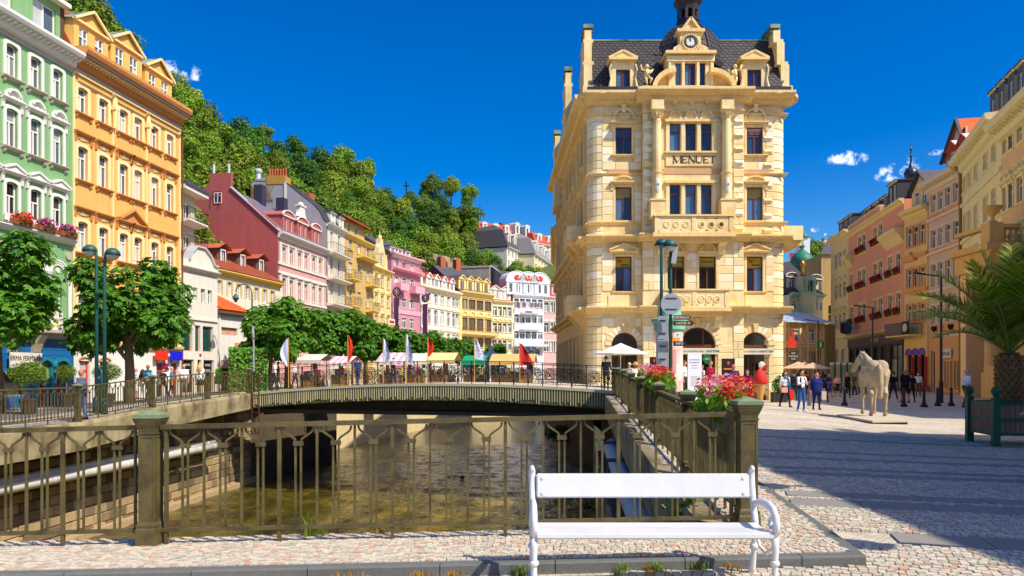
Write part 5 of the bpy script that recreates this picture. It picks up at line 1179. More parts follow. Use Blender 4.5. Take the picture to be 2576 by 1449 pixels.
b=MB().lathe([(.02,0),(.3,.08),(.42,.2)],14,(0,0,0)); b.build('satellite_dish',T_grey,Fg.e,smooth=True).matrix_basis=Matrix.Translation((Fg.L-.3,.3,at+.75))@Matrix.Rotation(R(100),4,'Y')
W_or=mat('orange_plaster',srgb(228,174,96),.88,.1,.9,streak=.16,bump=.25,bscale=30); S_or=mat('pale_orange_surround',srgb(246,216,158),.85,.05,2)
Fo=Fac('orange_house','tall orange townhouse with three gabled dormers on a red mansard roof',183.2,plan(183.2),453,plan(453),.1)
cols=[Fo.loc(x)for x in(207.5,259.5,310.5,346.5,388.5,426.5)]
rA,rB,rC=rz_(Fo,207,222,287),rz_(Fo,207,370,455),rz_(Fo,207,558,636); rD=(rC[0]-(rB[0]-rC[0])*1.0,rC[1]-(rB[0]-rC[0])*1.0)
top=Fo.z(207,165); gz=Fo.z(190,862)
gcol=[Fo.loc(x)for x in(212,262,402,438)]
orn=dict(sur=(S_or,.2,.05,1))
grid_front(Fo,W_or,[(*rA,dict(sill=(T_rust,.28,.2,1),**orn)),(*rB,dict(sill=(T_rust,.28,.2,1),hood=('br',T_rust,.34,.26,.55),**orn)),(*rC,dict(sill=(T_rust,.26,.18),hood=('br',T_rust,.34,.26,.55),**orn)),(*rD,dict(sill=(T_rust,.26,.18),hood=('br',T_rust,.3,.22,.4),**orn))],cols,.72,top,base=gz)
mid=(cols[2]+cols[3])/2
b=MB().ey([(mid-1.15,rC[1]+.75),(mid+1.15,rC[1]+.75),(mid,rC[1]+1.35)],-.1,0); [b.bar((mid+d*1.2,-.15,rC[1]+.75),(mid,-.15,rC[1]+1.42),.3,.12)for d in(-1,1)]; b.build('pediment',T_rust,Fo.e)
rel=MB()
for x,z,w,h in((0,0,.3,.1),(-.22,.02,.12,.07),(.22,.02,.12,.07),(0,.08,.14,.08),(-.34,0,.06,.05),(.34,0,.06,.05)):rel.ball((x,-.02,z),(w,.05,h),8,5)
me=rel.mesh('stucco_relief',T_cream,smooth=True)
for c in cols:
 for r_ in(rB,rC):place('stucco_relief',me,Fo.e,Fo.fr,c,r_[1]+.38,0)
cornice(Fo,Fo.z(207,178),.85,1.0,T_rust,br=38,brm=T_cream); bx('frieze',T_grey,Fo.e,0,Fo.L,-.05,0,Fo.z(207,190),Fo.z(207,178)); bx('architrave',T_cream,Fo.e,0,Fo.L,-.1,0,Fo.z(207,194),Fo.z(207,190))
for x in(Fo.loc(184.5),cols[1]+.75,cols[3]+.78,Fo.L-.08):
 bx('pilaster_strip',T_cream,Fo.e,x-.06,x+.06,-.06,0,gz,Fo.z(207,195))
for x in(cols[1]+.75,cols[3]+.78):b=MB().tube([(x,-.12,rA[1]+.5),(x,-.16,rA[1]-.2),(x,-.14,rA[0])],[.1,.16,.1],8); b.box(x-.18,x+.18,-.3,0,rA[1]-.35,rA[1]-.15); b.build('ornament_bracket',T_cream,Fo.e)
W_wh=wm('white',srgb(244,240,228)); hs=[(c-.38,c+.38,-.1,Fo.z(262,935)+.55)for c in gcol]
wall_mesh(MB(),0,Fo.L,-.6,gz,hs,-.03,.3).build('ground_floor_wall',W_wh,Fo.e,fix=False)
mould('shop_cornice',Fo.e,Fo.fr,T_cream,0,Fo.L,[(0,gz-.2),(-.25,gz-.05),(-.3,gz+.1),(0,gz+.14)])
for c,(a,c2,z0,z1)in zip(gcol,hs):
 d_=MB(); d_.box(a,a+.09,.1,.18,0,z1); d_.box(c2-.09,c2,.1,.18,0,z1); d_.box(a+.09,c2-.09,.1,.18,z1-.55,z1-.45); d_.box(a+.09,c2-.09,.1,.18,z1-.08,z1); d_.box(a+.09,c2-.09,.1,.18,0,.25)
 o=d_.build('door',mat('orange_red_door',srgb(206,72,44),.5,.1,5),Fo.e); bx('pane',G_curt,o,a+.09,c2-.09,.14,.15,.25,z1-.08)
 n=8; b=MB(); P_=[(c-.45*math.cos(math.pi*i/n),z1+.0+.2*math.sin(math.pi*i/n))for i in range(n+1)]
 for p,q in zip(P_,P_[1:]):b.bar((p[0],-.06,p[1]),(q[0],-.06,q[1]),.08,.07)
 b.build('door_hood',T_rust,Fo.e)
for x0,x1,cc,nm in((379,410.5,srgb(226,50,28),'red_awning_cloth'),(417,447,srgb(26,28,196),'blue_awning_cloth')):
 bx('awning_panel',mat(nm,cc,.7,.05,6),Fo.e,Fo.loc(x0),Fo.loc(x1),-.32,-.28,Fo.z(400,906),Fo.z(400,882))
bx('poster',mat('magenta_poster',srgb(150,30,90),.6,.3,5),Fo.e,Fo.loc(409),Fo.loc(419),-.1,-.05,Fo.z(414,945),Fo.z(414,914))
body(Fo,11,top,W_or)
mz0,mz1=Fo.z(207,160)+.05,Fo.z(230,45); b=MB(); b.quad((0,-.25,mz0),(Fo.L,-.25,mz0),(Fo.L,1.5,mz1+.6),(0,1.5,mz1+.6)); b.quad((0,1.5,mz1+.6),(Fo.L,1.5,mz1+.6),(Fo.L,11,mz1+.8),(0,11,mz1+.8)); b.add([(0,-.25,mz0),(0,1.5,mz1+.6),(0,11,mz1+.8),(0,11,mz0)],[(0,1,2,3)]); b.add([(Fo.L,-.25,mz0),(Fo.L,11,mz0),(Fo.L,11,mz1+.8),(Fo.L,1.5,mz1+.6)],[(0,1,2,3)]); b.build('mansard_roof',R_mans,Fo.e,fix=False)
bx('gutter',R_dark,Fo.e,-.05,Fo.L+.05,-.9,-.78,mz0-.1,mz0)
W_or2=mat('pale_orange_plaster',srgb(234,182,98),.88,.1,.9,streak=.1,bump=.25)
for xa,xb,xp,yp in((186,272,231,34),(279,357,323,86),(365,432,403,154)):
 sa,sb=Fo.loc(xa),Fo.loc(xb); zp=Fo.z(xp,yp); h=zp-mz0-.8
 dormer(Fo,(sa+sb)/2,.0,mz0,sb-sa,h,3,W_or2,R_mans if False else M_copper,T_cream,'gable',2,G_curt,.85,M_wf,'X')
b=MB().tube([(Fo.L+.06,-.12,mz0-.6),(Fo.L+.06,-.12,.3)],.06,6).build('downpipe',mat('brown_pipe',srgb(110,66,40),.6,.1),Fo.e)
W_cr=wm('cream',srgb(240,222,184))
Fc=Fac('balcony_house','narrow cream house with dark balconies squeezed behind the orange house',440,55.5,489,58.5,.3)
zt=Fc.z(460,484); cols=[Fc.L*.62]
grid_front(Fc,W_cr,[(*rz_(Fc,465,512,552),dict(w=1.1)),(*rz_(Fc,465,592,625),dict(w=1.1)),(*rz_(Fc,465,668,705),dict(w=1.1))],cols,1.1,zt,gm=G_dark,style='I')
body(Fc,9,zt,W_cr); bx('eave',T_white,Fc.e,-.2,Fc.L+.5,-.9,9,zt,zt+.3); bx('roof',R_dark,Fc.e,-.2,Fc.L+.6,-1.0,9,zt+.3,zt+.55)
for y in(562,632,712):
 z=Fc.z(478,y); o=balc(Fc,Fc.L*.1,Fc.L+.35,z,.95,T_white,M_wi,10,.9)
Fs=Fac('gabled_shop','low white shop with curved gable and tall dark windows',455,48.0,547,52.0,.25,'shop')
zt=Fs.z(460,668); W_w2=wm('offwhite',srgb(244,232,208))
cols=[Fs.loc(x)for x in(467,490,510,527)]; gl=[(Fs.loc(a),Fs.loc(c),Fs.z(500,885),Fs.z(500,819))for a,c in((459,484),(491,504),(510,536))]; gd=[(Fs.loc(459),Fs.loc(488),.05,Fs.z(500,905)),(Fs.loc(512),Fs.loc(538),.05,Fs.z(500,905)),(Fs.loc(497),Fs.loc(506),.05,Fs.z(500,905))]
grid_front(Fs,W_w2,[(*rz_(Fs,500,725,762),dict(sur=(T_white,.06,.03)))],cols,.5,zt,extra=gl+gd)
for a,c,z0,z1 in gl:win(Fs.e,Fs.fr,(a+c)/2,z0,c-a,z1-z0,'P',mat('terracotta_frame',srgb(190,150,124),.7,.08),mat('teal_curtain_glass',srgb(24,70,66),.15,.4,3,spec=.6),y=.12)
for(a,c,z0,z1),q in zip(gd,(1,1,0)):
 o=win(Fs.e,Fs.fr,(a+c)/2,z0,c-a,z1-z0,'P',MATS['terracotta_frame'],G_dark,y=.12)
 if q:bx('shop_sign',M_blk,o,-(c-a)/2+.05,(c-a)/2-.05,.02,.04,(z1-z0)*.6,(z1-z0)*.96); text('lettering','RUCKL',.2,M_wf,o,(.1,.012,(z1-z0)*.84)); text('lettering','Apartments',.12,M_wf,o,(.1,.012,(z1-z0)*.7))
bx('house_number_plate',mat('red_plate',srgb(190,40,30),.5,.05),Fs.e,Fs.loc(501),Fs.loc(506),-.03,0,Fs.z(503,896),Fs.z(503,890))
b=MB(); sm=Fs.loc(503); X=lambda x:Fs.loc(x); Z=lambda y:Fs.z(505,y)
b.ey([(0,zt),(Fs.L,zt),(Fs.L,zt+.35),(X(545),zt+.4),(X(536),Z(662)),(X(526),Z(640)),(X(512),Z(625)),(X(492),Z(625)),(X(480),Z(642)),(X(474),Z(660)),(X(468),zt+.5),(0,zt+.5)],-.06,.3); b.build('curved_gable',W_w2,Fs.e)
P_=[(X(545),zt+.42),(X(536),Z(660)),(X(526),Z(638)),(X(512),Z(623)),(X(492),Z(623)),(X(480),Z(640)),(X(473),Z(660))]; b=MB()
for p,q in zip(P_,P_[1:]):b.bar((p[0],.1,p[1]),(q[0],.1,q[1]),.6,.1)
b.build('gable_coping',mat('sheet_metal',srgb(206,206,204),.45,.1,2,metal=.2),Fs.e)
cornice(Fs,zt-.25,.3,.28,T_white); bx('string_course',T_white,Fs.e,0,Fs.L,-.1,0,Fs.z(500,806),Fs.z(500,801)); brackets('modillion',Fs.e,Fs.fr,T_grey,.3,Fs.L-.3,zt-.25,16,.06,.12,.15)
body(Fs,7,zt,W_w2); roof(Fs,zt,3.5,1.4,R_dark,ov=0,depth=7)
Fk=Fac('garage','small white garage building with sloping orange tiled roof',547.5,52.1,616,55.2,.3,'garage')
zt=Fk.z(560,778); W_g=wm('garage_white',srgb(240,234,222))
wall_mesh(MB(),0,Fk.L,-.6,zt,[(Fk.loc(557),Fk.loc(598),Fk.z(575,843),Fk.z(575,824)),(Fk.loc(557),Fk.loc(603),-.1,Fk.z(575,926))],0,.2).build('wall',W_g,Fk.e,fix=False)
win(Fk.e,Fk.fr,(Fk.loc(557)+Fk.loc(598))/2,Fk.z(575,843),Fk.loc(598)-Fk.loc(557),Fk.z(575,824)-Fk.z(575,843),'I',mat('tan_frame',srgb(186,140,110),.7,.08),mat('tan_blind',srgb(196,156,124),.8,.1,4))
bx('gate',G_dark,Fk.e,Fk.loc(557),Fk.loc(603),.15,.18,-.1,Fk.z(575,926))
for i in range(2):
 for j in range(3):a,c=lerp(Fk.loc(556),Fk.loc(606),j/3),lerp(Fk.loc(556),Fk.loc(606),(j+1)/3); bx('pink_stone_block',M_pinkst,Fk.e,a+.02,c-.02,-.1,.0,Fk.z(575,915+i*8)+.02,Fk.z(575,907+i*8))
for x in(549,608):bx('pilaster_strip',T_white,Fk.e,Fk.loc(x),Fk.loc(x)+.2,-.08,0,-.3,zt)
bx('meter_box',mat('tan_box',srgb(206,170,110),.7,.1),Fk.e,Fk.loc(590),Fk.loc(602),-.25,0,Fk.z(595,890),Fk.z(595,862))
body(Fk,6,zt,W_g); za,zb=Fk.z(560,778),foff(Fk,548,728,4)[1]
o=MB().add([(-.1,-.4,za-.1),(Fk.L+.35,-.4,za-.1),(Fk.L+.35,4.2,zb),(-.1,4.2,zb),(-.1,6,za),(Fk.L+.3,6,za)],[(0,1,2,3),(3,2,5,4)]).build('roof',R_org,Fk.e,fix=False)
tiles(o,(-.1,-.42,za-.06),(Fk.L+.45,0,0),(0,4.6,zb-za+.1),20,14,SQ,R_org,R_org,.02,300,None,'roof_tile',.04)
bx('eave_board',mat('brown_board',srgb(110,80,56),.8,.1),Fk.e,-.1,Fk.L+.3,-.36,0,za-.3,za-.12)
W_ho=wm('warm_white',srgb(246,232,196))
Fh=Fac('dormer_house','cream house with red tiled roof and three arched dormers',540,60.0,705,70.0,.4)
zt=Fh.z(540,680); cols=[Fh.loc(x)for x in(552,577.6,601,622,645,665.7,685)]
grid_front(Fh,W_ho,[(*rz_(Fh,552,705,740),{}),(*rz_(Fh,552,800,838),{}),(*rz_(Fh,552,880,915),{})],cols,.62,zt,sur=(mat('sand_trim',srgb(206,176,120),.85,.06),.14,.04),gm=G_curt,style='G')
cornice(Fh,zt-.3,.5,.42,mat('yellow_cornice',srgb(238,196,96),.8,.06)); body(Fh,16,zt,W_ho)
ry,rzz=8.0,4.4; o=roof(Fh,zt+.1,ry,rzz,R_red,.5,16)
tiles(o,(0,-.5,zt+.14),(Fh.L,0,0),(0,ry+.5,rzz),34,24,SQ,R_red,R_reds,.02,300,None,'roof_tile',.05)
for xa,ya,yb in((558.5,630,668),(608,643,678),(655,656,690)):
 s,z1=foff(Fh,xa,ya,1.8); z0=zt+.1+2.3*rzz/(ry+.5); w=1.5
 b=MB(); h=z1+.15-z0+.35; wall_mesh(b,s-w/2,s+w/2,z0-.3,z0-.3+h,[(s-.3,s+.3,z0+.02,z1)],1.8,.12); b.quad((s-w/2,1.8,z0-.3),(s-w/2,1.8,z0-.3+h),(s-w/2,6,z0-.3+h),(s-w/2,6,z0-.3)); b.quad((s+w/2,1.8,z0-.3+h),(s+w/2,1.8,z0-.3),(s+w/2,6,z0-.3),(s+w/2,6,z0-.3+h)); d_=b.build('dormer',mat('brown_slate',srgb(104,78,62),.8,.2,6),Fh.e,fix=False)
 zt2=z0-.3+h; b=MB(); b.add([(s-1.0,1.4,zt2-.12),(s,1.4,zt2+.42),(s,7,zt2+.42),(s-1.0,7,zt2-.12)],[(0,3,2,1)]); b.add([(s+1.0,1.4,zt2-.12),(s,1.4,zt2+.42),(s,7,zt2+.42),(s+1.0,7,zt2-.12)],[(0,1,2,3)]); b.build('dormer_roof',R_red,d_,fix=False); MB().ey([(s-.75,zt2),(s+.75,zt2),(s,zt2+.4)],1.82,1.9).build('gable',MATS['brown_slate'],d_)
 win(Fh.e,Fh.fr,s,z0+.02,.6,z1-z0-.02,'G',M_wf,G_curt,y=1.84,sur=(M_wf,.08,.04),split=False)
for x,y in((500,594),(560,620)):s,z=foff(Fh,x+60,y,7.5); bx('chimney',T_white,Fh.e,s-.5,s+.5,7.2,7.9,zt+rzz-.6,zt+rzz+.7)
W_pk=wm('salmon_pink',srgb(238,166,148)); W_rd=wm('dark_red',srgb(196,84,78),.1)
Fp=Fac('pink_house','pink and white house with dark red windowed gable wall',699,71.0,820,82.0,.45)
zt=Fp.z(699,588); cols=[Fp.loc(x)for x in(713.6,732,752.6,768.6,788.3,804.3)]
grid_front(Fp,W_pk,[(*rz_(Fp,714,622,660),dict(hood=('br',T_white,.2,.2,.12))),(*rz_(Fp,714,700,746),dict(hood=('br',T_white,.22,.24,.2))),(*rz_(Fp,714,785,828),dict(hood=('br',T_white,.2,.2,.12))),(*rz_(Fp,714,860,910),{})],cols,.78,zt,sur=(T_white,.16,.06),sill=(T_white,.2,.14),gm=mat('rosy_glass',srgb(150,84,66),.2,.2,3,obj=.2,spec=.5))
cornice(Fp,zt-.35,.6,.6,T_white,br=30);
for y,x in((668,714),(690,714),(755,714),(775,714)):z=Fp.z(x,y); bx('string_course',T_white,Fp.e,0,Fp.L,-.12,0,z,z+.22)
for x in(cols[0]-.75,*[(a+c)/2 for a,c in zip(cols,cols[1:])],cols[-1]+.75):
 for za,zb in((Fp.z(714,665),Fp.z(714,612)),(Fp.z(714,752),Fp.z(714,695))):bx('pilaster',T_white,Fp.e,x-.13,x+.13,-.1,0,za,zb)
o=balc(Fp,cols[1]-.6,cols[-1]+.4,Fp.z(714,832)+.1,.8,T_white,mat('pale_iron',srgb(190,180,174),.6,.1),22)
poly=[side_pt(Fp,x,y)for x,y in((695,565.7),(581,471.5),(581,434.8),(527.7,436),(528,458),(503.5,480.7),(490,508),(486,560))]
w1=[side_pt(Fp,x,y)for x,y in((539,512),(557.7,484))]; w2=[side_pt(Fp,x,y)for x,y in((502.7,576.5),(521,548))]
yl=poly[-1][0]; pl=[(0,-.6),(0,zt+.1)]+poly+[(yl,-.6)]
b=MB(); n=len(pl); b.add([(0,y,z)for y,z in pl]+[(.35,y,z)for y,z in pl],[tuple(range(n)),tuple(reversed(range(n,2*n)))]+[(i,(i+1)%n,n+(i+1)%n,n+i)for i in range(n)]); b.build('fire_wall',W_rd,Fp.e,fix=True)
FS=Matrix.Rotation(-math.pi/2,4,'Z')
for q in(w1,w2):
 (ya,za),(yb,zb)=q; win(Fp.e,FS,-(ya+yb)/2,za,abs(ya-yb),zb-za,'X',M_wf,G_dark,y=-.07,sur=(mat('dark_red_trim',srgb(120,44,44),.8,.05),.06,.03))
rg=poly[1]; b=MB(); b.add([(.1,-.3,zt+.2),(Fp.L,-.3,zt+.2),(Fp.L,rg[0],rg[1]-.15),(.1,rg[0],rg[1]-.15)],[(0,1,2,3)]); b.add([(.1,rg[0],rg[1]-.15),(Fp.L,rg[0],rg[1]-.15),(Fp.L,yl,zt),(.1,yl,zt)],[(0,1,2,3)]); b.build('roof',mat('slate_grey_roof',srgb(112,104,114),.6,.12,3,streak=.1),Fp.e,fix=False)
b=MB(); b.bar((.1,-.2,zt+.25),(.1,rg[0],rg[1]+.04),.5,.1).build('verge_flashing',mat('sheet_metal',srgb(206,206,204),.45,.1,2,metal=.2),Fp.e)
body(Fp,yl,zt,W_pk,left=False)
for x,y,w,h in((622,470,.8,2.2),(655,488,.8,2.0)):
 s,z=foff(Fp,x+30,y+20,4.5); bx('chimney',mat('dark_chimney',srgb(58,56,76),.7,.1),Fp.e,(s if s>.5 else.8),(s if s>.5 else.8)+.9,4.2 if x<640 else 3.2,(4.2 if x<640 else 3.2)+.9,zt+2.5,zz(y-10,76)-.45+0)
for i,(x,k)in enumerate(((722,0),(757,1),(792,0))):
 s=foff(Fp,x,600,.6)[0]; o=dormer(Fp,s,.45,zt+.15,2.3,2.1,3.5,wm('brick_pink',srgb(214,98,88)),MATS['sheet_metal'],T_white,'arc',2,MATS['rosy_glass'],.55,T_white,'P')
 if k:b=MB(); z=zt+2.8; b.ey([(s-.9,z),(s+.9,z),(s+.6,z+.5),(s+.5,z+1.1),(s-.5,z+1.1),(s-.6,z+.5)],.4,.8); b.box(s-.7,s+.7,.3,.9,z+1.1,z+1.25); b.ball((s,.6,z+1.3),(.5,.25,.3),10,5); b.build('attic_scroll',T_white,o)
for x,y in((535,436),(573,435)):
 q=side_pt(Fp,x,y); MB().tube([(.2,q[0],q[1]-.1),(.2,q[0],q[1]+.9)],.13,8).build('flue',MATS['sheet_metal'],Fp.e)
q=side_pt(Fp,636,470);
am=empty('antenna_mast',Fp.P+Vector((-7.4,-.6,7.0)),0,'thin white antenna mast in front of the dark red gable wall','antenna')
b=MB().tube([(0,0,-1),(0,0,4.6)],.05,6); b.build('mast',T_white,am); b=MB()
for z,l in((4.5,1.4),(4.2,1.2),(3.9,1.3)):b.bar((-l,0,z+.2),(.3,0,z),.03)
for i in range(6):b.bar((-1.2+i*.2,-.3,4.5),(-1.2+i*.2,.3,4.5),.02)
b.build('aerial',T_white,am); MB().lathe([(.02,0),(.3,.08),(.45,.2)],14).build('dish',T_white,am,smooth=True).matrix_basis=Matrix.Translation((.25,-.2,-.2))@Matrix.Rotation(R(70),4,'X')
W_gr=wm('grey_lilac',srgb(176,168,174),.08)
Fq=Fac('grey_gable_house','pale house with grey curved gable wall and iron balconies',820.5,82.1,867.5,88.0,.45)
zt=Fq.z(820.5,566); cols=[Fq.loc(834),Fq.loc(853)]
grid_front(Fq,W_cr,[(*rz_(Fq,834,y0,y0+42),{})for y0 in(583,648,712,778,846)],cols,1.0,zt,gm=G_curt,style='I',sur=(T_white,.08,.03))
cornice(Fq,zt-.1,.5,.4,T_white)
for y in(632,697,762):balc(Fq,.1,Fq.L-.1,Fq.z(822,y),1.0,T_white,M_wi,14)
poly=[side_pt(Fq,x,y)for x,y in((818,556),(814.4,552.4),(804,531),(789,514),(759,491),(719,459),(717.7,442),(671,442),(669,445),(634,454),(632,560))]
pl=[(0,-.6),(0,zt+.2)]+poly+[(poly[-1][0],-.6)]; n=len(pl)
MB().add([(0,y,z)for y,z in pl]+[(.4,y,z)for y,z in pl],[tuple(range(n)),tuple(reversed(range(n,2*n)))]+[(i,(i+1)%n,n+(i+1)%n,n+i)for i in range(n)]).build('gable_wall',W_gr,Fq.e,fix=True)
pa,pb=side_pt(Fq,718.5,441.5),side_pt(Fq,671,464); b=MB().box(-.06,1.4,pa[0],pb[0],pb[1],pa[1]); b.build('brick_chimney',mat('ochre_brick',srgb(186,140,60),.85,.2,8,bump=.4),Fq.e)
for i in range(7):y=lerp(pa[0],pb[0],(i+.3)/7); MB().tube([(.3,y,pa[1]),(.3,y,pa[1]+.85)],.11,8).build('chimney_pot',mat('clay_pot',srgb(186,92,56),.8,.1),Fq.e)
qa,qb=side_pt(Fq,720,459),side_pt(Fq,717,640); bx('downpipe_strip',T_white,Fq.e,-.08,0,qa[0]-.02,qa[0]+.22,qb[1],qa[1])
b=MB(); P_=[(-.3,zt+.15),*poly[:6]]
for p,q in zip(P_,P_[1:]):b.quad((-.05,p[0],p[1]+.06),(Fq.L,p[0],p[1]+.06),(Fq.L,q[0],q[1]+.06),(-.05,q[0],q[1]+.06))
b.quad((-.05,poly[5][0],poly[5][1]+.06),(Fq.L,poly[5][0],poly[5][1]+.06),(Fq.L,poly[-2][0],poly[-2][1]),(-.05,poly[-2][0],poly[-2][1])); b.build('curved_roof',mat('green_black_roof',srgb(64,66,58),.6,.15),Fq.e,fix=False)
body(Fq,poly[-1][0],zt,W_cr,left=False)
for x in(833,854):s=foff(Fq,x,560,.6)[0]; dormer(Fq,s,.35,zt+.3,1.5,1.7,2.2,T_white,R_dark,T_white,'flat',1,G_curt)
q=side_pt(Fq,640,470); MB().tube([(.3,q[0]-.3,q[1]-.5),(.3,q[0]-.3,q[1]+1.6)],.3,10).lathe([(.4,0),(.45,.25),(.35,.4)],10,(.3,q[0]-.3,q[1]+1.6)).build('flue',MATS['sheet_metal'],Fq.e)
pa,pb=side_pt(Fq,690,466),side_pt(Fq,633,505); b=MB(); yA,yB,zA,zB=pa[0],pb[0],pb[1],pa[1]
for i in range(9):
 t=i/8; b.bar((-.12,lerp(yA,yB,t),zA),(-.12,lerp(yA,yB,min(1,t+.35)),zB),.06); b.bar((-.1,lerp(yA,yB,t),zB),(-.1,lerp(yA,yB,min(1,t+.35)),zA),.06)
b.build('trellis',mat('old_timber',srgb(150,118,74),.85,.25,8),Fq.e)
def simple(name,label,xl,Yl,xr,Yr,ytop,wall,cols,rows,w,trim,roofm,rh=3.0,ry=4.5,gm=None,style='T',hoods=None,corn=(.5,.5),br=0,surw=.12,sills=True,fm=None,z0=.5,depth=10,sidem=None):
 F_=Fac(name,label,xl,Yl,xr,Yr,z0); zt=F_.z(xl+1,ytop); cs=[F_.loc(x)for x in cols]; R_=[]
 for i,(ya,yb)in enumerate(rows):
  op={}
  if hoods and hoods[i]:op['hood']=(hoods[i],trim,.16,.2,.14)
  xr_=xl+3; R_.append((F_.z(xr_,yb),F_.z(xr_,ya),op))
 grid_front(F_,wall,R_,cs,w,zt,gm=gm or G_curt,style=style,sur=(trim,surw,.05),sill=(trim,.12,.12)if sills else None,fm=fm)
 cornice(F_,zt-corn[1]*.6,corn[0],corn[1],trim,br=br); body(F_,depth,zt,sidem or wall)
 if roofm:roof(F_,zt+.05,ry,rh,roofm,.3,depth)
 F_.zt=zt; return F_
W_ye=wm('golden',srgb(226,180,76)); T_ye=mat('golden_trim',srgb(236,200,110),.85,.06)
F9=simple('golden_house','golden yellow house with balconies stacked on its right side',868,88.1,937,97,590,W_ye,(881,903,925),((597,625),(655,690),(725,760),(793,828),(860,895)),1.3,T_ye,None,gm=G_curt,style='G',surw=.08)
at=F9.zt; wall_mesh(MB(),.2,F9.L-.2,at,at+2.4,[(F9.loc(x)-.5,F9.loc(x)+.5,at+.7,at+2.0)for x in(882,896,914)],1.0,.15).build('attic_wall',W_ye,F9.e,fix=False)
for x in(882,896,914):win(F9.e,F9.fr,F9.loc(x),at+.7,1.0,1.3,'I',M_wf,G_curt,y=1.08)
MB().add([(0,.4,at+2.4),(F9.L,.4,at+2.4),(F9.L,5,at+4),(0,5,at+4),(0,10,at+2),(F9.L,10,at+2)],[(0,1,2,3),(3,2,5,4)]).build('roof',R_brick,F9.e,fix=False); bx('gutter',R_brick,F9.e,0,F9.L,.2,.45,at+2.25,at+2.4)
bx('side_fill',W_ye,F9.e,0,.3,1.0,9,at,at+2.4); bx('chimney',mat('brick_red',srgb(170,90,60),.85,.15),F9.e,.4,1.8,4.6,5.6,at+3,at+5.2)
for y,s0,s1 in((632,.38,.98),(700,.0,.3),(700,.72,1.0),(768,.0,.3),(768,.72,1.0)):balc(F9,F9.L*s0,F9.L*s1,F9.z(870,y),1.1,T_ye,mat('amber_iron',srgb(120,96,50),.6,.1),12)
W_an=wm('straw',srgb(244,222,146)); T_an=mat('straw_trim',srgb(238,206,120),.85,.08)
F10=simple('art_nouveau_house','narrow straw yellow house with pointed central gable',937.5,97.1,984.5,104,672,W_an,(946,961,976),((688,716),(738,764),(790,815),(845,875)),.95,T_an,mat('brown_roof',srgb(120,92,76),.7,.1),5.5,5,gm=G_shade,hoods=('br','tri','br',None))
s=F10.loc(958); z=F10.zt; b=MB().ey([(s-1.6,z),(s+1.6,z),(s+1.55,z+1.5),(s+1.1,z+2.2),(s+.95,z+2.9),(s+.5,z+3.5),(s+.4,z+4.1),(s-.4,z+4.1),(s-.5,z+3.5),(s-.95,z+2.9),(s-1.1,z+2.2),(s-1.55,z+1.5)],-.15,.5); b.build('central_gable',W_an,F10.e)
b=MB().ball((s,.15,z+4.25),(.4,.3,.35),8,6); b.tube([(s,.15,z+4.3),(s,.15,z+5.2)],[.12,.04],6); b.build('finial',T_an,F10.e); win(F10.e,F10.fr,s,z+.7,.9,1.6,'I',M_wf,G_curt,y=-.2,sur=(T_an,.15,.05))
for d in(-1.9,1.9):b=MB().ey([(s+d-.4,z),(s+d+.4,z),(s+d+.35,z+1.5),(s+d,z+2.3),(s+d-.35,z+1.5)],-.1,.4); b.build('gable_pier',W_an,F10.e)
balc(F10,.3,F10.L-.3,F10.z(940,815),.8,T_an,MATS['amber_iron'],10)
bx('sale_banner',T_white,F10.e,F10.L*.5,F10.L*.85,-.9,-.86,F10.z(940,812),F10.z(940,796)); bx('banner_print',mat('red_plate',srgb(190,40,30),.5,.05),F10.e,F10.L*.54,F10.L*.81,-.906,-.9,F10.z(940,808),F10.z(940,801))
W_pm=wm('rose_pink',srgb(222,136,150)); T_pm=mat('rose_trim',srgb(238,164,178),.85,.06)
F11=simple('rose_pink_house','rose pink house with flower boxes and dark vertical name boards',985,104.1,1057,112,640,W_pm,(997,1016,1035),((645,667),(692,717),(745,770),(795,822)),1.35,T_white,R_dark,3.2,5,gm=G_curt,style='X',surw=.06)
for x in(1016,1035,998):s=F11.loc(x); dormer(F11,s,.6,F11.zt+.1,1.6,1.2,2,T_white,R_dark,T_white,'flat',1,G_dark)
bx('eave_board',T_pm,F11.e,-.2,F11.L+.4,-.7,.1,F11.zt+.1,F11.zt+.3)
balc(F11,.2,F11.L-.2,F11.z(986,672),.9,T_pm,mat('rose_iron',srgb(216,130,146),.7,.1),16)
for a,c in((.1,.38),(.62,.95)):z=F11.z(986,728); bx('box_balcony',T_pm,F11.e,F11.L*a,F11.L*c,-1.0,0,z,z+1.0)
bx('storey_band',T_pm,F11.e,0,F11.L,-.1,0,F11.z(986,786),F11.z(986,774))
MP=mat('purple_board',srgb(96,52,96),.6,.1)
for s,tx in((-.2,'Madonna Apt'),(F11.L-.1,'www.madonnasuites')):
 za,zb=F11.z(986,838),F11.z(986,752); o=bx('name_board',MP,F11.e,s-.08,s+.08,-1.3,-.5,za,zb); q=text('lettering',tx,.62,M_wf,F11.e,(s-.09 if False else s,-1.305,(za+zb)/2),rot=(R(90),R(90),0),xs=.8)
 m_=MB().tube([(s,-.9,zb+.9),(s+.06,-.9,zb+.9)],.68,16); m_=m_.build('round_emblem',MP,F11.e); [MB().bar((s-.02,-.9-.5*math.cos(t),zb+.9-.5*math.sin(t)),(s-.02,-.9+.5*math.cos(t),zb+.9+.5*math.sin(t)),.05,.03).build('emblem_spoke',T_white,m_)for t in frange(0,2.36,4)]
W_wl=wm('ivory',srgb(246,240,224)); T_wl=mat('ivory_trim',srgb(240,222,186),.85,.06)
F12=simple('ivory_house','long ivory house with rows of pedimented windows and small red dormers',1057.5,112.1,1155.5,124,722,W_wl,(1066,1079,1096,1112,1128,1141,1150),((733,757),(775,812),(833,855),(868,900)),1.15,T_wl,R_brick,3.0,5,hoods=('br','tri','br',None),corn=(.7,.7),br=26,gm=G_curt)
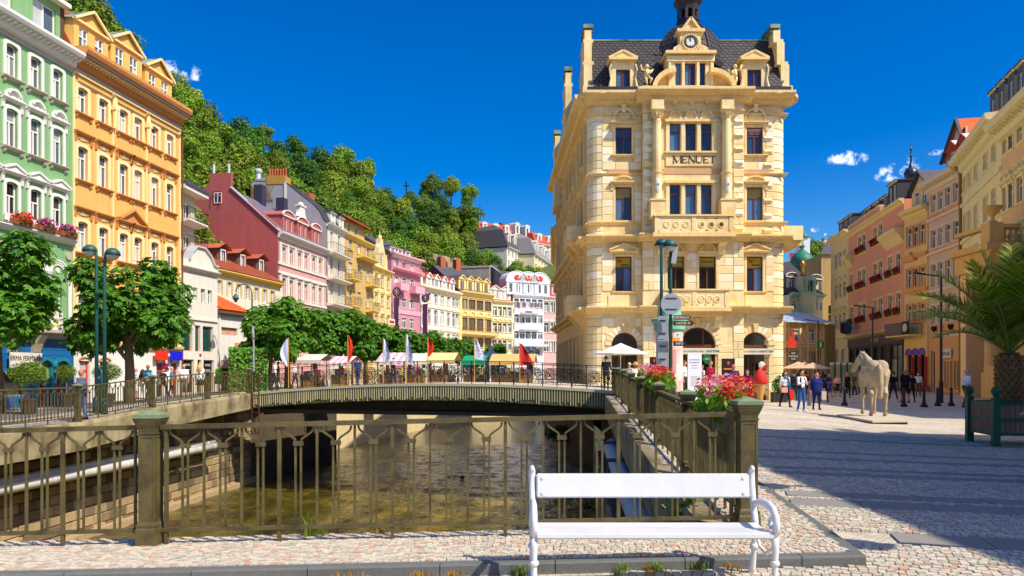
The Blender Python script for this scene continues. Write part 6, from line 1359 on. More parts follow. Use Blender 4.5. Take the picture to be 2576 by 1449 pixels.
for x in(1063,1087,1106,1125,1144):dormer(F12,F12.loc(x),.5,F12.zt+.2,1.9,1.7,2.5,T_white,R_brick,T_white,'gable',1,G_curt,.7)
bx('attic_balustrade',T_wl,F12.e,0,F12.L,-.1,.2,F12.zt+.1,F12.zt+.55)
for y in(770,826,862):z=F12.z(1060,y); bx('string_course',T_wl,F12.e,0,F12.L,-.14,0,z,z+.25)
W_c13=wm('butter',srgb(244,226,164)); T_13=mat('butter_trim',srgb(236,204,124),.85,.08)
F13=simple('butter_house','butter yellow house with dark roof, brown windows and long balcony',1156,124.1,1238,131,735,W_c13,(1167,1187,1207,1227),((750,776),(797,830),(846,872),(884,908)),1.9,T_13,R_dark,5.0,6,fm=M_brown,gm=G_shade,style='I',hoods=('br','arc','br',None),corn=(.8,.8),br=20)
for x in(1169,1189,1209,1229):dormer(F13,F13.loc(x),.5,F13.zt+.3,1.9,2.1,3,T_13,R_dark,T_13,'gable',1,G_dark,.6)
balc(F13,F13.L*.05,F13.L+.6,F13.z(1158,838),1.2,T_13,MATS['amber_iron'],26); bx('side_strip',T_13,F13.e,-.1,.5,-.15,0,-.5,F13.zt)
for s in(1.5,5.5):bx('chimney',mat('brick_red',srgb(170,90,60),.85,.15),F13.e,s,s+1.2,5.5,6.3,F13.zt+4,F13.zt+6.5)
W_14=wm('pale_lime',srgb(240,232,184)); T_14=mat('pale_lime_trim',srgb(228,212,150),.85,.06)
F14=simple('pale_lime_house','narrow pale yellow house with two dormers under a red roof',1238.5,131.1,1290.5,134,758,W_14,(1245,1257,1269,1281),((770,794),(812,835),(855,880),(893,912)),1.05,T_14,R_brick,3.2,5,hoods=(None,'arc','tri',None),gm=G_curt)
for x in(1250,1275):dormer(F14,F14.loc(x),.4,F14.zt+.2,2.4,2.0,3,T_white,R_brick,T_white,'gable',2,G_curt,.7)
W_15=wm('cool_white',srgb(242,244,246)); T_15=mat('cool_white_trim',srgb(248,248,248),.8,.04); T_fl=mat('red_ornament',srgb(206,66,52),.7,.2,8)
F15=simple('white_gabled_house','white house with three rounded gables bearing red ornaments',1291,134.1,1368,137,742,W_15,(1299,1314,1329,1344,1359),((750,775),(790,812),(832,852),(872,895)),1.05,T_15,mat('charcoal_roof',srgb(82,76,76),.7,.12),5.0,6,gm=G_curt,surw=.1)
for x in(1301,1329,1357):
 s=F15.loc(x); o=dormer(F15,s,-.05,F15.zt+.1,4.2,2.3,3,W_15,MATS['charcoal_roof'],T_15,'arc',3,G_curt,1.9,T_15,'P'); MB().ball((s,-.12,F15.zt+3.1),(.7,.08,.55),10,6).build('red_ornament',T_fl,o)
for y,a,c in((785,.22,.8),(826,.2,.82),(868,0,1.05)):balc(F15,F15.L*a,F15.L*c,F15.z(1293,y),1.2,T_15,T_15,18,.9)
for y in(780,):[bx('red_column',T_fl,F15.e,F15.loc(x)-.1,F15.loc(x)+.1,-.1,0,F15.z(1293,775),F15.z(1293,760))for x in(1306.5,1321.5,1336.5,1351.5)]
for a,c,y in((.28,.5,783),(.05,.6,872)):bx('blue_awning',mat('royal_blue_cloth',srgb(40,84,180),.7,.05),F15.e,F15.L*a,F15.L*c,-1.5,-1.25,F15.z(1293,y+3),F15.z(1293,y))
poly=[side_pt(F15,x,y)for x,y in((1289,752),(1280,733),(1262,700),(1254,682),(1234,668),(1213,669),(1211,700))]
pl=[(0,0),(0,F15.zt)]+poly+[(poly[-1][0],0)]; n=len(pl); MB().add([(-.05,y,z)for y,z in pl]+[(.3,y,z)for y,z in pl],[tuple(range(n)),tuple(reversed(range(n,2*n)))]+[(i,(i+1)%n,n+(i+1)%n,n+i)for i in range(n)]).build('gable_wall',W_gr,F15.e,fix=True)
a_,c_=side_pt(F15,1234,668),side_pt(F15,1213,720); bx('chimney_stack',mat('sooty_plaster',srgb(104,92,96),.9,.15),F15.e,-.12,1.5,a_[0],c_[0],c_[1],a_[1]+.2)
F16=simple('far_pink_house','far pink house with red roof beside the white gabled house',1368.5,137.1,1404,138.5,748,wm('shell_pink',srgb(242,182,172)),(1376,1389,1400),((760,785),(812,836),(858,885)),1.3,T_white,R_brick,4.5,5,hoods=('arc','tri',None))
for x in(1378,1396):dormer(F16,F16.loc(x),.4,F16.zt+.2,2.2,2.2,3,wm('brick_pink',srgb(214,98,88)),R_brick,T_white,'arc',1,G_curt,.7)
HZ=20.0
def hillhouse(name,label,xl,Yl,xr,Yr,ytop,ybase,wall,ncol,nrow,trim,roofm,rh,mans=True,dn=0,depth=14):
 z0=zz(ybase,Yl); F_=Fac(name,label,xl,Yl,xr,Yr,z0); zt=F_.z(xl+.5,ytop); cs=[F_.L*(i+.5)/ncol for i in range(ncol)]; rows=[]
 for j in range(nrow):zb=lerp(0.6,zt,j/nrow)+.5; rows.append((zb,zb+(zt-.6)/nrow*.55,{}))
 grid_front(F_,wall,rows,cs,F_.L/ncol*.42,zt,sur=(trim,.12,.05),gm=G_shade,style='I',base=-4); body(F_,depth,zt,wall); cornice(F_,zt-.3,.5,.5,trim)
 if mans:
  b=MB(); L_=F_.L; i_=1.2; b.add([(-.3,-.4,zt+.2),(L_+.3,-.4,zt+.2),(L_+.3,depth,zt+.2),(-.3,depth,zt+.2),(.3,i_,zt+rh),(L_-.3,i_,zt+rh),(L_-.3,depth-1,zt+rh),(.3,depth-1,zt+rh),(2,4,zt+rh*1.35),(L_-2,4,zt+rh*1.35)],[(0,1,5,4),(1,2,6,5),(3,0,4,7),(4,5,9,8),(5,6,9),(7,4,8),(6,7,8,9)]); b.build('mansard_roof',roofm,F_.e,fix=False)
 else:roof(F_,zt+.1,depth/2,rh,roofm,.4,depth)
 for i in range(dn):dormer(F_,F_.L*(i+.5)/dn,.1,zt+.3,F_.L/dn*.42,rh*.75,2,trim,roofm,trim,'arc',1,G_shade,.5,style='P')
 return F_
W_hc=wm('hill_cream',srgb(236,226,204))
hillhouse('hill_mansion','cream mansion with black mansard roof on the hillside',1275,172,1344,190,622,705,W_hc,8,3,T_white,R_dark,4.2,True,5,16)
hillhouse('hill_villa','white hill villa with red hipped roof and two dormers',1206,200,1290,206,582,640,W_hc,5,2,T_white,R_brick,2.6,True,3,12)
hillhouse('hill_terrace','long pale yellow terrace stepping down the far hillside',1344,178,1402,205,640,720,wm('hill_yellow',srgb(240,224,160)),8,4,T_white,mat('grey_roof',srgb(140,134,130),.7,.12),4,True,4,14)
hillhouse('hill_gabled_house','yellow gabled house with black roof at the hilltop',1290,205,1340,212,592,625,wm('hill_yellow2',srgb(238,214,130)),4,2,T_white,R_dark,4,False,2,9)
hillhouse('hill_red_roofed_house','far hillside house with tall orange red roof',1345,208,1397,215,612,650,W_hc,4,2,T_white,R_brick,3.0,True,2,12)
for F_ in():pass
Fm=Fac('peach_house','peach coloured house adjoining the rear of the corner building',1401,89,1404.0,67.5,.3); zt=14.2
grid_front(Fm,wm('peach',srgb(240,190,160)),[(1.2,3.4,{}),(5.0,7.0,{}),(8.6,10.6,{}),(11.6,13.2,{})],[1.5+2.6*i for i in range(8)],1.1,zt,sur=(T_cream,.14,.06),gm=G_dark); cornice(Fm,zt-.4,.7,.6,T_cream,br=30); body(Fm,9,zt,W_cr); roof(Fm,zt+.2,3,3.2,R_dark,.4,9)
def shopfront(F_,s0,s1,z1,fm,gm,n=2,name='shop_window',y=.12,z0=.35):
 for i in range(n):
  a,c=lerp(s0,s1,i/n)+.06,lerp(s0,s1,(i+1)/n)-.06
  win(F_.e,F_.fr,(a+c)/2,z0,c-a,z1-z0,'P',fm,gm,y=y)
M_dkw=mat('dark_shop_wood',srgb(72,50,36),.6,.15,5); M_drain=mat('ochre_drainpipe',srgb(150,112,50),.5,.1)
G_shop=glass('shop_glass',srgb(70,62,50),srgb(150,132,100),.08)
T_yc=mat('yellow_ochre_trim',srgb(244,214,134),.85,.06); W_1=wmr('corn',srgb(244,208,120));
def rhouse(name,label,xl,Yl,xr,Yr,ytop,wall,cols,rows,xref,w,trim,zg,**kw):
 F_=Fac(name,label,xl,Yl,xr,Yr,-.05); zt=F_.z(xl,ytop); cs=[F_.loc(x)for x in cols]; R_=[]
 for(ya,yb,op)in rows:R_.append((F_.z(xref,yb),F_.z(xref,ya),op))
 zg=F_.z(xref,zg); grid_front(F_,wall,R_,cs,w,zt,gm=G_shade,sur=(trim,.16,.05),sill=(trim,.16,.14),base=zg,**kw); F_.zt=zt; F_.zg=zg
 body(F_,11,zt,wall); return F_
F1=rhouse('far_yellow_house','yellow house with arched window hoods at far end of right row',2090,103.5,2134,95,612,W_1,(2103.3,2113.5,2125),((634,672,{}),(712,750,dict(hood=('tri',T_yc,.12,.2,.2))),(789,827,dict(hood=('arc',T_yc,.12,.2,.2)))),2113,1.35,T_yc,850)
cornice(F1,F1.zt-.3,.6,.7,T_yc); roof(F1,F1.zt+.3,4,4,R_dark,.3,9)
for x in(2098,2110,2122):dormer(F1,F1.loc(x),.8,F1.zt+.5,1.6,2.0,3,R_dark,R_dark,T_yc,'flat',1,G_shade)
gs=[(F1.loc(2101),F1.loc(2109)),(F1.loc(2117),F1.loc(2126))]; wall_mesh(MB(),0,F1.L,-.5,F1.zg,[(a,c,.5,F1.z(2110,880))for a,c in gs],0,.2).build('shop_wall',W_1,F1.e,fix=False)
for a,c in gs:o=win(F1.e,F1.fr,(a+c)/2,.5,c-a,F1.z(2110,880)-.5,'P',M_dkw,mat('bright_shop_display',srgb(206,196,180),.3,.3,2)); bx('red_poster',mat('red_plate',srgb(190,40,30),.5,.05),o,-(c-a)*.4,(c-a)*.4,.02,.04,.3,1.4)
bx('string_course',T_yc,F1.e,0,F1.L,-.2,0,F1.zg-.1,F1.zg+.25)
W_sal=wmr('terracotta',srgb(246,156,104))
F2=rhouse('terracotta_house','terracotta pink hotel with red geraniums on every sill',2134.5,94.5,2274,75,590,W_sal,(2142.7,2163,2173,2203,2215,2240,2261),((569,611,dict(cols=None)),(660,710,{}),(752,803,{})),2209,1.25,T_yc,838)if False else None
F2=Fac('terracotta_house','terracotta pink hotel with red geraniums on every sill',2134.5,94.5,2274,75,-.05)
zt=F2.z(2149,581); z=lambda y:F2.z(2209,y); cs=[F2.loc(x)for x in(2142.7,2163,2174,2202,2216,2240,2261)]; cu=[F2.loc(x)for x in(2163,2174,2202,2216)]
grid_front(F2,W_sal,[(z(803),z(752),{}),(z(710),z(660),{}),(z(615),z(568),dict(cols=cu))],cs,1.3,zt,gm=G_shade,sur=(T_yc,.2,.05),sill=(T_yc,.2,.2),base=z(838)); body(F2,12,zt,W_sal)
cornice(F2,zt-.5,.5,.6,T_yc); bx('parapet',W_sal,F2.e,0,F2.L*.62,.0,.4,zt,zt+.9); bx('parapet_coping',T_yc,F2.e,0,F2.L*.62,-.08,.5,zt+.9,zt+1.05); roof(F2,zt+.4,5,3.2,R_dark,-.6,12)
for i in range(4):dormer(F2,F2.L*(.12+.16*i),1.6,zt+1.2,1.8,1.5,3,R_dark,R_dark,T_yc,'flat',1,G_shade)
d_=dormer(F2,F2.L*.82,.05,zt-.2,2.6,2.6,4,mat('slate_cheek',srgb(72,66,66),.7,.1),R_dark,T_yc,'flat',2,G_shade)
for a,c in((0,.1),(.72,1.0)):MB().ex([(0,z(640)),(-.5,z(622)),(-.9,z(614)),(-.9,z(606)),(0,z(606))],F2.L*a,F2.L*c).build('bay_ledge',T_yc,F2.e)
gz=z(838); wall_mesh(MB(),0,F2.L,-.5,gz,[(F2.L*a,F2.L*c,.3,gz-1.5)for a,c in((.02,.13),(.16,.3),(.34,.44),(.5,.6),(.63,.72),(.78,.96))],.05,.3).build('shop_wall',M_dkw,F2.e,fix=False)
for a,c in((.02,.13),(.16,.3),(.34,.44),(.5,.6),(.63,.72),(.78,.96)):win(F2.e,F2.fr,F2.L*(a+c)/2,.3,F2.L*(c-a),gz-1.8,'D',M_dkw,G_shop,y=.2)
bx('shop_fascia',mat('maroon_board',srgb(104,70,52),.6,.1),F2.e,0,F2.L,-.12,.05,gz-1.3,gz-.3); mould('shop_cornice',F2.e,F2.fr,T_yc,0,F2.L,[(0,gz-.3),(-.6,gz-.05),(-.7,gz+.15),(0,gz+.25)])
text('lettering','MOZART',.7,mat('gold_letters',srgb(220,180,90),.4,.05,metal=.3),F2.e,(F2.L*.55,-.14,gz-.8))
fl_red,fl_lf=leafmat('geranium_red',srgb(150,20,38),srgb(196,40,60),.2,.2),leafmat('geranium_leaf',srgb(60,110,30),srgb(110,160,50),.3,.2)
def tuft(seed,n,rx,ry,rz,size):
 r=random.Random(seed); b=MB()
 for i in range(n):
  d=Vector((r.gauss(0,1),r.gauss(0,1),r.gauss(0,1))).normalized(); k=r.uniform(.5,1.05); c=Vector((d.x*rx*k,d.y*ry*k,d.z*rz*k)); s=size*r.uniform(.6,1.3)
  a=Vector((r.gauss(0,1),r.gauss(0,1),r.gauss(0,1))).normalized(); t=a.cross(d+Vector((0,0,.4))).normalized(); u=t.cross(a).normalized()
  b.add([c-t*s,c+u*s*.5,c+t*s,c-u*s*.5],[(0,1,2,3)])
 return b
ger=tuft(5,160,.55,.28,.42,.13).mesh('blossoms',fl_red,fix=False); gel=tuft(6,60,.55,.26,.3,.12).mesh('foliage',fl_lf,fix=False); trough=MB().box(-.55,.55,-.15,.15,-.15,.1).mesh('trough',mat('terracotta_box',srgb(150,84,56),.8,.1))
def flowerbox(loc,rz,label,group,sc=1.0,bm=None,lm=None,tm=None):
 e=empty('flower_box',loc,rz,label,'flower box',group); e.scale=(sc,sc,sc); inst('trough',tm or trough,e); inst('foliage',lm or gel,e,(0,-.05,.12)); inst('blossoms',bm or ger,e,(0,-.08,.22)); return e
def on(F_,s,y,z_):return F_.e.matrix_basis@Vector((s,y,z_))if False else(F_.P+F_.d*s+Vector((-F_.d.y,F_.d.x,0))*y+Vector((0,0,z_)))
angF=lambda F_:math.atan2(F_.d.y,F_.d.x)
for zz_,nm,cc in((z(803),'lower',cs),(z(710),'middle',cs),(z(615),'upper',cu)):
 for i,c in enumerate(cc):flowerbox(on(F2,c,-.25,zz_+.15),angF(F2),'box of dark red geraniums, %s from left on %s sills of the terracotta house'%(('first','second','third','fourth','fifth','sixth','seventh')[i],nm),'geranium boxes on the %s sills'%nm,1.05)
T_org=mat('apricot_trim',srgb(236,160,92),.85,.08)
F3=rhouse('apricot_house','narrow apricot house with pointed roof gable and banner balcony',2274.5,74.6,2333,70.4,540,wmr('apricot',srgb(244,196,104)),(2288,2303,2320),((568,618,{}),(674,720,{}),(765,810,{})),2303,1.0,T_org,840)
cornice(F3,F3.zt-.6,.6,.8,T_yc,br=22); s=F3.loc(2312); b=MB().ey([(s-1.7,F3.zt),(s+1.7,F3.zt),(s+1.7,F3.zt+1.7),(s,F3.zt+3.4),(s-1.7,F3.zt+1.7)],.2,4); b.build('roof_gable',MATS['apricot_plaster'],F3.e)
for d in(-.65,.65):win(F3.e,F3.fr,s+d,F3.zt+.3,.8,1.4,'T',M_wf,G_shade,y=.14)
b=MB()
for d in(-1,1):b.bar((s+d*2.0,2,F3.zt+1.6),(s,2,F3.zt+3.6),4.5,.14)
b.build('gable_roof',R_dark,F3.e); roof(F3,F3.zt+.1,5,1.6,R_dark,.2,11)
z_=F3.z(2303,655); MB().ey([(F3.loc(2288)-.8,z_),(F3.loc(2303)+.4,z_),((F3.loc(2288)+F3.loc(2303))/2-.2,z_+.9)],-.3,0).build('pediment',T_org,F3.e)
for y in(648,735):zq=F3.z(2303,y); bx('string_course',T_org,F3.e,0,F3.L,-.2,0,zq,zq+.3)
gz=F3.zg; hs=[(F3.loc(x)-.5,F3.loc(x)+.5,-.1,gz-2.0)for x in(2287,2303,2320)]; wall_mesh(MB(),0,F3.L,-.5,gz,hs,0,.3).build('shop_wall',MATS['apricot_plaster'],F3.e,fix=False)
for a,c,p,q in hs:
 o=win(F3.e,F3.fr,(a+c)/2,0,c-a,q,'D',M_dkw,G_dark,y=.2); b=MB(); n=8; P_=[((a+c)/2-.55*math.cos(math.pi*i/n),q+.6*math.sin(math.pi*i/n))for i in range(n+1)]
 for u_,v_ in zip(P_,P_[1:]):b.bar((u_[0],-.05,u_[1]),(v_[0],-.05,v_[1]),.12,.1)
 b.ey(P_,-.03,.0); b.build('violet_arch',mat('violet_arch',srgb(128,92,170),.6,.15),F3.e); bx('red_banner',mat('red_cloth',srgb(176,34,34),.7,.15,4),F3.e,c+.1,c+.45,-.12,-.08,.4,q-.2)
o=balc(F3,-1.2,F3.L*.85,gz-.1,1.3,T_yc,M_wi,14); bx('balcony_banner',mat('brown_banner',srgb(120,96,84),.7,.25,2),F3.e,-1.15,F3.L*.5,-1.36,-1.32,gz-.05,gz+1.1); bx('round_sign',M_blk,F3.e,F3.L*.52,F3.L*.82,-1.37,-1.33,gz-.05,gz+1.15); MB().tube([(F3.L*.66,-1.38,gz+.55),(F3.L*.66,-1.4,gz+.55)],.42,14).build('emblem_disc',mat('cream_print',srgb(206,190,160),.7,.1),F3.e); bx('red_planter',mat('red_cloth',srgb(176,34,34),.7,.15,4),F3.e,F3.L*.9,F3.L+.6,-1.2,-.5,-.1,.6)
W_gb=wmr('greige',srgb(222,186,146)); T_gb=mat('greige_trim',srgb(232,208,172),.85,.06)
F4=rhouse('greige_house','beige townhouse with heavy bracketed cornice above a shoe shop',2333.5,70.6,2418,64.0,468,W_gb,(2348.7,2366,2385,2405),((488,535,{}),(578,624,{}),(664,722,{}),(769,815,{})),2350,1.05,T_gb,850)
cornice(F4,F4.zt-.9,.9,1.1,T_gb,br=24); roof(F4,F4.zt+.2,5,2,R_brick,.4,11)
for x in(2372,2398):dormer(F4,F4.loc(x),.8,F4.zt+.3,1.8,2.2,3,R_brick,T_white,R_brick,'gable',1,G_shade,.7)
for y in(555,640,735):zq=F4.z(2350,y); bx('string_course',T_gb,F4.e,0,F4.L,-.16,0,zq,zq+.25)
me=MB().box(-.8,.8,-.05,0,-.3,.3).mesh('apron_panel',mat('apricot_trim',srgb(236,160,92),.85,.08))
for x in(2348.7,2366,2385,2405):
 for y in(548,633,829):place('apron_panel',me,F4.e,F4.fr,F4.loc(x),F4.z(2350,y))
gz=F4.zg; hs=[(F4.loc(2341),F4.loc(2352),-.1,gz-1.2),(F4.loc(2375),F4.loc(2387),.3,gz-2.2),(F4.loc(2390),F4.loc(2396),-.1,gz-2.2),(F4.loc(2399),F4.loc(2414),.3,gz-2.2)]
wall_mesh(MB(),0,F4.L,-.5,gz,hs,0,.3).build('shop_wall',mat('apricot_stone',srgb(226,164,104),.85,.08),F4.e,fix=False)
for a,c,p,q in hs:win(F4.e,F4.fr,(a+c)/2,p+.1,c-a,q-p-.1,'P',M_wf,G_shop,y=.2)
bx('shop_sign',T_white,F4.e,F4.loc(2375),F4.loc(2397),-.2,-.1,gz-1.9,gz-1.1); text('lettering','bhodi',.6,M_blk,F4.e,((F4.loc(2375)+F4.loc(2397))/2,-.21,gz-1.5))
for x in(2356,2398):MB().lathe([(.02,-.3),(.25,0),(.2,.25)],8,(F4.loc(x),-.25,F4.z(2350,829))).build('wall_lamp',M_blk,F4.e)
W_py=wmr('primrose',srgb(246,228,150)); T_py=mat('primrose_trim',srgb(240,226,170),.85,.05)
F5=rhouse('primrose_house','pale yellow townhouse with brass drainpipe and bracketed cornice',2418.5,63.9,2519,51.8,409,W_py,(2427,2439,2455,2479,2500),((414,456,{}),(516,580,{}),(614,668,{}),(712,770,{})),2455,1.15,T_py,850)
cornice(F5,F5.zt-1.0,1.0,1.2,T_py,br=20); roof(F5,F5.zt+.2,5,1.5,R_brick,.5,11); MB().tube([(.15,-.12,F5.zt-.6),(.15,-.12,0)],.12,8).build('drainpipe',M_drain,F5.e); MB().tube([(.9,-.6,F5.zt-.2),(.5,-.5,F5.zt-.5),(.15,-.12,F5.zt-.9)],.14,8).build('drainpipe',M_drain,F5.e)
for y in(490,590,690):zq=F5.z(2455,y); bx('string_course',T_py,F5.e,0,F5.L,-.16,0,zq,zq+.25)
gz=F5.zg; hs=[(F5.loc(2424),F5.loc(2432),.3,gz-2.6),(F5.loc(2436),F5.loc(2446),-.1,gz-2.6),(F5.loc(2450),F5.loc(2458),.3,gz-2.6)]; wall_mesh(MB(),0,F5.L,-.5,gz,hs,0,.3).build('shop_wall',W_py,F5.e,fix=False)
for i,(a,c,p,q)in enumerate(hs):win(F5.e,F5.fr,(a+c)/2,p+.1,c-a,q-p-.1,'P',mat('pale_green_frame',srgb(206,206,140),.7,.06)if i==1 else M_brown,mat('pale_green_door',srgb(200,204,140),.6,.08)if i==1 else G_shop,y=.2)
bx('shop_sign',mat('maroon_board',srgb(104,70,52),.6,.1),F5.e,F5.loc(2426),F5.loc(2456),-.2,-.1,gz-2.3,gz-1.1); text('lettering','LA SPORT',.55,mat('cream_print',srgb(206,190,160),.7,.1),F5.e,((F5.loc(2426)+F5.loc(2456))/2,-.21,gz-1.7))
W_pe=wmr('peach_ornate',srgb(240,196,128))
F6=rhouse('peach_ornate_house','peach townhouse with stucco window crowns at right edge of photo',2519.5,51.7,2640,43.8,320,W_pe,(2529,2542,2566,2585,2608),((338,378,{}),(461,525,dict(hood=('arc',T_py,.2,.25,.2))),(600,660,dict(hood=('arc',T_py,.2,.25,.2))),(720,790,{})),2542,1.0,T_py,850)
cornice(F6,F6.zt-1.1,1.1,1.3,T_py,br=14); wall_mesh(MB(),0,F6.L,-.5,F6.zg,[],0,.3).build('shop_wall',W_pe,F6.e,fix=False); roof(F6,F6.zt+.2,5,1.5,R_brick,.5,11)
b=MB()
for i,(x,yb)in enumerate(((2497,300),(2519,280),(2543,258),(2567,238))):
 s,zq=foff(F6,x,yb,2.0); dormer(F6,s,2.0,F6.zt+.6,1.3,zq-F6.zt+1.6,3,mat('grey_green_cladding',srgb(92,98,96),.7,.1),R_dark,T_py,'flat',1,G_shade)
Fw=Fac('white_gable_house','white gabled house with orange tiled roof rising behind the right row',2380,84,2432,78,12); zt=Fw.z(2385,400)
wall_mesh(MB(),0,Fw.L,0,zt,[(Fw.loc(x)-.55,Fw.loc(x)+.55,Fw.z(2405,362),Fw.z(2405,338))for x in(2413,2424)],0,.2).build('wall',W_wh,Fw.e,fix=False)
for x in(2413,2424):win(Fw.e,Fw.fr,Fw.loc(x),Fw.z(2405,362),1.1,Fw.z(2405,338)-Fw.z(2405,362),'T',M_wf,G_shade)
zr_=Fw.z(2420,298); MB().ey([(0,zt),(Fw.L,zt),(Fw.L*.72,zr_)],0,.2).build('gable',W_wh,Fw.e); b=MB().add([(-.3,-.4,zt-.3),(Fw.L*.72,-.4,zr_+.1),(Fw.L*.72,12,zr_+.1),(-.3,12,zt-.3)],[(0,1,2,3)]); b.build('left_slope',R_org,Fw.e,fix=False)
o=MB().add([(Fw.L+.6,-.4,zt-.3),(Fw.L*.72,-.4,zr_+.1),(Fw.L*.72,12,zr_+.1),(Fw.L+.6,12,zt-.3)],[(0,1,2,3)]).build('roof',R_org,Fw.e,fix=False); b=MB().bar((-.35,-.45,zt-.3),(Fw.L*.72,-.45,zr_+.12),.3,.2).bar((Fw.L+.6,-.45,zt-.3),(Fw.L*.72,-.45,zr_+.12),.3,.2); b.build('barge_board',R_dark,Fw.e); body(Fw,11,zt,W_wh)
for d in(1.2,2.0):MB().tube([(Fw.L+d-.8,6,zr_-1),(Fw.L+d-.8,6,zr_+1.2)],.3,8).build('flue',R_dark,Fw.e)
M_ter=mat('terrace_stone',srgb(212,172,108),.85,.15,3,streak=.15,bump=.4)
te=empty('balustrade_terrace',(30.1,47.6,0),R(0),'dark stone terrace with balustrade and urn above the palm','terrace'); z0=zz(612,47.6);
bx('terrace_slab',M_ter,te,-.4,7,-.4,4,z0-.4,z0); MB().ex([(-.4,z0-.4),(-.1,z0-.7),(.3,z0-1.4),(.6,z0-1.6),(3.6,z0-1.6),(3.6,z0-.4)],-.1,7).build('entablature',M_ter,te)
bx('pedestal',M_ter,te,0,.9,0,.9,z0,z0+1.35); bx('base_rail',M_ter,te,.9,7,.1,.6,z0,z0+.2); bx('top_rail',M_ter,te,.9,7,.05,.65,z0+1.0,z0+1.25); bx('side_rail',M_ter,te,.1,.6,.9,4,z0+1.0,z0+1.25)
bal=MB().lathe([(.12,0),(.08,.08),(.15,.3),(.06,.6),(.1,.75),(.12,.8)],8).mesh('baluster',M_ter,smooth=True)
for i in range(16):inst('baluster',bal,te,(1.15+i*.37,.35,z0+.2))
MB().lathe([(.3,0),(.3,.1),(.1,.2),(.1,.4),(.35,.65),(.55,.95),(.62,1.05),(.5,1.08)],14,(.45,.45,z0+1.35)).build('urn',M_ter,te,smooth=True)
for x in(.6,3.6):b=MB().lathe([(.6,0),(.6,1.6),(.42,1.7),(.4,z0-2.6),(.55,z0-2.2),(.6,z0-1.6)],14,(x,.7,0)); b.build('column',M_ter,te)
bx('rear_wall',W_pe,te,.3,7,3,3.6,0,z0)
MB().box(.0,2.4,-.5,.6,0,2.1).build('stone_pier',M_ter,te)
Fz=Fac('side_street_house','cream townhouse beyond the right edge of the view',2640,43.6,4243,18,-.05); grid_front(Fz,W_pe,[(z_,z_+2.2,{})for z_ in(1,5,9,13)],[2+3*i for i in range(8)],1.2,17.5,sur=(T_py,.16,.05)); body(Fz,12,17.5,W_pe); cornice(Fz,17,.8,.8,T_py); roof(Fz,17.7,5,2.5,R_brick,.4,12)
nb=empty('near_house',(13.9,12.6,0),-math.pi/2,'tall plastered house close to the camera on the right','house'); L_=27
wall_mesh(MB(),0,L_,-.5,13.2,[(2+3*i-.6,2+3*i+.6,zq,zq+2)for i in range(8)for zq in(1.2,5,9)],0,.2).build('wall',W_cr,nb,fix=False)
for i in range(8):
 for zq in(1.2,5,9):win(nb,I4,2+3*i,zq,1.2,2.0,'T',M_wf,G_shade,split=False)
MB().box(0,.1,0,11,-.5,13.2).build('end_wall',W_cr,nb); b=MB().add([(-.4,-.5,13.2),(L_,-.5,13.2),(L_,3.2,15.8),(2.2,3.2,15.8),(-.4,8,13.2),(L_,8,13.2)],[(0,1,2,3),(3,2,5,4),(0,3,4)]); b.build('roof',R_brick,nb,fix=False)
Ft=Fac('half_timbered_house','ochre half-timbered building with bright metal roof beside corner building',1978,80,2073,82,-.1); zt=Ft.z(1990,811); W_ti=wm('ochre_timber',srgb(238,190,106)); T_ti=mat('timber_beam',srgb(244,208,140),.8,.08)
hs=[(Ft.loc(1994),Ft.loc(2010),Ft.z(2010,862),Ft.z(2010,830)),(Ft.loc(2035),Ft.loc(2051),Ft.z(2040,858),Ft.z(2040,826)),(Ft.loc(2027),Ft.loc(2056),.3,Ft.z(2040,884)),(Ft.loc(1998),Ft.loc(2010),0,Ft.z(2010,884))]
wall_mesh(MB(),0,Ft.L,-.5,zt,hs,0,.2).build('wall',W_ti,Ft.e,fix=False)
for a,c,p,q in hs[:2]:win(Ft.e,Ft.fr,(a+c)/2,p,c-a,q-p,'X',M_wf,G_curt)
for a,c,p,q in hs[2:]:win(Ft.e,Ft.fr,(a+c)/2,p,c-a,q-p,'I',T_ti,G_shop)
zs=Ft.z(2040,873)
for zq in(zs,zt-.15,Ft.z(2040,866)):bx('beam',T_ti,Ft.e,0,Ft.L,-.06,0,zq,zq+.16)
for x in(1985,2013,2032,2054,2072):bx('post',T_ti,Ft.e,Ft.loc(x)-.1,Ft.loc(x)+.1,-.064,0,-.2,zt)
for a,c in((2014,2032),(2055,2071)):
 for(p,q)in((zs+.2,zt-.2),(.2,zs-.3)):MB().bar((Ft.loc(a),-.04,p),(Ft.loc(c),-.04,q),.14,.05,up=(0,1,0)).build('brace',T_ti,Ft.e); MB().bar((Ft.loc(c),-.035,p),(Ft.loc(a),-.035,q),.14,.05,up=(0,1,0)).build('brace',T_ti,Ft.e)
zr_=foff(Ft,1995,786,5)[1]; b=MB().add([(-.3,-.5,zt),(Ft.L+1.2,-.5,zt),(Ft.L+1.2,5,zr_),(.9,5,zr_),(-.3,10,zt)],[(0,1,2,3),(0,3,4)]); b.build('metal_roof',mat('zinc_roof',srgb(212,216,218),.4,.12,1,streak=.15),Ft.e,fix=False)
for i in range(14):t=i/13; MB().bar((lerp(-.2,Ft.L+1.1,t),-.5,zt+.03),(lerp(.9,Ft.L+1.1,t),5,zr_+.03),.05,.06).build('roof_seam',MATS['zinc_roof'],Ft.e)
bx('olive_annexe',wm('olive',srgb(176,140,50)),Ft.e,Ft.L,Ft.L+1.3,-.3,8,-.5,zt-.1); bx('side_wall',W_ti,Ft.e,0,.1,0,9,-.5,zt)
Fd=Fac('domed_house','cream art nouveau house with brown dome topped by gold figures',1986,104,2070,107,0); zt=Fd.z(2000,742); W_dm=wm('lemon_cream',srgb(238,224,160)); T_dg=mat('mint_trim',srgb(150,206,176),.7,.1)
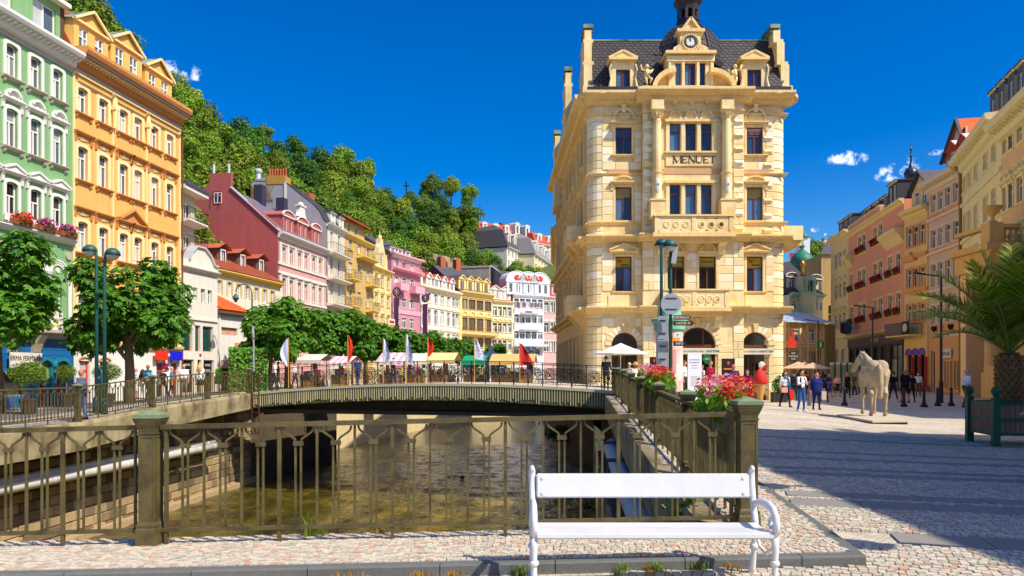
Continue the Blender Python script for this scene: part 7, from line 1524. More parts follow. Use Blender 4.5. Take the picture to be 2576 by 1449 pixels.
grid_front(Fd,W_dm,[(Fd.z(2000,778),Fd.z(2000,757),dict(cols=[Fd.loc(x)for x in(1998,2014,2044,2060)])),(2,4.2,dict(cols=[Fd.loc(x)for x in(1998,2014,2044,2060)]))],[],1.1,zt,gm=G_curt,sur=(T_white,.12,.05)); body(Fd,10,zt,W_dm); cornice(Fd,zt-.3,.7,.6,T_dg,br=20); roof(Fd,zt+.2,6,5.5,mat('brown_black_roof',srgb(66,56,58),.6,.12),.4,12)
for x in(2001,2062):dormer(Fd,Fd.loc(x),.6,Fd.zt if hasattr(Fd,'zt')else zt+.4,2.2,2.2,3,R_dark,R_dark,T_white,'arc',1,G_curt,.6)
s=Fd.loc(2027); MB().box(s-1.4,s+1.4,-.6,2,0,zt+2.6).build('dome_bay',W_dm,Fd.e); win(Fd.e,Fd.fr,Fd.loc(2044),Fd.z(2044,780),1.8,2.2,'G',M_wf,G_curt,y=-.1,sur=(T_white,.2,.06)); win(Fd.e,Fd.fr,s,zt+.5,1.3,1.6,'I',T_dg,G_dark,y=-.66,sur=(T_dg,.3,.1))
z1,z2=Fd.z(2026,716),Fd.z(2026,690); R0=22*105/1900*1.05
b=MB().lathe([(R0,z1-.2),(R0*1.04,z1),(R0*.97,lerp(z1,z2,.35)),(R0*.78,lerp(z1,z2,.65)),(R0*.5,lerp(z1,z2,.87)),(R0*.15,z2)],16,(s,.6,0)); b.build('dome',mat('umber_dome',srgb(80,56,50),.4,.15),Fd.e,smooth=True)
M_gold=mat('gold_leaf',srgb(196,148,60),.35,.1,metal=.7); b=MB().lathe([(.3,0),(.2,.3),(.3,.6),(.18,.9),(.26,1.2),(.42,1.5),(.3,1.9),(.05,2.2)],10,(s,.6,z2-.1)); b.build('gold_lantern',M_gold,Fd.e,smooth=True)
for x in(2025-4,2025+18):MB().ball((Fd.loc(x),-.6,Fd.z(x,712)),(.3,.3,.5),8,6).build('gold_ball',M_gold,Fd.e)
balc(Fd,.2,Fd.L*.55,Fd.z(2000,782)-.3,1.0,T_white,T_dg,16)
on_=pt(2018,700,122); ho=empty('onion_dome_house',(on_.x,on_.y,0),0,'white building crowned by a green copper onion dome','building'); W_on=wm('white_far',srgb(226,232,226)); zb=zz(692,122)
bx('tower',W_on,ho,-1.9,1.9,-1.9,1.9,0,zb+.2); bx('main_wing',W_on,ho,-3,7.6,1.0,9,0,zz(655,122));
b=MB().lathe([(2.1,zb),(2.3,zb+.2),(1.3,zb+.7),(1.2,zb+.9),(1.75,zb+1.6),(1.8,zb+2.4),(1.4,zb+3.2),(.5,zb+3.9),(.25,zb+4.3),(.5,zb+4.6),(.2,zb+5.0),(.12,zb+6.5)],16); b.build('onion_dome',mat('green_copper',srgb(58,122,100),.5,.2,1.5),ho,smooth=True)
p2=pt(2020,600,135); sp=empty('green_spire',(p2.x,p2.y,0),0,'slender green copper spire behind the corner building','spire'); zq=zz(601,135); bx('tower_shaft',W_on,sp,-.9,.9,-.9,.9,0,zq); MB().lathe([(1.2,zq),(.9,zq+.4),(1.0,zq+.7),(.45,zq+.95),(.25,zq+1.3),(.05,zq+2.0),(.03,zq+2.4)],12).build('spire_roof',MATS['green_copper'],sp,smooth=True)
p2=pt(2081,700,112); ob=empty('ochre_stair_house',(p2.x,p2.y,0),0,'plain ochre house side with tall glazed stair strip','house'); zq=zz(640,112); bx('wall',wm('mustard',srgb(206,162,76)),ob,-.9,5,0,8,0,zq); MB().add([(-1.2,-.3,zq),(5,-.3,zq),(5,4,zq+3.5),(2.0,4,zq+3.5)],[(0,1,2,3)]).build('roof',R_dark,ob,fix=False)
for j in range(8):bx('pane',G_dark,ob,.2,1.7,-.03,0,1+j*1.35,2.2+j*1.35)
p2=pt(2073,620,300); lk=empty('hill_lookout',(p2.x,p2.y,p2.z),0,'round white lookout with red roof and small dome on far hill','tower'); lk.scale=(.36,.36,.36); MB().lathe([(5,-3),(5,1.5)],16).build('drum',W_on,lk); MB().lathe([(9,.2),(7,1.5),(3.4,4.2),(3.2,4.4)],16).build('red_roof',R_brick,lk); MB().lathe([(2.8,4.2),(2.8,7)],12).build('belvedere',W_on,lk); MB().lathe([(3.2,7),(2.6,8.4),(1.2,9.4),(.1,9.8)],12).build('green_dome',MATS['green_copper'],lk); MB().tube([(0,0,9.6),(0,0,14.5)],.12,5).build('flagpole',T_white,lk); bx('flag',T_white,lk,.1,2.4,-.05,.05,12.2,14.3)
rh_=pt(2060,655,240); o=empty('far_red_roof_house',(rh_.x,rh_.y,0),0,'far house with long dark red roof below the lookout','house'); bx('wall',W_on,o,-9,6,0,8,0,rh_.z-1); MB().add([(-9.5,-1,rh_.z-1),(6.5,-1,rh_.z-1),(5,4,rh_.z+3),(-8,4,rh_.z+3)],[(0,1,2,3)]).build('roof',mat('crimson_roof',srgb(140,34,34),.7,.1),o,fix=False)
L_hill=[leafmat('hill_leaf_a',srgb(78,118,26),srgb(138,164,46),.25,.3),leafmat('hill_leaf_b',srgb(80,110,24),srgb(152,166,50),.25,.3),leafmat('hill_leaf_c',srgb(38,76,20),srgb(88,132,38),.22,.35)]
L_ches=leafmat('chestnut_leaf',srgb(36,88,14),srgb(108,158,38),.28,.12)
M_bark=mat('bark',srgb(120,98,70),.9,.25,6,bump=.6,bscale=12,streak=.2)
def leaf_quad(b,c,n,s,r,asp=.55):
 a=Vector((r.gauss(0,1),r.gauss(0,1),r.gauss(0,1))); t=n.cross(a)
 if t.length<1e-4:t=Vector((1,0,0))
 t.normalize(); u=n.cross(t).normalized(); b.add([c-t*s,c+u*s*asp+n*s*.12,c+t*s,c-u*s*asp+n*s*.12],[(0,1,2,3)])
def crown(seed,lobes,nleaf,size,m,name='crown'):
 r=random.Random(seed); b=MB(); tot=sum(l[1]**2 for l in lobes)
 for c,R_,fz_ in lobes:
  for i in range(int(nleaf*R_*R_/tot)):
   d=Vector((r.gauss(0,1),r.gauss(0,1),r.gauss(0,1)*1.0)).normalized()
   if d.z<-.55 and r.random()<.6:continue
   k=r.uniform(.62,1.06)*(1+.12*math.sin(d.x*7+seed)*math.sin(d.y*6)+.1*math.sin(d.z*9+seed))
   p=Vector(c)+Vector((d.x,d.y,d.z*fz_))*R_*k; n=(d+Vector((r.gauss(0,.5),r.gauss(0,.5),.35+r.gauss(0,.4)))).normalized()
   leaf_quad(b,p,n,size*r.uniform(.6,1.35),r)
 return b.mesh(name,m,fix=False)
def hill_lobes(seed):
 r=random.Random(seed); L_=[((0,0,5.6),2.3,1.1),((0,0,7.6),1.5,1.0)]
 for i in range(11):
  a=r.uniform(0,6.28); d=r.uniform(1.0,2.3); z=r.uniform(3.2,7.4); L_.append(((d*math.cos(a),d*math.sin(a),z),r.uniform(.9,1.6),r.uniform(.75,1.0)))
 return L_
def trunk_mesh(seed,h,r0,limbs,spread):
 r=random.Random(seed); b=MB(); b.tube([(0,0,-.6),(.03,0,h*.3),(-.04,.05,h*.65),(0,0,h)],[r0*1.3,r0,r0*.8,r0*.35],8)
 for i in range(limbs):
  a=6.28*i/limbs+r.uniform(-.3,.3); z=h*r.uniform(.35,.7); d=spread*r.uniform(.7,1.1)
  b.tube([(0,0,z),(d*.4*math.cos(a),d*.4*math.sin(a),z+d*.5),(d*math.cos(a),d*math.sin(a),z+d*r.uniform(.7,1.1))],[r0*.5,r0*.35,r0*.12],6)
 return b.mesh('trunk',M_bark,smooth=True)
hc=[crown(20+i,hill_lobes(20+i),7000,.2,L_hill[i%3])for i in range(6)]; ht=[trunk_mesh(50+i,6.5,.22,5,2.0)for i in range(2)]
def tree(name,label,loc,cm,tm,sc,rz,group=None,sz=None):
 e=empty(name,loc,rz,label,'tree',group); e.scale=(sc,sc,sz or sc); inst('trunk',tm,e); inst('crown',cm,e); return e
SKY=[(430,185),(460,180),(500,205),(525,268),(590,290),(650,290),(690,330),(740,340),(800,372),(850,378),(890,362),(930,400),(960,450),(990,485),(1030,474),(1080,435),(1150,445),(1185,478),(1200,575),(1215,640)]
LOW=[(430,480),(620,470),(780,520),(940,600),(1000,628),(1060,655),(1130,690),(1200,700)]
YRW=[(430,62),(700,86),(820,97),(937,112),(1057,128),(1155,140),(1215,150)]
rt=random.Random(11); hv=MB(); HX=list(range(430,1221,26)); NT=7
def hill_pt(x,t):
 ys,yl=tab(SKY,x),tab(LOW,x); Y=tab(YRW,x)+6+34*t; y=lerp(yl+45,ys+70,t); return pt(x,y,Y)
for x in HX:
 for j in range(NT):p=hill_pt(x,j/(NT-1)); hv.v.append((p.x,p.y,p.z-2.2))
 p=hill_pt(x,1); hv.v.append((p.x-20,p.y+60,p.z-8))
for i in range(len(HX)-1):
 for j in range(NT):a=i*(NT+1)+j; hv.f.append((a,a+NT+1,a+NT+2,a+1)); hv.mi.append(0)
M_hill=mat('hillside_undergrowth',srgb(74,92,34),.95,.4,.6,bump=.6,bscale=2,second=srgb(104,88,56),sfac=.35,sscale=.3)
tag(hv.build('hillside',M_hill,fix=False),kind='structure')
n_h=0
for j,t in enumerate((1.0,.82,.64,.46,.3,.14,.02)):
 x=438+(j%2)*24
 while x<1212:
  Y=tab(YRW,x)+6+34*t; ys,yl=tab(SKY,x),tab(LOW,x)
  if yl-ys>60:
   y=lerp(yl-5,ys,t**.95)+rt.uniform(-9,13)*(1 if t<1 else.7); sc=rt.choice((.62,.8,.9,1.0,1.1,1.25))*rt.uniform(.92,1.08); p=pt(x+rt.uniform(-8,8),y,Y+rt.uniform(-2,2)); H=8.9*sc
   if not(1055<x<1135 and t<.1):
    tree('hillside_tree','leafy green tree in the dense wood covering the hillside',(p.x,p.y,p.z-H),hc[rt.randrange(6)],ht[rt.randrange(2)],sc,rt.uniform(0,6.28),'trees of the hillside wood'); n_h+=1
  x+=5.0*F/Y*.88
for i,(x,y,Y)in enumerate(((172,-40,66),(205,-12,68),(238,14,70),(262,40,70),(285,72,72),(300,100,72),(190,20,66),(240,60,70))):
 p=pt(x,y,Y); tree('hilltop_tree','leafy hilltop tree showing above the orange house roof',(p.x,p.y,p.z-8.9),hc[i%6],ht[0],1.0,i*1.3,'trees above the orange house')
for i,(x,y,Y,s)in enumerate(((1228,628,165,.8),(1250,645,162,.7),(1212,650,160,.8),(1300,655,158,.9),(1330,668,160,.8),(1352,672,160,.8),(1378,690,160,.6),(1285,668,158,.5),(1240,668,158,.5))):
 p=pt(x,y,Y); tree('slope_bush_tree','bright green bushy tree below the hill houses',(p.x,p.y,p.z-8.9*s),hc[(i*5)%6],ht[1],s,i*.9,'bushy trees below the hill houses')
for i,(x,y,Y,s)in enumerate(((2046,603,235,1.6),(2058,608,235,1.5),(2034,612,235,1.4))):
 p=pt(x,y,Y); tree('far_tree','far round tree below the red roofed lookout',(p.x,p.y,p.z-8.9*s),hc[i],ht[0],s,i*2,'trees below the lookout')
tag(MB().add([tuple(pt(1190,690,150)),tuple(pt(1410,735,150)),tuple(pt(1420,640,235)),tuple(pt(1190,600,235)),tuple(pt(1190,800,140)),tuple(pt(1410,800,140))],[(0,1,2,3),(4,5,1,0)]).build('upper_slope',M_hill,fix=False),kind='structure')
tag(MB().add([(40,150,-1),(110,150,-1),(140,320,45),(90,320,45)],[(0,1,2,3)]).build('far_hill',M_hill,fix=False),kind='structure')
rk=empty('rock_face',pt(1095,690,143),0,'bare brown rock face at the foot of the wooded hill','rock'); b=MB(); r=random.Random(4); nx,nz=14,8
for j in range(nz):
 for i in range(nx):b.v.append((lerp(-5,4.5,i/(nx-1))+r.uniform(-.3,.3),r.uniform(-.9,.6)+j*.35,lerp(-3,4.2,j/(nz-1))+r.uniform(-.25,.25)-abs(i-6)*.12))
for j in range(nz-1):
 for i in range(nx-1):a=j*nx+i; b.f.append((a,a+1,a+nx+1,a+nx)); b.mi.append(0)
b.build('rock',mat('brown_rock',srgb(150,130,100),.95,.3,1.2,bump=.8,bscale=3),rk,fix=False)
rw=empty('retaining_wall',pt(1140,705,141),R(-14),'weathered grey retaining wall behind the ivory house','wall'); bx('wall_face',mat('weathered_wall',srgb(160,152,138),.95,.25,.8,streak=.3),rw,-3,7,0,.8,-6,2.2); bx('coping',T_grey,rw,-3.1,7.1,-.1,.9,2.2,2.5)
p=pt(1022,480,172); hx_=empty('hill_cross',(p.x,p.y,p.z),0,'dark cross on the hilltop between the trees','cross'); bx('upright',M_blk,hx_,-.12,.12,-.12,.12,-3,2.2); bx('crossbar',M_blk,hx_,-.6,.6,-.1,.1,1.0,1.25)
def palmate(b,c,n,s,r):
 a=Vector((r.gauss(0,1),r.gauss(0,1),r.gauss(0,1))); t=n.cross(a).normalized(); u=n.cross(t).normalized()
 for k in range(5):
  an=-1.25+k*.62+r.uniform(-.1,.1); d=t*math.cos(an)+u*math.sin(an); w=n.cross(d).normalized()*s*.2; L_=s*(1-.12*abs(k-2)); dr=n*-.28*s
  b.add([c,c+d*L_*.6+w+dr*.35,c+d*L_+dr,c+d*L_*.6-w+dr*.35],[(0,1,2,3)])
def chest_crown(seed,lobes,ncl,size,name='crown'):
 r=random.Random(seed); b=MB(); tot=sum(l[1]**2 for l in lobes)
 for c,R_,fz_ in lobes:
  for i in range(int(ncl*R_*R_/tot)):
   d=Vector((r.gauss(0,1),r.gauss(0,1),r.gauss(0,1))).normalized(); k=r.uniform(.55,1.08)
   p=Vector(c)+Vector((d.x,d.y,d.z*fz_))*R_*k; n=(d*.7+Vector((r.gauss(0,.35),r.gauss(0,.35),.75))).normalized(); palmate(b,p,n,size*r.uniform(.7,1.25),r)
 return b.mesh(name,L_ches,fix=False)
r=random.Random(8); LB=[((0,0,4.7),1.7,.95)]
for i in range(15):
 a=r.uniform(0,6.28); d=r.uniform(1.0,2.05); z=r.uniform(2.9,6.0); LB.append(((d*math.cos(a),d*math.sin(a),z),r.uniform(.75,1.2),.85))
cc=[chest_crown(31,LB,4200,.29)]; r=random.Random(9)
for sd in(41,42):
 r=random.Random(sd); L2=[((0,0,4.0),1.6,.9)]+[((d_*math.cos(a_),d_*math.sin(a_),z_),r.uniform(.7,1.15),.8)for a_,d_,z_ in[(r.uniform(0,6.28),r.uniform(.9,1.9),r.uniform(2.6,5.2))for _ in range(11)]]; cc.append(chest_crown(sd,L2,2800,.32))
ct=[trunk_mesh(61,4.6,.2,7,1.7),trunk_mesh(62,4.0,.18,6,1.5)]
def street(x,Y,label,k,sc,rz,ytop=None):
 X=ux(x)*Y; z=zl(X,Y); return tree('chestnut_tree',label,(X,Y,z),cc[k],ct[0 if k==0 else 1],sc,rz,'chestnut trees on the left bank')
street(325,34.5,'large round chestnut tree in front of the orange house',0,1.02,.4)
street(-8,29.5,'chestnut tree cut off by the left edge before the green house',0,1.04,2.2).location.z+=.35
for i,(x,Y,sc,lab)in enumerate(((722,52,1.1,'bushy chestnut tree before the pink house, nearest beyond the footbridge'),(792,60,1.1,'second chestnut tree beyond the footbridge behind the first flags'),(858,62,1.12,'chestnut tree behind the tall red flag, before the golden house'),(920,70,1.12,'chestnut tree before the straw yellow house'),(975,74,1.05,'chestnut tree before the rose pink house'),(1030,82,1.05,'chestnut tree behind the white flags, before the ivory house'),(1080,88,1.05,'chestnut tree before the right end of the ivory house'),(1125,94,1.0,'chestnut tree before the butter yellow house'),(1165,100,1.0,'chestnut tree behind the fluttering white flag'),(1196,106,.85,'last chestnut tree of the row before the pale yellow house'),(680,47,.85,'low chestnut tree beside the ivy at the bridge end'))):
 street(x,Y,lab,1+i%2,sc,i*1.1)
p=pt(1241,925,96); tree('street_tree','small slender street tree before the pale yellow house',(p.x,p.y,.6),cc[1],ct[1],.85,1.0)
tb=tuft(71,2600,1,1,1,.075).mesh('clipped_crown',leafmat('box_leaf',srgb(52,88,18),srgb(150,170,60),.25,.15),fix=False)
pot=MB().lathe([(.22,0),(.3,.5),(.33,.52),(.33,.58),(.28,.58)],12).mesh('pot',mat('dark_pot',srgb(70,56,50),.7,.15))
for x,y,rx,rz_,Y,lab in((71,939,45,30,28.5,'largest clipped ball tree before the white shop sign'),(167,936,23,19,33,'smallest clipped ball tree before the blue tiled arch'),(270,936,34,22,31.5,'clipped ball tree behind the twin green lamp posts')):
 p=pt(x,y,Y); g=zl(p.x,p.y); e=empty('clipped_tree',(p.x,p.y,g),0,lab,'tree','clipped trees in pots'); k=Y/F
 inst('clipped_crown',tb,e,(0,0,p.z-g),scale=(rx*k,rx*k,rz_*k)); MB().tube([(0,0,.4),(0,0,p.z-g)],.035,6).build('stem',M_bark,e); inst('pot',pot,e)
p=pt(625,965,45.5); iv=empty('ivy_wall',(p.x,p.y,.4),R(20),'wall overgrown with bright green ivy left of the bridge end','hedge'); bx('wall',M_dark,iv,-.9,.9,0,.5,0,2.4)
b=MB(); r=random.Random(3)
for i in range(2600):
 d=Vector((r.uniform(-1.1,1.1),r.choice((-1,1))*r.uniform(.0,.45)+.2,r.uniform(0,2.75))); leaf_quad(b,d,Vector((r.gauss(0,.4),-1,.5+r.gauss(0,.3))).normalized(),.085,r,.8)
b.build('ivy',leafmat('ivy_leaf',srgb(50,110,14),srgb(120,176,40),.3,.1),iv,fix=False)
wl_g,wl_o=leafmat('grass_blade',srgb(84,120,30),srgb(150,160,70),.3,.1),leafmat('dry_weed',srgb(150,130,40),srgb(206,150,60),.3,.1)
def grass(seed,n,h,sp,m):
 r=random.Random(seed); b=MB()
 for i in range(n):
  x,y=r.gauss(0,sp),r.gauss(0,sp*.4); a=r.uniform(0,6.28); l=h*r.uniform(.4,1); bd=Vector((math.cos(a),math.sin(a),0))*l*r.uniform(.1,.55); w=Vector((-math.sin(a),math.cos(a),0))*.004
  p0,p1,p2=Vector((x,y,0)),Vector((x,y,l*.6))+bd*.35,Vector((x,y,l))+bd; b.add([p0-w,p0+w,p1+w,p1-w,p2],[(0,1,2,3),(3,2,4)])
 return b.mesh('blades',m,fix=False)
gr=[grass(1,60,.12,.04,wl_g),grass(2,50,.09,.06,wl_o),grass(3,45,.28,.05,wl_g)]
for x,k,lab in((1310,0,0),(1050,1,0),(1138,1,0),(1568,0,0),(1632,1,0),(1655,0,0),(1762,0,0),(1840,1,0),(870,1,0)):
 X=ux(x)*6.2; e=empty('kerb_weed',(X,6.22,zr(X,6.2)-.01),x,'small tuft of weeds growing at the foot of the grey kerb','weed','weeds at the foot of the kerb'); inst('blades',gr[k],e)
X=ux(783)*7.5; e=empty('grass_clump',(X,7.5,sw(X)),0,'tall green grass clump growing under the front railing','grass'); inst('blades',gr[2],e,scale=(1.2,1,1))
X=ux(960)*7.5; e=empty('dry_tuft',(X,7.52,sw(X)),0,'small dry orange tuft under the front railing','weed'); inst('blades',grass(9,40,.1,.03,wl_o),e)
p=Vector((ux(1712)*8.6,8.6,-.95)); e=empty('sapling',p,0,'leafy sapling growing from the canal wall behind the bench','plant'); b=MB(); r=random.Random(6)
for i in range(90):d=Vector((r.gauss(0,.13),r.gauss(0,.1),r.uniform(.2,1.15))); leaf_quad(b,d,Vector((r.gauss(0,.5),-.6,.8)).normalized(),.045,r,.8)
b.build('leaves',wl_g,e,fix=False); MB().tube([(0,0,0),(.05,0,.5),(-.03,0,1.1)],.008,5).tube([(0,0,.1),(.15,0,.7)],.006,5).build('stem',M_bark,e)
p=pt(1420,1062,60); e=empty('bank_bush',(p.x,p.y,-3.2),0,'dark green bush overhanging the river beyond the footbridge','bush'); inst('foliage',tuft(12,700,1.6,.8,.7,.16).mesh('foliage',L_hill[2],fix=False),e); MB().tube([(0,.5,-.6),(0,0,.3)],.08,6).build('stem',M_bark,e)
JOBS=[]
def seg_dist(p,a,b):
 ab=b-a; t=max(0,min(1,(p-a).dot(ab)/max(1e-9,ab.length_squared))); return(p-a-ab*t).length,t
def capsule(b,p,q,r0,r1,n=10):
 p,q=Vector(p),Vector(q); d=(q-p).normalized(); pts=[]; rs=[]
 for k in(-1,-.8,-.45,0):pts.append(p+d*r0*k); rs.append(max(.002,r0*math.sqrt(max(0,1-k*k))))
 for k in(0,.45,.8,1):pts.append(q+d*r1*k); rs.append(max(.002,r1*math.sqrt(max(0,1-k*k))))
 if(q-p).length<1e-4:pts.pop(3); rs.pop(3)
 b.tube(pts,rs,n)
def blend_body(parent,name,bones,mats,voxel,extra=None,smooth=4):
 """bones: (p, q, r0, r1, slot)"""
 b=MB()
 for p,q,r0,r1,sl in bones:capsule(b,p,q,r0,r1)
 o=b.build('tmp_'+name,mats[0],None); m=o.modifiers.new('r','REMESH'); m.mode='VOXEL'; m.voxel_size=voxel; m.use_smooth_shade=True
 s=o.modifiers.new('s','SMOOTH'); s.factor=.5; s.iterations=smooth
 JOBS.append((o,parent,name,bones,mats,extra))
def finish_bodies():
 dg=bpy.context.evaluated_depsgraph_get(); dg.update()
 for o,parent,name,bones,mats,extra in JOBS:
  ev=o.evaluated_get(dg); me=ev.to_mesh(); V=[v.co.copy()for v in me.vertices]; Fc_=[tuple(p.vertices)for p in me.polygons]; ev.to_mesh_clear()
  mi=[]; B=[(Vector(p),Vector(q),r0,r1,sl)for p,q,r0,r1,sl in bones]
  for f in Fc_:
   c=sum((V[i]for i in f),Vector())/len(f); best=1e9; sl=0
   for p,q,r0,r1,s_ in B:
    d,t=seg_dist(c,p,q); d-=lerp(r0,r1,t)
    if d<best:best=d; sl=s_
   mi.append(sl)
  if extra:n0=len(V); V+=[Vector(v)for v in extra.v]; Fc_+=[tuple(i+n0 for i in f)for f in extra.f]; mi+=extra.mi
  nm=bpy.data.meshes.new(name); nm.from_pydata([tuple(v)for v in V],[],Fc_)
  for m in mats:nm.materials.append(m)
  nm.polygons.foreach_set('material_index',mi); nm.polygons.foreach_set('use_smooth',[True]*len(Fc_)); nm.update()
  link(bpy.data.objects.new(name,nm),parent)
  old=o.data; bpy.data.objects.remove(o); bpy.data.meshes.remove(old)
CL={}
def cloth(rgb):
 k=tuple(rgb)
 if k not in CL:CL[k]=mat('cloth_%d_%d_%d'%k,srgb(*rgb),.85,.12,9,bump=.3,bscale=25)
 return CL[k]
SKIN=mat('skin',srgb(214,150,120),.6,.06,20); SKIN2=mat('tanned_skin',srgb(190,124,94),.6,.06,20); M_shoe=mat('dark_shoe',srgb(40,34,32),.6,.1)
def person(label,x,Y,h,face,top,bottom,hair=(60,40,30),sleeve='short',legs='long',pose='stand',stride=.12,arms=None,z=None,hairlen=0,bald=False,skin=None,shoe=None,skirt=None,tunic=None,extras=(),seed=0,X=None,girth=1.0):
 """face: heading in degrees, 0 = towards the camera, 90 = towards image right"""
 r=random.Random(seed or label); X=ux(x)*Y if X is None else X
 if z is None:z=zr(X,Y)if X>2 else zl(X,Y)
 e=empty('person',(X,Y,z),R(face),label,'person'); k=h/1.7; g=girth; sk=skin or SKIN
 mats=[sk,cloth(top),cloth(bottom),shoe or M_shoe,mat('face_dark',srgb(60,30,26),.6,0)]
 V3=lambda x_,y_,z_:(x_*k,y_*k,z_*k); Bn=[]
 st=stride
 for s in(-1,1):
  fw=st*s
  hip=(s*.095,0,.90); kn=(s*.1,-fw*.75-.02,.49); an=(s*.1,-fw*1.25+(.06 if fw<0 else 0),.09); toe=(s*.115,an[1]-.15,.035)
  lo=0 if legs in('short','bare')else 2; up=0 if legs=='bare' else 2
  Bn+=[(V3(*hip),V3(*kn),.095*k*g,.066*k,up),(V3(*kn),V3(*an),.06*k,.042*k,lo),(V3(an[0],an[1]+.03,.05),V3(*toe),.045*k,.04*k,3)]
 Bn+=[(V3(-.07,0,.93),V3(.07,0,.93),.125*k*g,.125*k*g,2),(V3(-.05,.0,1.06),V3(.05,0,1.06),.115*k*g,.115*k*g,1),(V3(-.08,0,1.22),V3(.08,0,1.22),.118*k*g,.118*k*g,1),(V3(-.12,.01,1.36),V3(.12,.01,1.36),.085*k,.085*k,1),(V3(0,.005,1.40),V3(0,-.005,1.52),.055*k,.05*k,0),(V3(0,-.01,1.56),V3(0,-.012,1.62),.078*k,.09*k,0),(V3(0,-.03,1.535),V3(0,-.045,1.55),.055*k,.05*k,0),(V3(0,-.1,1.575),V3(0,-.085,1.6),.013*k,.01*k,0)]
 for s in(-1,1):Bn.append((V3(s*.083,.005,1.575),V3(s*.085,.012,1.605),.014*k,.014*k,0))
 arms=arms or('down','down'); ex=MB()
 for s,am in((-1,arms[0]),(1,arms[1])):
  sh=(s*.185,.0,1.385)
  el,wr,hd={'down':((s*.24,.03,1.11),(s*.25,-.04,.88),(0,-.1,-1)),'swing':((s*.23,-.10,1.13),(s*.22,-.22,.95),(0,-.8,-.5)),'back':((s*.23,.12,1.13),(s*.23,.16,.90),(0,.2,-1)),'phone':((s*.23,-.06,1.13),(s*.08,-.27,1.2),(-s*.25,-.8,.35)),'hold':((s*.24,-.03,1.12),(s*.12,-.26,1.06),(-s*.6,-.7,.1)),'bag':((s*.26,.0,1.1),(s*.28,-.02,.86),(0,0,-1)),'hip':((s*.33,.06,1.16),(s*.17,-.02,1.0),(-s,-.3,0)),'fwd':((s*.22,-.12,1.15),(s*.2,-.36,1.05),(0,-1,-.1)),'up':((s*.22,-.16,1.22),(s*.07,-.3,1.44),(-s*.2,-.5,.8))}[am]
  Bn+=[(V3(*sh),V3(*el),.058*k,.044*k,1 if sleeve!='none' else 0),(V3(*el),V3(*wr),.04*k,.028*k,1 if sleeve=='long' else 0)]
  d=Vector(hd).normalized(); w=Vector(wr); sd=d.cross(Vector((0,0,1))if abs(d.z)<.8 else Vector((0,1,0))).normalized(); pn=w+d*.085
  Bn.append((V3(*w),V3(*pn),.024*k,.03*k,0)); nrm=d.cross(sd)
  for j in range(4):
   o_=sd*(-.026+j*.0175); L_=(.06,.075,.07,.055)[j]; p0=pn+o_; p1=p0+d*L_*.55+nrm*.008; p2=p1+d*L_*.4+nrm*.022
   ex.tube([V3(*p0),V3(*p1),V3(*p2)],[.009*k,.0085*k,.006*k],5,mi=0)
  p0=w+d*.03+sd*-.026; ex.tube([V3(*p0),V3(*(p0+d*.03-sd*.03)),V3(*(p0+d*.065-sd*.035))],[.011*k,.009*k,.007*k],5,mi=0)
 for s in(-1,1):ex.ball(V3(s*.033,-.096,1.605),(.011*k,.008*k,.007*k),6,4,4)
 ex.ball(V3(0,-.092,1.535),(.024*k,.008*k,.006*k),6,4,4)
 blend_body(e,'body',Bn,mats,.017*max(k,.9),ex,3)
 if not bald:
  b=MB(); n,m=12,7; top_=1.62
  for i in range(m+1):
   t=math.pi*.56*i/m
   for j in range(n):
    a=2*math.pi*j/n; fr=max(0,-math.sin(a)); tt=t*(1-.42*fr); rr=1+r.uniform(-.03,.03)
    b.v.append(V3(.098*math.sin(tt)*math.cos(a)*rr,.008+.108*math.sin(tt)*math.sin(a)*rr,top_+.112*math.cos(tt)*rr))
  for i in range(m):
   for j in range(n):b.f.append((i*n+j,i*n+(j+1)%n,(i+1)*n+(j+1)%n,(i+1)*n+j)); b.mi.append(0)
  if hairlen:
   for a in frange(-.1,3.24,11):L_=hairlen*r.uniform(.9,1.1); b.tube([V3(.085*math.cos(a),.02+.085*math.sin(a),1.62),V3(.1*math.cos(a),.03+.1*math.sin(a),1.5),V3(.12*math.cos(a),.03+.1*math.sin(a),1.56-L_)],[.03*k,.036*k,.02*k],6)
  b.build('hair',mat('hair_%d_%d_%d'%hair,srgb(*hair),.6,.2,40),e,smooth=True,fix=False)
 if skirt:
  c,z0=skirt; b=MB().lathe([(.13,1.03),(.165,.92),(.19,.75),(.22,z0),(.205,z0+.01)],16,sy=.85);
  for i,v in enumerate(b.v):b.v[i]=(v[0]*k*(1+.03*math.sin(i*2.4)),v[1]*k,v[2]*k)
  b.build('skirt',cloth(c),e,smooth=True)
 if tunic:
  c,z0=tunic; b=MB().lathe([(.12,1.38),(.2,1.25),(.185,1.06),(.215,.9),(.25,z0),(.235,z0+.01)],16,sy=.72)
  for i,v in enumerate(b.v):b.v[i]=(v[0]*k,v[1]*k,v[2]*k)
  b.build('tunic',cloth(c),e,smooth=True)
 for f in extras:f(e,k)
 return e
def x_bag(side,z,c,w=.28,h=.3,name='handbag',y=-.05,strap=None):
 def f(e,k):
  wp=e.matrix_basis@Vector((side*k,y*k,z*k)); o=empty(name,wp,e.rotation_euler.z,None,'bag'); b=MB(); b.box(-w/2,w/2,-.05,.05,-h,0); o['label']=f.lab
  m=bmesh.new(); b.build('bag_body',cloth(c),o); MB().tube([(-w*.3,0,0),(-w*.2,0,.1),(w*.2,0,.1),(w*.3,0,0)]if not strap else[(0,0,0),(-side*.5*k,-.06,strap*.5),(-side*.9*k,0,strap)],.01,5).build('strap',cloth(c),o); bpy.data.meshes.remove if False else m.free()
 return f
def bag(side,z,c,lab,**kw):f=x_bag(side,z,c,**kw); f.lab=lab; return f
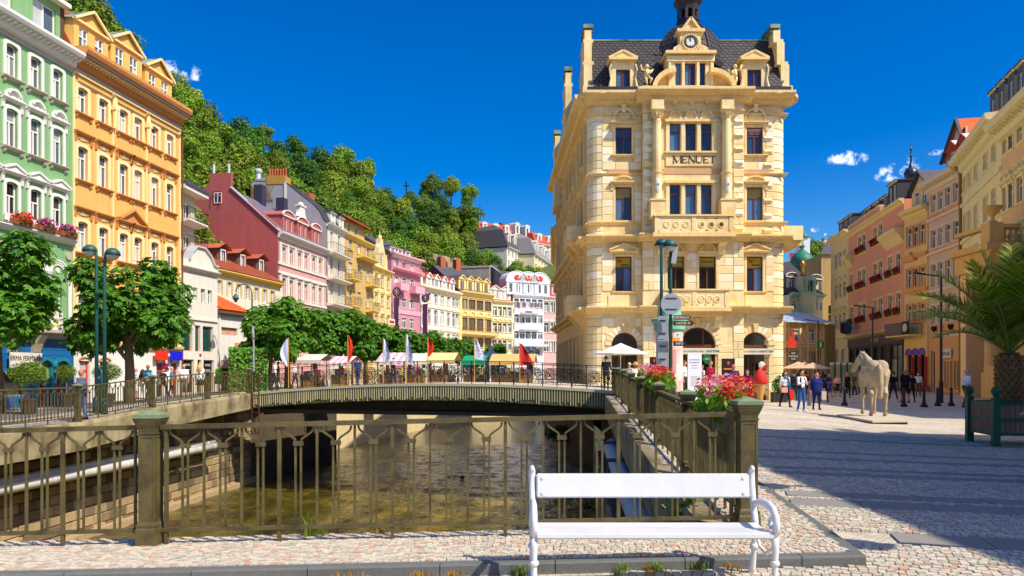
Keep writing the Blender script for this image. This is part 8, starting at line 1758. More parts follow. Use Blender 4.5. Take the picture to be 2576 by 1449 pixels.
def x_scarf(c):
 def f(e,k):MB().tube([(-.1*k,-.04,1.42*k),(0,-.1*k,1.4*k),(.1*k,-.04,1.42*k),(.05*k,.08*k,1.46*k),(-.1*k,-.03,1.44*k)],.05,6).tube([(.1*k,-.1*k,1.4*k),(.13*k,-.16*k,1.15*k),(.15*k,-.15*k,.85*k)],[.05,.07,.09],6,flat=.5).tube([(.14*k,.05*k,1.38*k),(.2*k,.08*k,1.1*k),(.2*k,.06*k,.86*k)],[.05,.07,.09],6).build('scarf',cloth(c),e,smooth=True)
 return f
def x_open_jacket(c):
 def f(e,k):
  b=MB(); n=10
  for s in(-1,1):
   for i in range(n):pass
  vs=[]; zs=(1.42,1.25,1.05,.95)
  for z_,rx,ry in zip(zs,(.16,.215,.2,.215),(.1,.145,.14,.15)):
   for j in range(13):a=-math.pi/2+.55+(2*math.pi-1.1)*j/12; vs.append((rx*math.cos(a)*k,ry*math.sin(a)*k,z_*k))
  fs=[(i*13+j,i*13+j+1,(i+1)*13+j+1,(i+1)*13+j)for i in range(3)for j in range(12)]; b.add(vs,fs).build('jacket',cloth(c),e,smooth=True,fix=False)
 return f
def x_phone(e,k):
 p=e.matrix_basis@Vector((0,-.37*k,1.26*k)); o=empty('phone',p,e.rotation_euler.z,'small phone held up by %s'%e.get('holder','a person'),'phone'); bx('phone_case',M_blk,o,-.04,.04,-.006,.006,-.07,.07); bx('screen',mat('phone_screen',srgb(150,160,176),.2,0),o,-.035,.035,.0062,.007,-.06,.06)
P=person
P('bald man in grey and orange polo shirt reading by the left railing',205,26.4,1.74,-90,(92,96,120),(70,110,190),bald=True,skin=SKIN2,arms=('hold','hold'),stride=.05,girth=1.25,z=LZ(26.4)+.02,extras=[lambda e,k:MB().tube([(-.06,-.13*k,1.2*k),(.06,-.13*k,1.18*k)],.05,6,flat=.4).build('chest_stripe',cloth((232,130,84)),e)])
P('man in white shirt carrying a blue backpack near the chestnut trunk',342,42,1.72,150,(236,232,226),(226,222,214),bald=True,legs='short',extras=[lambda e,k:MB().ball((-.02,.19*k,1.22*k),(.14,.1,.2),8,6).build('backpack',cloth((40,70,150)),e,smooth=True)])
P('dark haired woman half hidden behind the light blue shirt',359,41,1.6,170,(120,60,70),(220,214,206),(60,30,26),hairlen=.25)
P('heavy man in light blue shirt seen from behind',372,39,1.82,160,(120,180,214),(150,140,104),bald=True,skin=SKIN2,girth=1.35,arms=('hip','down'))
P('dark haired woman in black top and trousers on the left bank',410,43.5,1.62,70,(40,36,40),(34,32,36),(50,34,30),arms=('down','swing'),stride=.2)
P('woman in white top walking behind the black clad woman',421,45,1.66,200,(226,222,216),(224,218,210),(40,28,26),stride=.16)
P('fair haired woman in teal top with an orange bag',432,43,1.68,110,(40,140,160),(44,40,44),(206,160,90),stride=.1,extras=[bag(-.2,1.05,(206,124,50),'large orange shoulder bag of the woman in teal',w=.4,h=.38,strap=.3)])
P('balding man in white short sleeved shirt and grey trousers',462,40.5,1.74,30,(236,232,230),(140,132,116),bald=True,girth=1.2,stride=.04)
P('long haired blonde woman in loose white blouse and dark skirt',503,43,1.78,185,(240,236,234),(50,46,50),(210,170,100),sleeve='long',legs='bare',hairlen=.42,tunic=((240,236,234),.82),skirt=((56,50,54),.55))
P('person in red top outside the garage',586,47.5,1.6,20,(206,50,40),(206,160,130),(230,190,130),legs='short')
P('small child with fair hair by the bridge end',619,47,1.2,60,(230,220,214),(210,120,90),(220,180,120),legs='short')
def bridge_pt(t,off):q=BA+BD*(BL*t)+BN*off; return q
q=bridge_pt(.966,1.3); P('man in dark jacket leaning on the bridge railing seen from behind',0,q.y,1.62,170,(30,34,44),(60,62,70),(40,30,26),sleeve='long',X=q.x,z=bz(.966),arms=('fwd','fwd'))
P('man in dark red polo shirt beside the white totem',1787,33,1.8,40,(140,26,44),(60,50,46),(110,70,40),arms=('down','hip'))
P('bald man in navy t-shirt with a backpack strap before the menu board',1845,33,1.74,-20,(44,56,104),(70,70,80),bald=True,skin=SKIN2,girth=1.3,arms=('hip','hold'))
P('woman in navy top and white trousers near the ice cream display',1880,34.5,1.6,-45,(36,50,110),(238,236,234),(60,40,34),arms=('hold','hold'),stride=.16)
P('person in white top half hidden behind the white totem',1722,34,1.72,60,(230,230,230),(60,60,66),(90,60,40))
P('person in straw hat behind the right railing',1598,36,1.5,20,(232,224,214),(120,110,100),(206,166,90),extras=[lambda e,k:MB().lathe([(.2,0),(.19,.02),(.11,.03),(.1,.12),(.01,.14)],12,(0,0,1.66*k)).build('hat',cloth((222,176,90)),e)])
P('person in white cap beside the straw hat',1583,37,1.55,-30,(210,190,170),(120,110,100),(230,226,220))
P('woman in white tee with blue scarf and pink shoulder bag walking',1975,35,1.66,10,(238,236,236),(30,28,34),(60,30,24),hairlen=.22,arms=('down','down'),stride=.2,extras=[x_scarf((40,130,190)),bag(-.14,.95,(224,150,130),'small pink crossbody bag of the woman with the blue scarf',w=.3,h=.24,y=-.17,strap=.42),bag(.27,.82,(214,40,34),'red shopping bag carried by the woman with the blue scarf',w=.22,h=.46)])
w2=P('dark haired woman in black jacket and jeans looking at her phone',2016,30.2,1.66,25,(240,238,236),(52,92,150),(40,24,22),sleeve='long',hairlen=.3,arms=('phone','phone'),stride=.03,shoe=cloth((236,236,236)),extras=[x_open_jacket((48,44,36)),x_phone])
P('red haired woman in long dark blue tunic',2054,33,1.64,-5,(28,40,110),(26,34,84),(110,40,26),sleeve='long',tunic=((28,40,116),.72),girth=1.25,stride=.07,extras=[bag(.3,.84,(206,190,160),'pale plastic bag carried by the woman in the blue tunic',w=.2,h=.36)])
P('person in black behind the woman with the blue scarf',1997,44,1.7,180,(30,30,34),(40,40,46),(50,34,28))
P('person in dark top standing beside the red haired woman',2073,42,1.75,190,(30,34,36),(40,40,44),(40,26,22),hairlen=.15)
P('woman with folded arms in violet blue dress',2086,52,1.62,5,(70,70,160),(70,70,160),(120,60,40),sleeve='none',legs='bare',arms=('hold','hold'),skirt=((74,70,160),.42))
P('short woman in pink top and patterned black skirt',2107,54,1.56,5,(236,190,176),(44,44,50),(150,90,60),legs='bare',girth=1.3,skirt=((50,50,56),.42))
P('fair haired woman all in black walking towards the horse',2132,50,1.66,-15,(30,26,30),(32,28,32),(206,150,90),sleeve='none',hairlen=.3,stride=.16)
P('person in black with white shoes right of the horse',2247,44,1.66,185,(28,28,30),(50,50,54),(50,36,30),stride=.18,shoe=cloth((226,226,226)))
P('man in black t-shirt and shorts walking away',2277,41,1.78,175,(24,24,26),(28,28,30),bald=True,skin=SKIN2,legs='short',girth=1.2,stride=.16)
P('woman in black beside the man in shorts',2293,42,1.6,175,(26,26,28),(30,30,32),(40,28,24),stride=.12)
P('elderly man in striped white shirt and brown trousers behind the planter',2431,35.3,1.76,100,(222,226,234),(92,76,56),(190,180,170),arms=('back','fwd'),stride=.16,girth=1.15)
ph=P('photographer holding a silver camera at the right edge',0,10.6,1.7,-75,(190,60,60),(60,70,110),(80,50,40),X=7.72,arms=('fwd','fwd'),z=0)
p_=Vector((7.24,10.45,.98)); ca=empty('camera_in_hands',p_,R(90),'silver compact camera with lens held at the right edge','camera'); bx('camera_body',mat('silver_plastic',srgb(196,196,200),.4,.05,metal=.3),ca,-.07,.07,-.03,.03,-.045,.045); MB().tube([(0,.03,0),(0,.1,0)],[.035,.03],12).build('lens',M_blk,ca)
HS=1.32; hp=Vector((12.62,26.55,0)); hz0=zr(hp.x,hp.y)
pl_=empty('statue_plinth',(13.0,26.2,hz0),R(0),'low flat concrete plinth under the horse statue','plinth'); M_pl=mat('plinth_board',srgb(196,184,160),.8,.08,3)
A=[gp(2105,1052,hz0),gp(2195,1069,hz0),gp(2286,1068,hz0),gp(2225,1048,hz0)]
for(z0,z1,mm,ins)in((0,.07,mat('dark_plinth_edge',srgb(70,60,50),.8,.1),.06),(.07,.13,M_pl,0)):
 c_=sum(A,Vector())/4; Q=[a+(c_-a).normalized()*ins for a in A]; vs=[(a.x-13.0,a.y-26.2,z0)for a in Q]+[(a.x-13.0,a.y-26.2,z1)for a in Q]; MB().add(vs,[(3,2,1,0),(4,5,6,7),(0,1,5,4),(1,2,6,5),(2,3,7,6),(3,0,4,7)]).build('slab',mm,pl_)
ho_=empty('horse_statue',(12.78,26.75,hz0+.13),math.atan2(.97,.25),'life-size pale wooden horse statue seen from behind','statue'); s_=HS
M_horse=mat('pale_carved_wood',srgb(176,158,128),.78,.2,5,bump=.5,bscale=24,streak=.12)
Q3=lambda*v:tuple(c*s_ for c in v); hb_=[]
LR=[.94]
def HB(p,q,r0,r1):hb_.append((Q3(*p),Q3(*q),r0*s_*LR[0],r1*s_*LR[0],0))
HB((-.5,0,1.17),(-.1,0,1.07),.30,.30); HB((-.1,0,1.07),(.4,0,1.1),.31,.29); HB((-.55,.09,1.28),(-.35,.08,1.25),.2,.2); HB((-.55,-.09,1.28),(-.35,-.08,1.25),.2,.2); HB((.5,.0,1.12),(.58,0,1.2),.25,.2); HB((.2,0,1.36),(.42,0,1.38),.11,.12); HB((-.3,0,1.34),(.1,0,1.3),.12,.12)
HB((.52,0,1.22),(.72,.02,1.44),.22,.17); HB((.72,.02,1.42),(.95,.08,1.57),.18,.135); HB((.4,0,1.4),(.78,.04,1.6),.09,.07); HB((.78,.04,1.6),(.95,.08,1.65),.07,.08)
HB((.95,.08,1.58),(1.05,.16,1.46),.125,.11); HB((1.05,.16,1.46),(1.15,.26,1.26),.1,.07); HB((1.15,.26,1.26),(1.18,.29,1.18),.07,.06); HB((.93,.13,1.68),(.93,.14,1.74),.03,.014); HB((.97,.04,1.68),(.98,.03,1.74),.03,.014)
LR[0]=.8
for s in(-1,1):
 f=.06*s
 HB((-.55,s*.15,1.12),(-.42+f*.5,s*.17,.84),.21,.145); HB((-.62,s*.14,1.05),(-.6,s*.15,.82),.16,.1); HB((-.42+f*.5,s*.17,.84),(-.72+f,s*.16,.55),.12,.072); HB((-.78+f,s*.16,.58),(-.7+f,s*.16,.5),.05,.06); HB((-.72+f,s*.16,.53),(-.7+f,s*.155,.2),.056,.046); HB((-.7+f,s*.155,.2),(-.65+f,s*.155,.1),.056,.05); HB((-.65+f,s*.155,.07),(-.62+f,s*.155,.03),.066,.07)
 HB((.5,s*.14,1.08),(.5,s*.17,.82),.17,.115); HB((.5,s*.17,.82),(.53-f,s*.165,.5),.1,.066); HB((.53-f,s*.165,.5),(.53-f,s*.16,.46),.07,.068); HB((.53-f,s*.165,.46),(.53-f,s*.16,.18),.05,.043); HB((.53-f,s*.16,.19),(.57-f,s*.16,.09),.052,.048); HB((.57-f,s*.16,.07),(.59-f,s*.16,.03),.062,.066)
HB((-.78,0,1.32),(-.88,0,1.2),.06,.085); HB((-.88,0,1.2),(-.92,0,.85),.085,.1); HB((-.92,0,.85),(-.9,0,.5),.1,.075)
blend_body(ho_,'body',hb_,[M_horse],.02,None,4)
M_teal=mat('teal_paint',srgb(40,92,84),.5,.12,6,spec=.4); M_black=mat('black_iron',srgb(34,32,32),.5,.15,8,spec=.4); M_glob=mat('lamp_glass',srgb(206,204,190),.25,.05,3,spec=.6); M_alu=mat('aluminium_back',srgb(172,178,182),.45,.08,4,metal=.35)
def hooplamp(label,base,h,reach,ang,grp):
 e=empty('street_lamp',base,ang,label,'street lamp',grp); P_=[(0,0,0),(0,0,h-.75)]+[(reach*(1-math.cos(t)),0,h-.75+.62*math.sin(t))for t in frange(.25,1.5,6)]+[(reach+.08,0,h-.14)]
 MB().tube(P_,[.075,.06]+[.055]*6+[.05],10).lathe([(.12,0),(.12,.5),(.08,.6)],12).build('pole',M_teal,e,smooth=True)
 c=(reach+.2,0,h-.22); MB().lathe([(.27,0),(.26,.09),(.2,.18),(.11,.24),(.01,.26)],18,c).build('lamp_hood',M_teal,e,smooth=True); MB().lathe([(.01,-.2),(.11,-.19),(.19,-.13),(.235,-.05),(.24,0)],18,c).build('lamp_globe',M_glob,e,smooth=True); MB().lathe([(.272,-.03),(.278,.0),(.272,.03)],18,c).build('lamp_band',M_black,e); return e
def lz(x,y):return zl(x,y)
p=pt(243,1000,29.2); hooplamp('left one of two teal hooped street lamps beside the chestnut',(p.x,p.y,zl(p.x,p.y)),zz(627,29.2)+.03,.06,math.pi,'twin lamps on the left bank')
p=pt(263,1000,28.2); hooplamp('right one of two teal hooped street lamps beside the chestnut',(p.x,p.y,zl(p.x,p.y)),zz(634,28.2)+.05,.1,0,'twin lamps on the left bank')
p=pt(253.5,1000,28.6); e=empty('control_post',(p.x,p.y,zl(p.x,p.y)),0,'stout teal control post between the twin lamps','post'); MB().lathe([(.12,0),(.12,1.55),(.1,1.62),(.02,1.65)],12).build('casing',M_teal,e,smooth=True); bx('plate',M_alu,e,-.04,.04,-.13,-.115,1.3,1.4)
p=pt(1664,990,29.6); hooplamp('left one of two teal hooped lamps before the corner building',(p.x,p.y,zr(p.x,p.y)),zz(600,29.6)-zr(p.x,p.y),.02,R(75),'twin lamps before the corner building')
p=pt(1687,990,29.0); l2=hooplamp('right one of two teal hooped lamps, carrying signs',(p.x,p.y,zr(p.x,p.y)),zz(607,29.0)-zr(p.x,p.y),.02,R(250),'twin lamps before the corner building')
g0=zr(p.x,p.y)
sp_=empty('floodlight',(p.x+.12,p.y-.05,zz(643,29)),0,'grey floodlight box clamped to the right lamp pole','floodlight'); MB().box(-.09,.1,-.1,.1,-.32,.32).build('housing',M_alu,sp_).rotation_euler=(0,R(8),0); bx('clamp',M_black,sp_,-.16,-.08,-.03,.03,-.05,.05)
sr=empty('round_sign',(p.x,p.y,zz(765,29)),0,'large round traffic sign seen from behind on the lamp pole','sign'); MB().tube([(0,-.09,0),(0,-.105,0)],.4,28).build('disc',M_alu,sr); [bx('bracket',M_black,sr,-.22,.22,-.13,-.105,z,z+.03)for z in(-.22,.2)]
px=ux(1664)*29.6; sb=empty('rectangular_sign',(px,29.5,zz(860,29.6)),0,'grey rectangular sign backs on the left lamp pole','sign'); [MB().box(-.2,.22,-.12,-.1,z,z+1.0*h).build('panel',M_alu,sb)for z,h in((.1,.9),(-.95,1.02))]; [bx('bracket',M_black,sb,-.12,.12,-.15,-.12,z,z+.04)for z in(-.7,-.2,.3,.8)]
ds=empty('direction_signs',(p.x+.02,p.y-.12,zz(830,29)),0,'cluster of brown direction arrows on the right lamp pole','sign')
for i,(z,w,cc,tx)in enumerate(((.38,.66,(96,66,44),'DIVADLO'),(.16,.78,(70,52,40),'LAZNE III'),(-.3,.36,(226,226,220),'P'),(-.62,.5,(40,36,34),'INFO'))):
 MB().ey([(.06,z),(w,z),(w+.1,z+.09),(w,z+.18),(.06,z+.18)],-.02,.0).build('arrow_board',cloth(cc),ds); text('lettering',tx,.13,M_wf if i!=2 else M_blk,ds,(w/2+.04,-.024,z+.09),ext=.002)
e=empty('green_bollard',(ux(1677)*29,29,zr(5.9,29)),0,'green cylindrical bollard at foot of the twin lamps','bollard'); MB().lathe([(.12,0),(.12,1.3),(.1,1.36),(.02,1.38)],14).build('casing',MATS['green_copper']if False else mat('green_casing',srgb(40,120,90),.5,.1),e,smooth=True)
ac=empty('advertising_column',(ux(1684)*33,33,.3),0,'round advertising column with green cornice and pasted posters','advertising column'); r_=.58; M_post=mat('pasted_posters',srgb(232,216,206),.7,.12,1.2,second=srgb(226,172,160),sfac=.5,sscale=1.3)
MB().lathe([(r_,.5),(r_,3.1)],24).build('poster_drum',M_post,ac); MB().lathe([(r_+.06,-.1),(r_+.06,.35),(r_+.01,.5)],24).build('base',M_black,ac); MB().lathe([(r_+.02,3.1),(r_+.1,3.2),(r_+.1,3.45),(r_+.2,3.55),(r_+.2,3.65),(r_-.05,3.75),(r_-.1,4.2),(r_-.3,4.4),(.02,4.5)],24).build('green_cornice',mat('mint_paint',srgb(130,190,156),.6,.12),ac)
for a,cc,z0,z1 in((-100,(226,140,60),.75,1.1),(-75,(236,150,60),2.6,2.95),(-95,(214,150,140),1.3,2.3),(-130,(226,150,190),1.5,2.2)):
 b=MB(); n=5; vs=[((r_+.006)*math.cos(R(a+45*(i/n-.5)))for i in(0,))]; V_=[]
 for z in(z0,z1):V_+=[((r_+.006)*math.cos(R(a+45*(i/n-.5))),(r_+.006)*math.sin(R(a+45*(i/n-.5))),z)for i in range(n+1)]
 b.add(V_,[(i,i+1,n+2+i,n+1+i)for i in range(n)]).build('poster',cloth(cc),ac,fix=False)
Yt=30.5; tt=empty('info_totem',(ux(1747)*Yt,Yt,.25),0,'tall white printed information totem beside the flowers','sign'); w=35*Yt/F; h=zz(888,Yt)-.25
bx('board',mat('totem_white',srgb(236,238,242),.5,.02),tt,-w/2,w/2,-.05,.05,0,h)
for i,(tx,sz)in enumerate((('CONTEMPORARY',.055),('ART EXHIBITION',.055),('SCULPTURES',.04),('IN THE STREETS',.04))):text('lettering',tx,sz,M_blk,tt,(-.02,-.053,h-.28-i*.11),ext=.001)
for i in range(9):bx('text_line',mat('grey_print',srgb(150,144,130),.7,0),tt,-.17,.17,-.0525,-.05,h-.95-i*.05,h-.935-i*.05)
def parasol(label,x,y_edge,y_apex,x0,x1,Y,cc,zb,logo=None,grp=None):
 c=empty('parasol',(ux(x)*Y,Y,zb),0,label,'parasol',grp); ze,za=zz(y_edge,Y)-zb,zz(y_apex,Y)-zb; r=(x1-x0)/2*Y/F; n=8; m=cloth(cc)
 P_=[Vector((r*math.cos(2*math.pi*(i+.5)/n)*1.06,r*math.sin(2*math.pi*(i+.5)/n)*1.06,ze))for i in range(n)]
 b=MB()
 for i in range(n):
  A,B=P_[i],P_[(i+1)%n]; ap=Vector((0,0,za)); ma,mb=A.lerp(ap,.5)+Vector((0,0,-.06*(za-ze))),B.lerp(ap,.5)+Vector((0,0,-.06*(za-ze)))
  b.add([A,B,mb,ma,ap],[(0,1,2,3),(3,2,4)]); b.add([A,B,B+Vector((0,0,-.06)),A+Vector((0,0,-.06))],[(0,3,2,1)])
 b.build('canopy',m,c,fix=False); MB().tube([(0,0,0),(0,0,za)],.03,8).lathe([(.3,0),(.3,.06),(.05,.1)],10).build('pole',T_white,c)
 for p_ in P_:MB().tube([(0,0,ze-.1),tuple(p_*.62+Vector((0,0,za*.38-.08*0+(0)))*1.0 if False else(p_.x*.55,p_.y*.55,lerp(za,ze,.55)-.02))],.012,4).build('rib',T_white,c)
 return c
parasol('big white parasol before the left arch of the corner building',1561,889,863,1497,1627,41,(246,242,234),.4)
for i,(x,ya)in enumerate(((2008,909),(2024,910),(2045,912))):parasol(('left','middle','right')[i]+' of three beige parasols by the half-timbered house',x,926,ya,x-40,x+40,52-i*2.5,(214,176,150),-.1,grp='beige parasols')
gb1=[tuft(81,240,.5,.24,.24,.045).mesh('blossoms',leafmat('red_geranium',srgb(214,40,40),srgb(236,90,80),.25,.1),fix=False),tuft(82,240,.5,.24,.24,.045).mesh('blossoms',leafmat('pink_geranium',srgb(226,110,130),srgb(250,190,196),.25,.1),fix=False)]
gl1=tuft(83,420,.58,.24,.26,.05).mesh('foliage',leafmat('geranium_green',srgb(70,130,20),srgb(150,196,60),.35,.1),fix=False); tr1=MB().box(-.55,.55,-.14,.14,-.2,.08).mesh('trough',M_iron)
def bloom(loc,rz,lab,kinds,sc,grp):
 e=empty('flower_trough',loc,rz,lab,'flower box',grp); e.scale=(sc,sc,sc); inst('trough',tr1,e); inst('foliage',gl1,e,(0,0,.12))
 for k,dx in kinds:o=inst('blossoms',gb1[k],e,(dx,0,.3)); o.scale=(.55,.85,.7)
for Y_,kinds,lab in((8.55,((0,-.25),(1,.2)),'nearest trough of red and pink geraniums on the right railing'),(9.75,((1,-.2),(0,.25)),'second trough of geraniums on the right railing behind the corner pillar'),(16.4,((0,0),),'trough of red geraniums halfway along the right railing'),(18.0,((0,-.2),(1,.3)),'trough of mixed geraniums halfway along the right railing'),(20.5,((1,0),),'trough of pale pink geraniums farthest along the right railing')):
 bloom((RX(Y_)+(.1 if Y_<12 else.2),Y_,swz(RX(Y_),Y_)+1.06),math.atan2(1,.0882),lab,kinds,1.0 if Y_<12 else 1.2,'geranium troughs on the right railing')
for i,(x,k,lab)in enumerate(((40,2,'box of pink and scarlet flowers on left window ledge of the green house'),(101,3,'terracotta box of magenta petunias on middle ledge of the green house'),(156,3,'box of magenta petunias on right ledge of the green house'))):
 s,z=Fg.loc(x,(568,583,588)[i]); me=tuft(90+i,260,.6,.3,.28,.07).mesh('blossoms',leafmat('petunia_%d'%k,*((srgb(214,30,60),srgb(230,60,40))if k==2 else(srgb(170,30,120),srgb(214,70,160))),.25,.1),fix=False)
 flowerbox(on(Fg,s,-.3,C_[0]+.12),angF(Fg),lab,'flower boxes of the green house',1.0,bm=me)
def bol(x,yb,lab,h=.92):
 q=gp(x,yb,0); z=zr(q.x,q.y); q=gp(x,yb,z); e=empty('bollard',q,0,lab,'bollard','black bollards across the square'); inst('shaft',cached('bol',lambda:MB().lathe([(.16,0),(.16,.1),(.1,.14),(.1,.2),(.075,.24),(.065,.6),(.09,.63),(.06,.68),(.06,.8),(.085,.83),(.075,.9),(.03,.96),(.01,.98)],12).mesh('shaft',M_black,smooth=False)),e,scale=(1,1,h/.98))
for x,y,lab in((2124.5,1020,'black iron bollard left of the horse statue'),(2274,1023,'black iron bollard before the man in shorts'),(2324.5,1024,'black iron bollard standing alone right of the walking couple'),(2359,1021,'black iron bollard left of the tall black lamp post'),(2393,1021,'black iron bollard right of the tall black lamp post')):bol(x,y,lab)
q=gp(2036,1021,zr(12,36)); e=empty('steel_bollard',q,0,'grey steel bollard with red ring between the two women','bollard'); MB().lathe([(.1,0),(.1,.78),(.02,.8)],14).build('tube',mat('dull_steel',srgb(120,122,128),.4,.1,metal=.5),e); MB().lathe([(.105,.55),(.105,.65)],14).build('red_ring',cloth((190,60,50)),e)
def mast(label,x,yt,Y,xa,zb):
 e=empty('lamp_post',(ux(x)*Y,Y,zb),0,label,'street lamp'); h=zz(yt,Y)-zb; a=ux(xa)*Y-ux(x)*Y; MB().tube([(0,0,0),(0,0,1.2),(0,0,1.21),(0,0,h)],[.11,.11,.075,.055],10).build('pole',M_black,e); MB().bar((.04,0,h-.02),(a*.98,0,h+.14),.07,.06).build('arm',M_black,e); MB().bar((a*.62,0,h+.1),(a,0,h+.16),.2,.07).build('lamp_head',M_black,e)
mast('tall black lamp post with long arm before the beige townhouse',2367.5,694,40.7,2298,-.02); mast('black lamp post behind the horse before the terracotta house',2195,773,60,2148,-.08); mast('thin lamp post before the half-timbered house',2058,808,76,2025,-.1)
p=pt(634,960,50); e=empty('arched_lantern',(p.x,p.y,.5),0,'old style lamp post with curled arm and hanging lantern by the garage','street lamp'); h=zz(715,50)-.5; MB().tube([(0,0,0),(0,0,h-.6)]+[(-.55+.55*math.cos(t),0,h-.6+.6*math.sin(t))for t in frange(.3,3.0,8)],[.07,.05]+[.035]*8,8).build('pole',M_teal,e,smooth=True); MB().lathe([(.05,-.7),(.2,-.45),(.24,-.42),(.1,-.2),(.02,-.1)],10,(-1.08,0,h-.5)).build('lantern',M_teal,e)
for(x,y)in((8.3,3.9),(8.6,7.4)):hooplamp('teal hooped lamp beside the camera to the right' if y<5 else 'teal hooped lamp to the right of the camera, farther one',(x,y,0),6.4,.5,math.pi,'lamps right of the view')
p=pt(638,960,40.3); e=empty('sign_pole',(p.x,p.y,.58),0,'round traffic sign seen from behind on grey pole at bridge end','sign'); h=zz(822,40.3)-.58; MB().tube([(0,0,0),(0,0,h)],.045,8).build('pole',M_alu,e); MB().tube([(-.02,-.05,h-.38),(-.05,-.062,h-.38)],.4,24).build('disc',M_alu,e)
for z in(h-.15,h-.6):bx('bracket',M_black,e,-.2,.1,-.1,-.06,z,z+.03)
p=pt(648,985,39.45); e=empty('ladder',(p.x,p.y-.35,0),R(-14),'rusty iron ladder hanging down into the canal at bridge end','ladder'); [MB().bar((s*.21,0,zz(1095,39)),(s*.21,0,zz(935,39)),.05).build('rail',M_rust,e)for s in(-1,1)]
for i in range(9):MB().bar((-.21,0,lerp(zz(1090,39),zz(950,39),i/8)),(.21,0,lerp(zz(1090,39),zz(950,39),i/8)),.035).build('rung',M_rust,e)
p=pt(551,995,46); e=empty('clothes_stand',(p.x,p.y,zl(p.x,p.y)),0,'green garment hanging on a stand outside the shop','clothes stand'); MB().tube([(0,0,0),(0,0,1.6)],.02,6).lathe([(.2,0),(.2,.03)],8).build('stand',M_black,e); MB().lathe([(.26,.55),(.24,.9),(.22,1.2),(.24,1.42),(.06,1.55)],12,sy=.6).build('garment',cloth((60,140,40)),e,smooth=True)
def flag(label,x,y0,y1,cc,wd,lean,seed,txt=None):
 u=ux(x); t=(BA.x*BD.y-BA.y*BD.x)/(u*BD.y-BD.x); s=(Vector((u*t,t,0))-BA).dot(BD); zb=bz(s/BL)+.1; ph_=BA+BD*s+BN*-.05; k=t/F
 e=empty('flag',(ph_.x,ph_.y,zb),0,label,'flag','flags along the footbridge'); ht=zz(y0,t)-zb; hb=zz(y1,t)-zb; MB().tube([(0,0,0),(0,0,ht+.05)],.022,8).build('flagpole',mat('bamboo_pole',srgb(206,160,80),.6,.15),e)
 b=MB(); n=9; m=5; r=random.Random(seed); phs=r.uniform(0,6)
 for i in range(n+1):
  v=i/n; w=wd*k*math.sin(math.pi*(.12+.80*v)**1.1)if lean==0 else wd*k*(.15+.85*v)
  for j in range(m+1):
   q=j/m; b.v.append((q*w*(1 if wd>0 else 1),.05*math.sin(q*7+v*5+phs)*(q+.2),lerp(ht,hb,v)-q*lean*k*v))
 for i in range(n):
  for j in range(m):a=i*(m+1)+j; b.f.append((a,a+1,a+m+2,a+m+1)); b.mi.append(0)
 b.build('cloth',cloth(cc),e,smooth=True,fix=False)
 if txt:text('lettering',txt,.2,mat('blue_grey_print',srgb(110,120,160),.8,0),e,(wd*k*.5,-.08,lerp(ht,hb,.6)),rot=(R(90),R(78),0),ext=.002)
flag('white feather flag leftmost on the footbridge',727,852,922,(214,216,236),-20,0,1); flag('tall red flag second from left on the footbridge',876,845,912,(214,54,30),13,0,2)
flag('white flag third from left beside the striped stall',965,853,912,(222,224,240),24,-6,3,'HOTEL'); flag('white flag fourth from left on the footbridge',1022,842,908,(214,218,238),24,14,4,'PALACE'); flag('small red flag fifth from left on the footbridge',1077,851,897,(220,52,24),15,0,5); flag('fluttering white flag before the butter yellow house',1194,852,902,(230,232,244),32,6,6,'JAZZ'); flag('long red flag rightmost on the footbridge',1308,864,920,(222,50,44),38,-2,7)
def stall(label,x0,x1,yt,ye,Y,c1,c2=None,zb=.75,depth=2.4):
 xa,xb=ux(x0)*Y,ux(x1)*Y; w=xb-xa; e=empty('market_stall',(xa,Y,zb),R(-6),label,'stall','market stalls beyond the footbridge'); zt,ze=zz(yt,Y)-zb,zz(ye,Y)-zb; n=8 if c2 else 1
 for i in range(n):
  a,c=w*i/n,w*(i+1)/n; MB().add([(a,-.3,ze),(c,-.3,ze),(c,depth/2,zt),(a,depth/2,zt),(a,depth+.3,ze),(c,depth+.3,ze),(a,-.3,ze-.22),(c,-.3,ze-.22)],[(0,1,2,3),(3,2,5,4),(6,7,1,0)]).build('canopy_panel',cloth(c1 if i%2==0 else c2)if c2 else cloth(c1),e,fix=False)
 for a in(.05,w-.05):
  for d in(0,depth):bx('post',T_white,e,a-.03,a+.03,d-.03,d+.03,-.2,ze)
 bx('counter',mat('old_timber',srgb(150,118,74),.85,.25,8),e,.1,w-.1,.2,.8,-.2,.75); r=random.Random(x0)
 for i in range(7):
  cc=r.choice(((190,50,40),(230,200,120),(70,110,160),(226,226,220),(90,140,60),(160,90,150))); a=.3+(w-.6)*i/7; MB().box(a,a+w*.09,.3,.7,.75,.75+r.uniform(.15,.45)).build('goods',cloth(cc),e)
stall('market stall with pink and white striped canopy',948,1022,886,909,47,(232,168,182),(240,232,232)); stall('small pink striped stall under the chestnut',826,884,895,912,48,(222,160,176),(236,226,230)); stall('market stall with cream canopy behind the white flags',1010,1075,888,908,48,(240,228,196)); stall('market stall with sand yellow canopy',1060,1146,886,906,48.5,(230,206,140)); stall('market stall with green canopy',1162,1222,893,909,46.5,(24,150,100)); stall('market stall with tan canopy at right end of the bridge',1232,1345,889,909,44.5,(216,176,110)); stall('market stall with dirty white canopy at left end',748,812,890,906,50,(216,206,190))
e=empty('kiosk_dome',tuple(pt(1236,918,60)),0,'small pale turquoise kiosk dome between the stalls','kiosk'); MB().lathe([(.62,-1.5),(.62,.3),(.72,.35),(.7,.6),(.45,.95),(.2,1.1),(.2,1.3),(.02,1.5)],14).build('kiosk_body',cloth((176,214,206)),e,smooth=True)
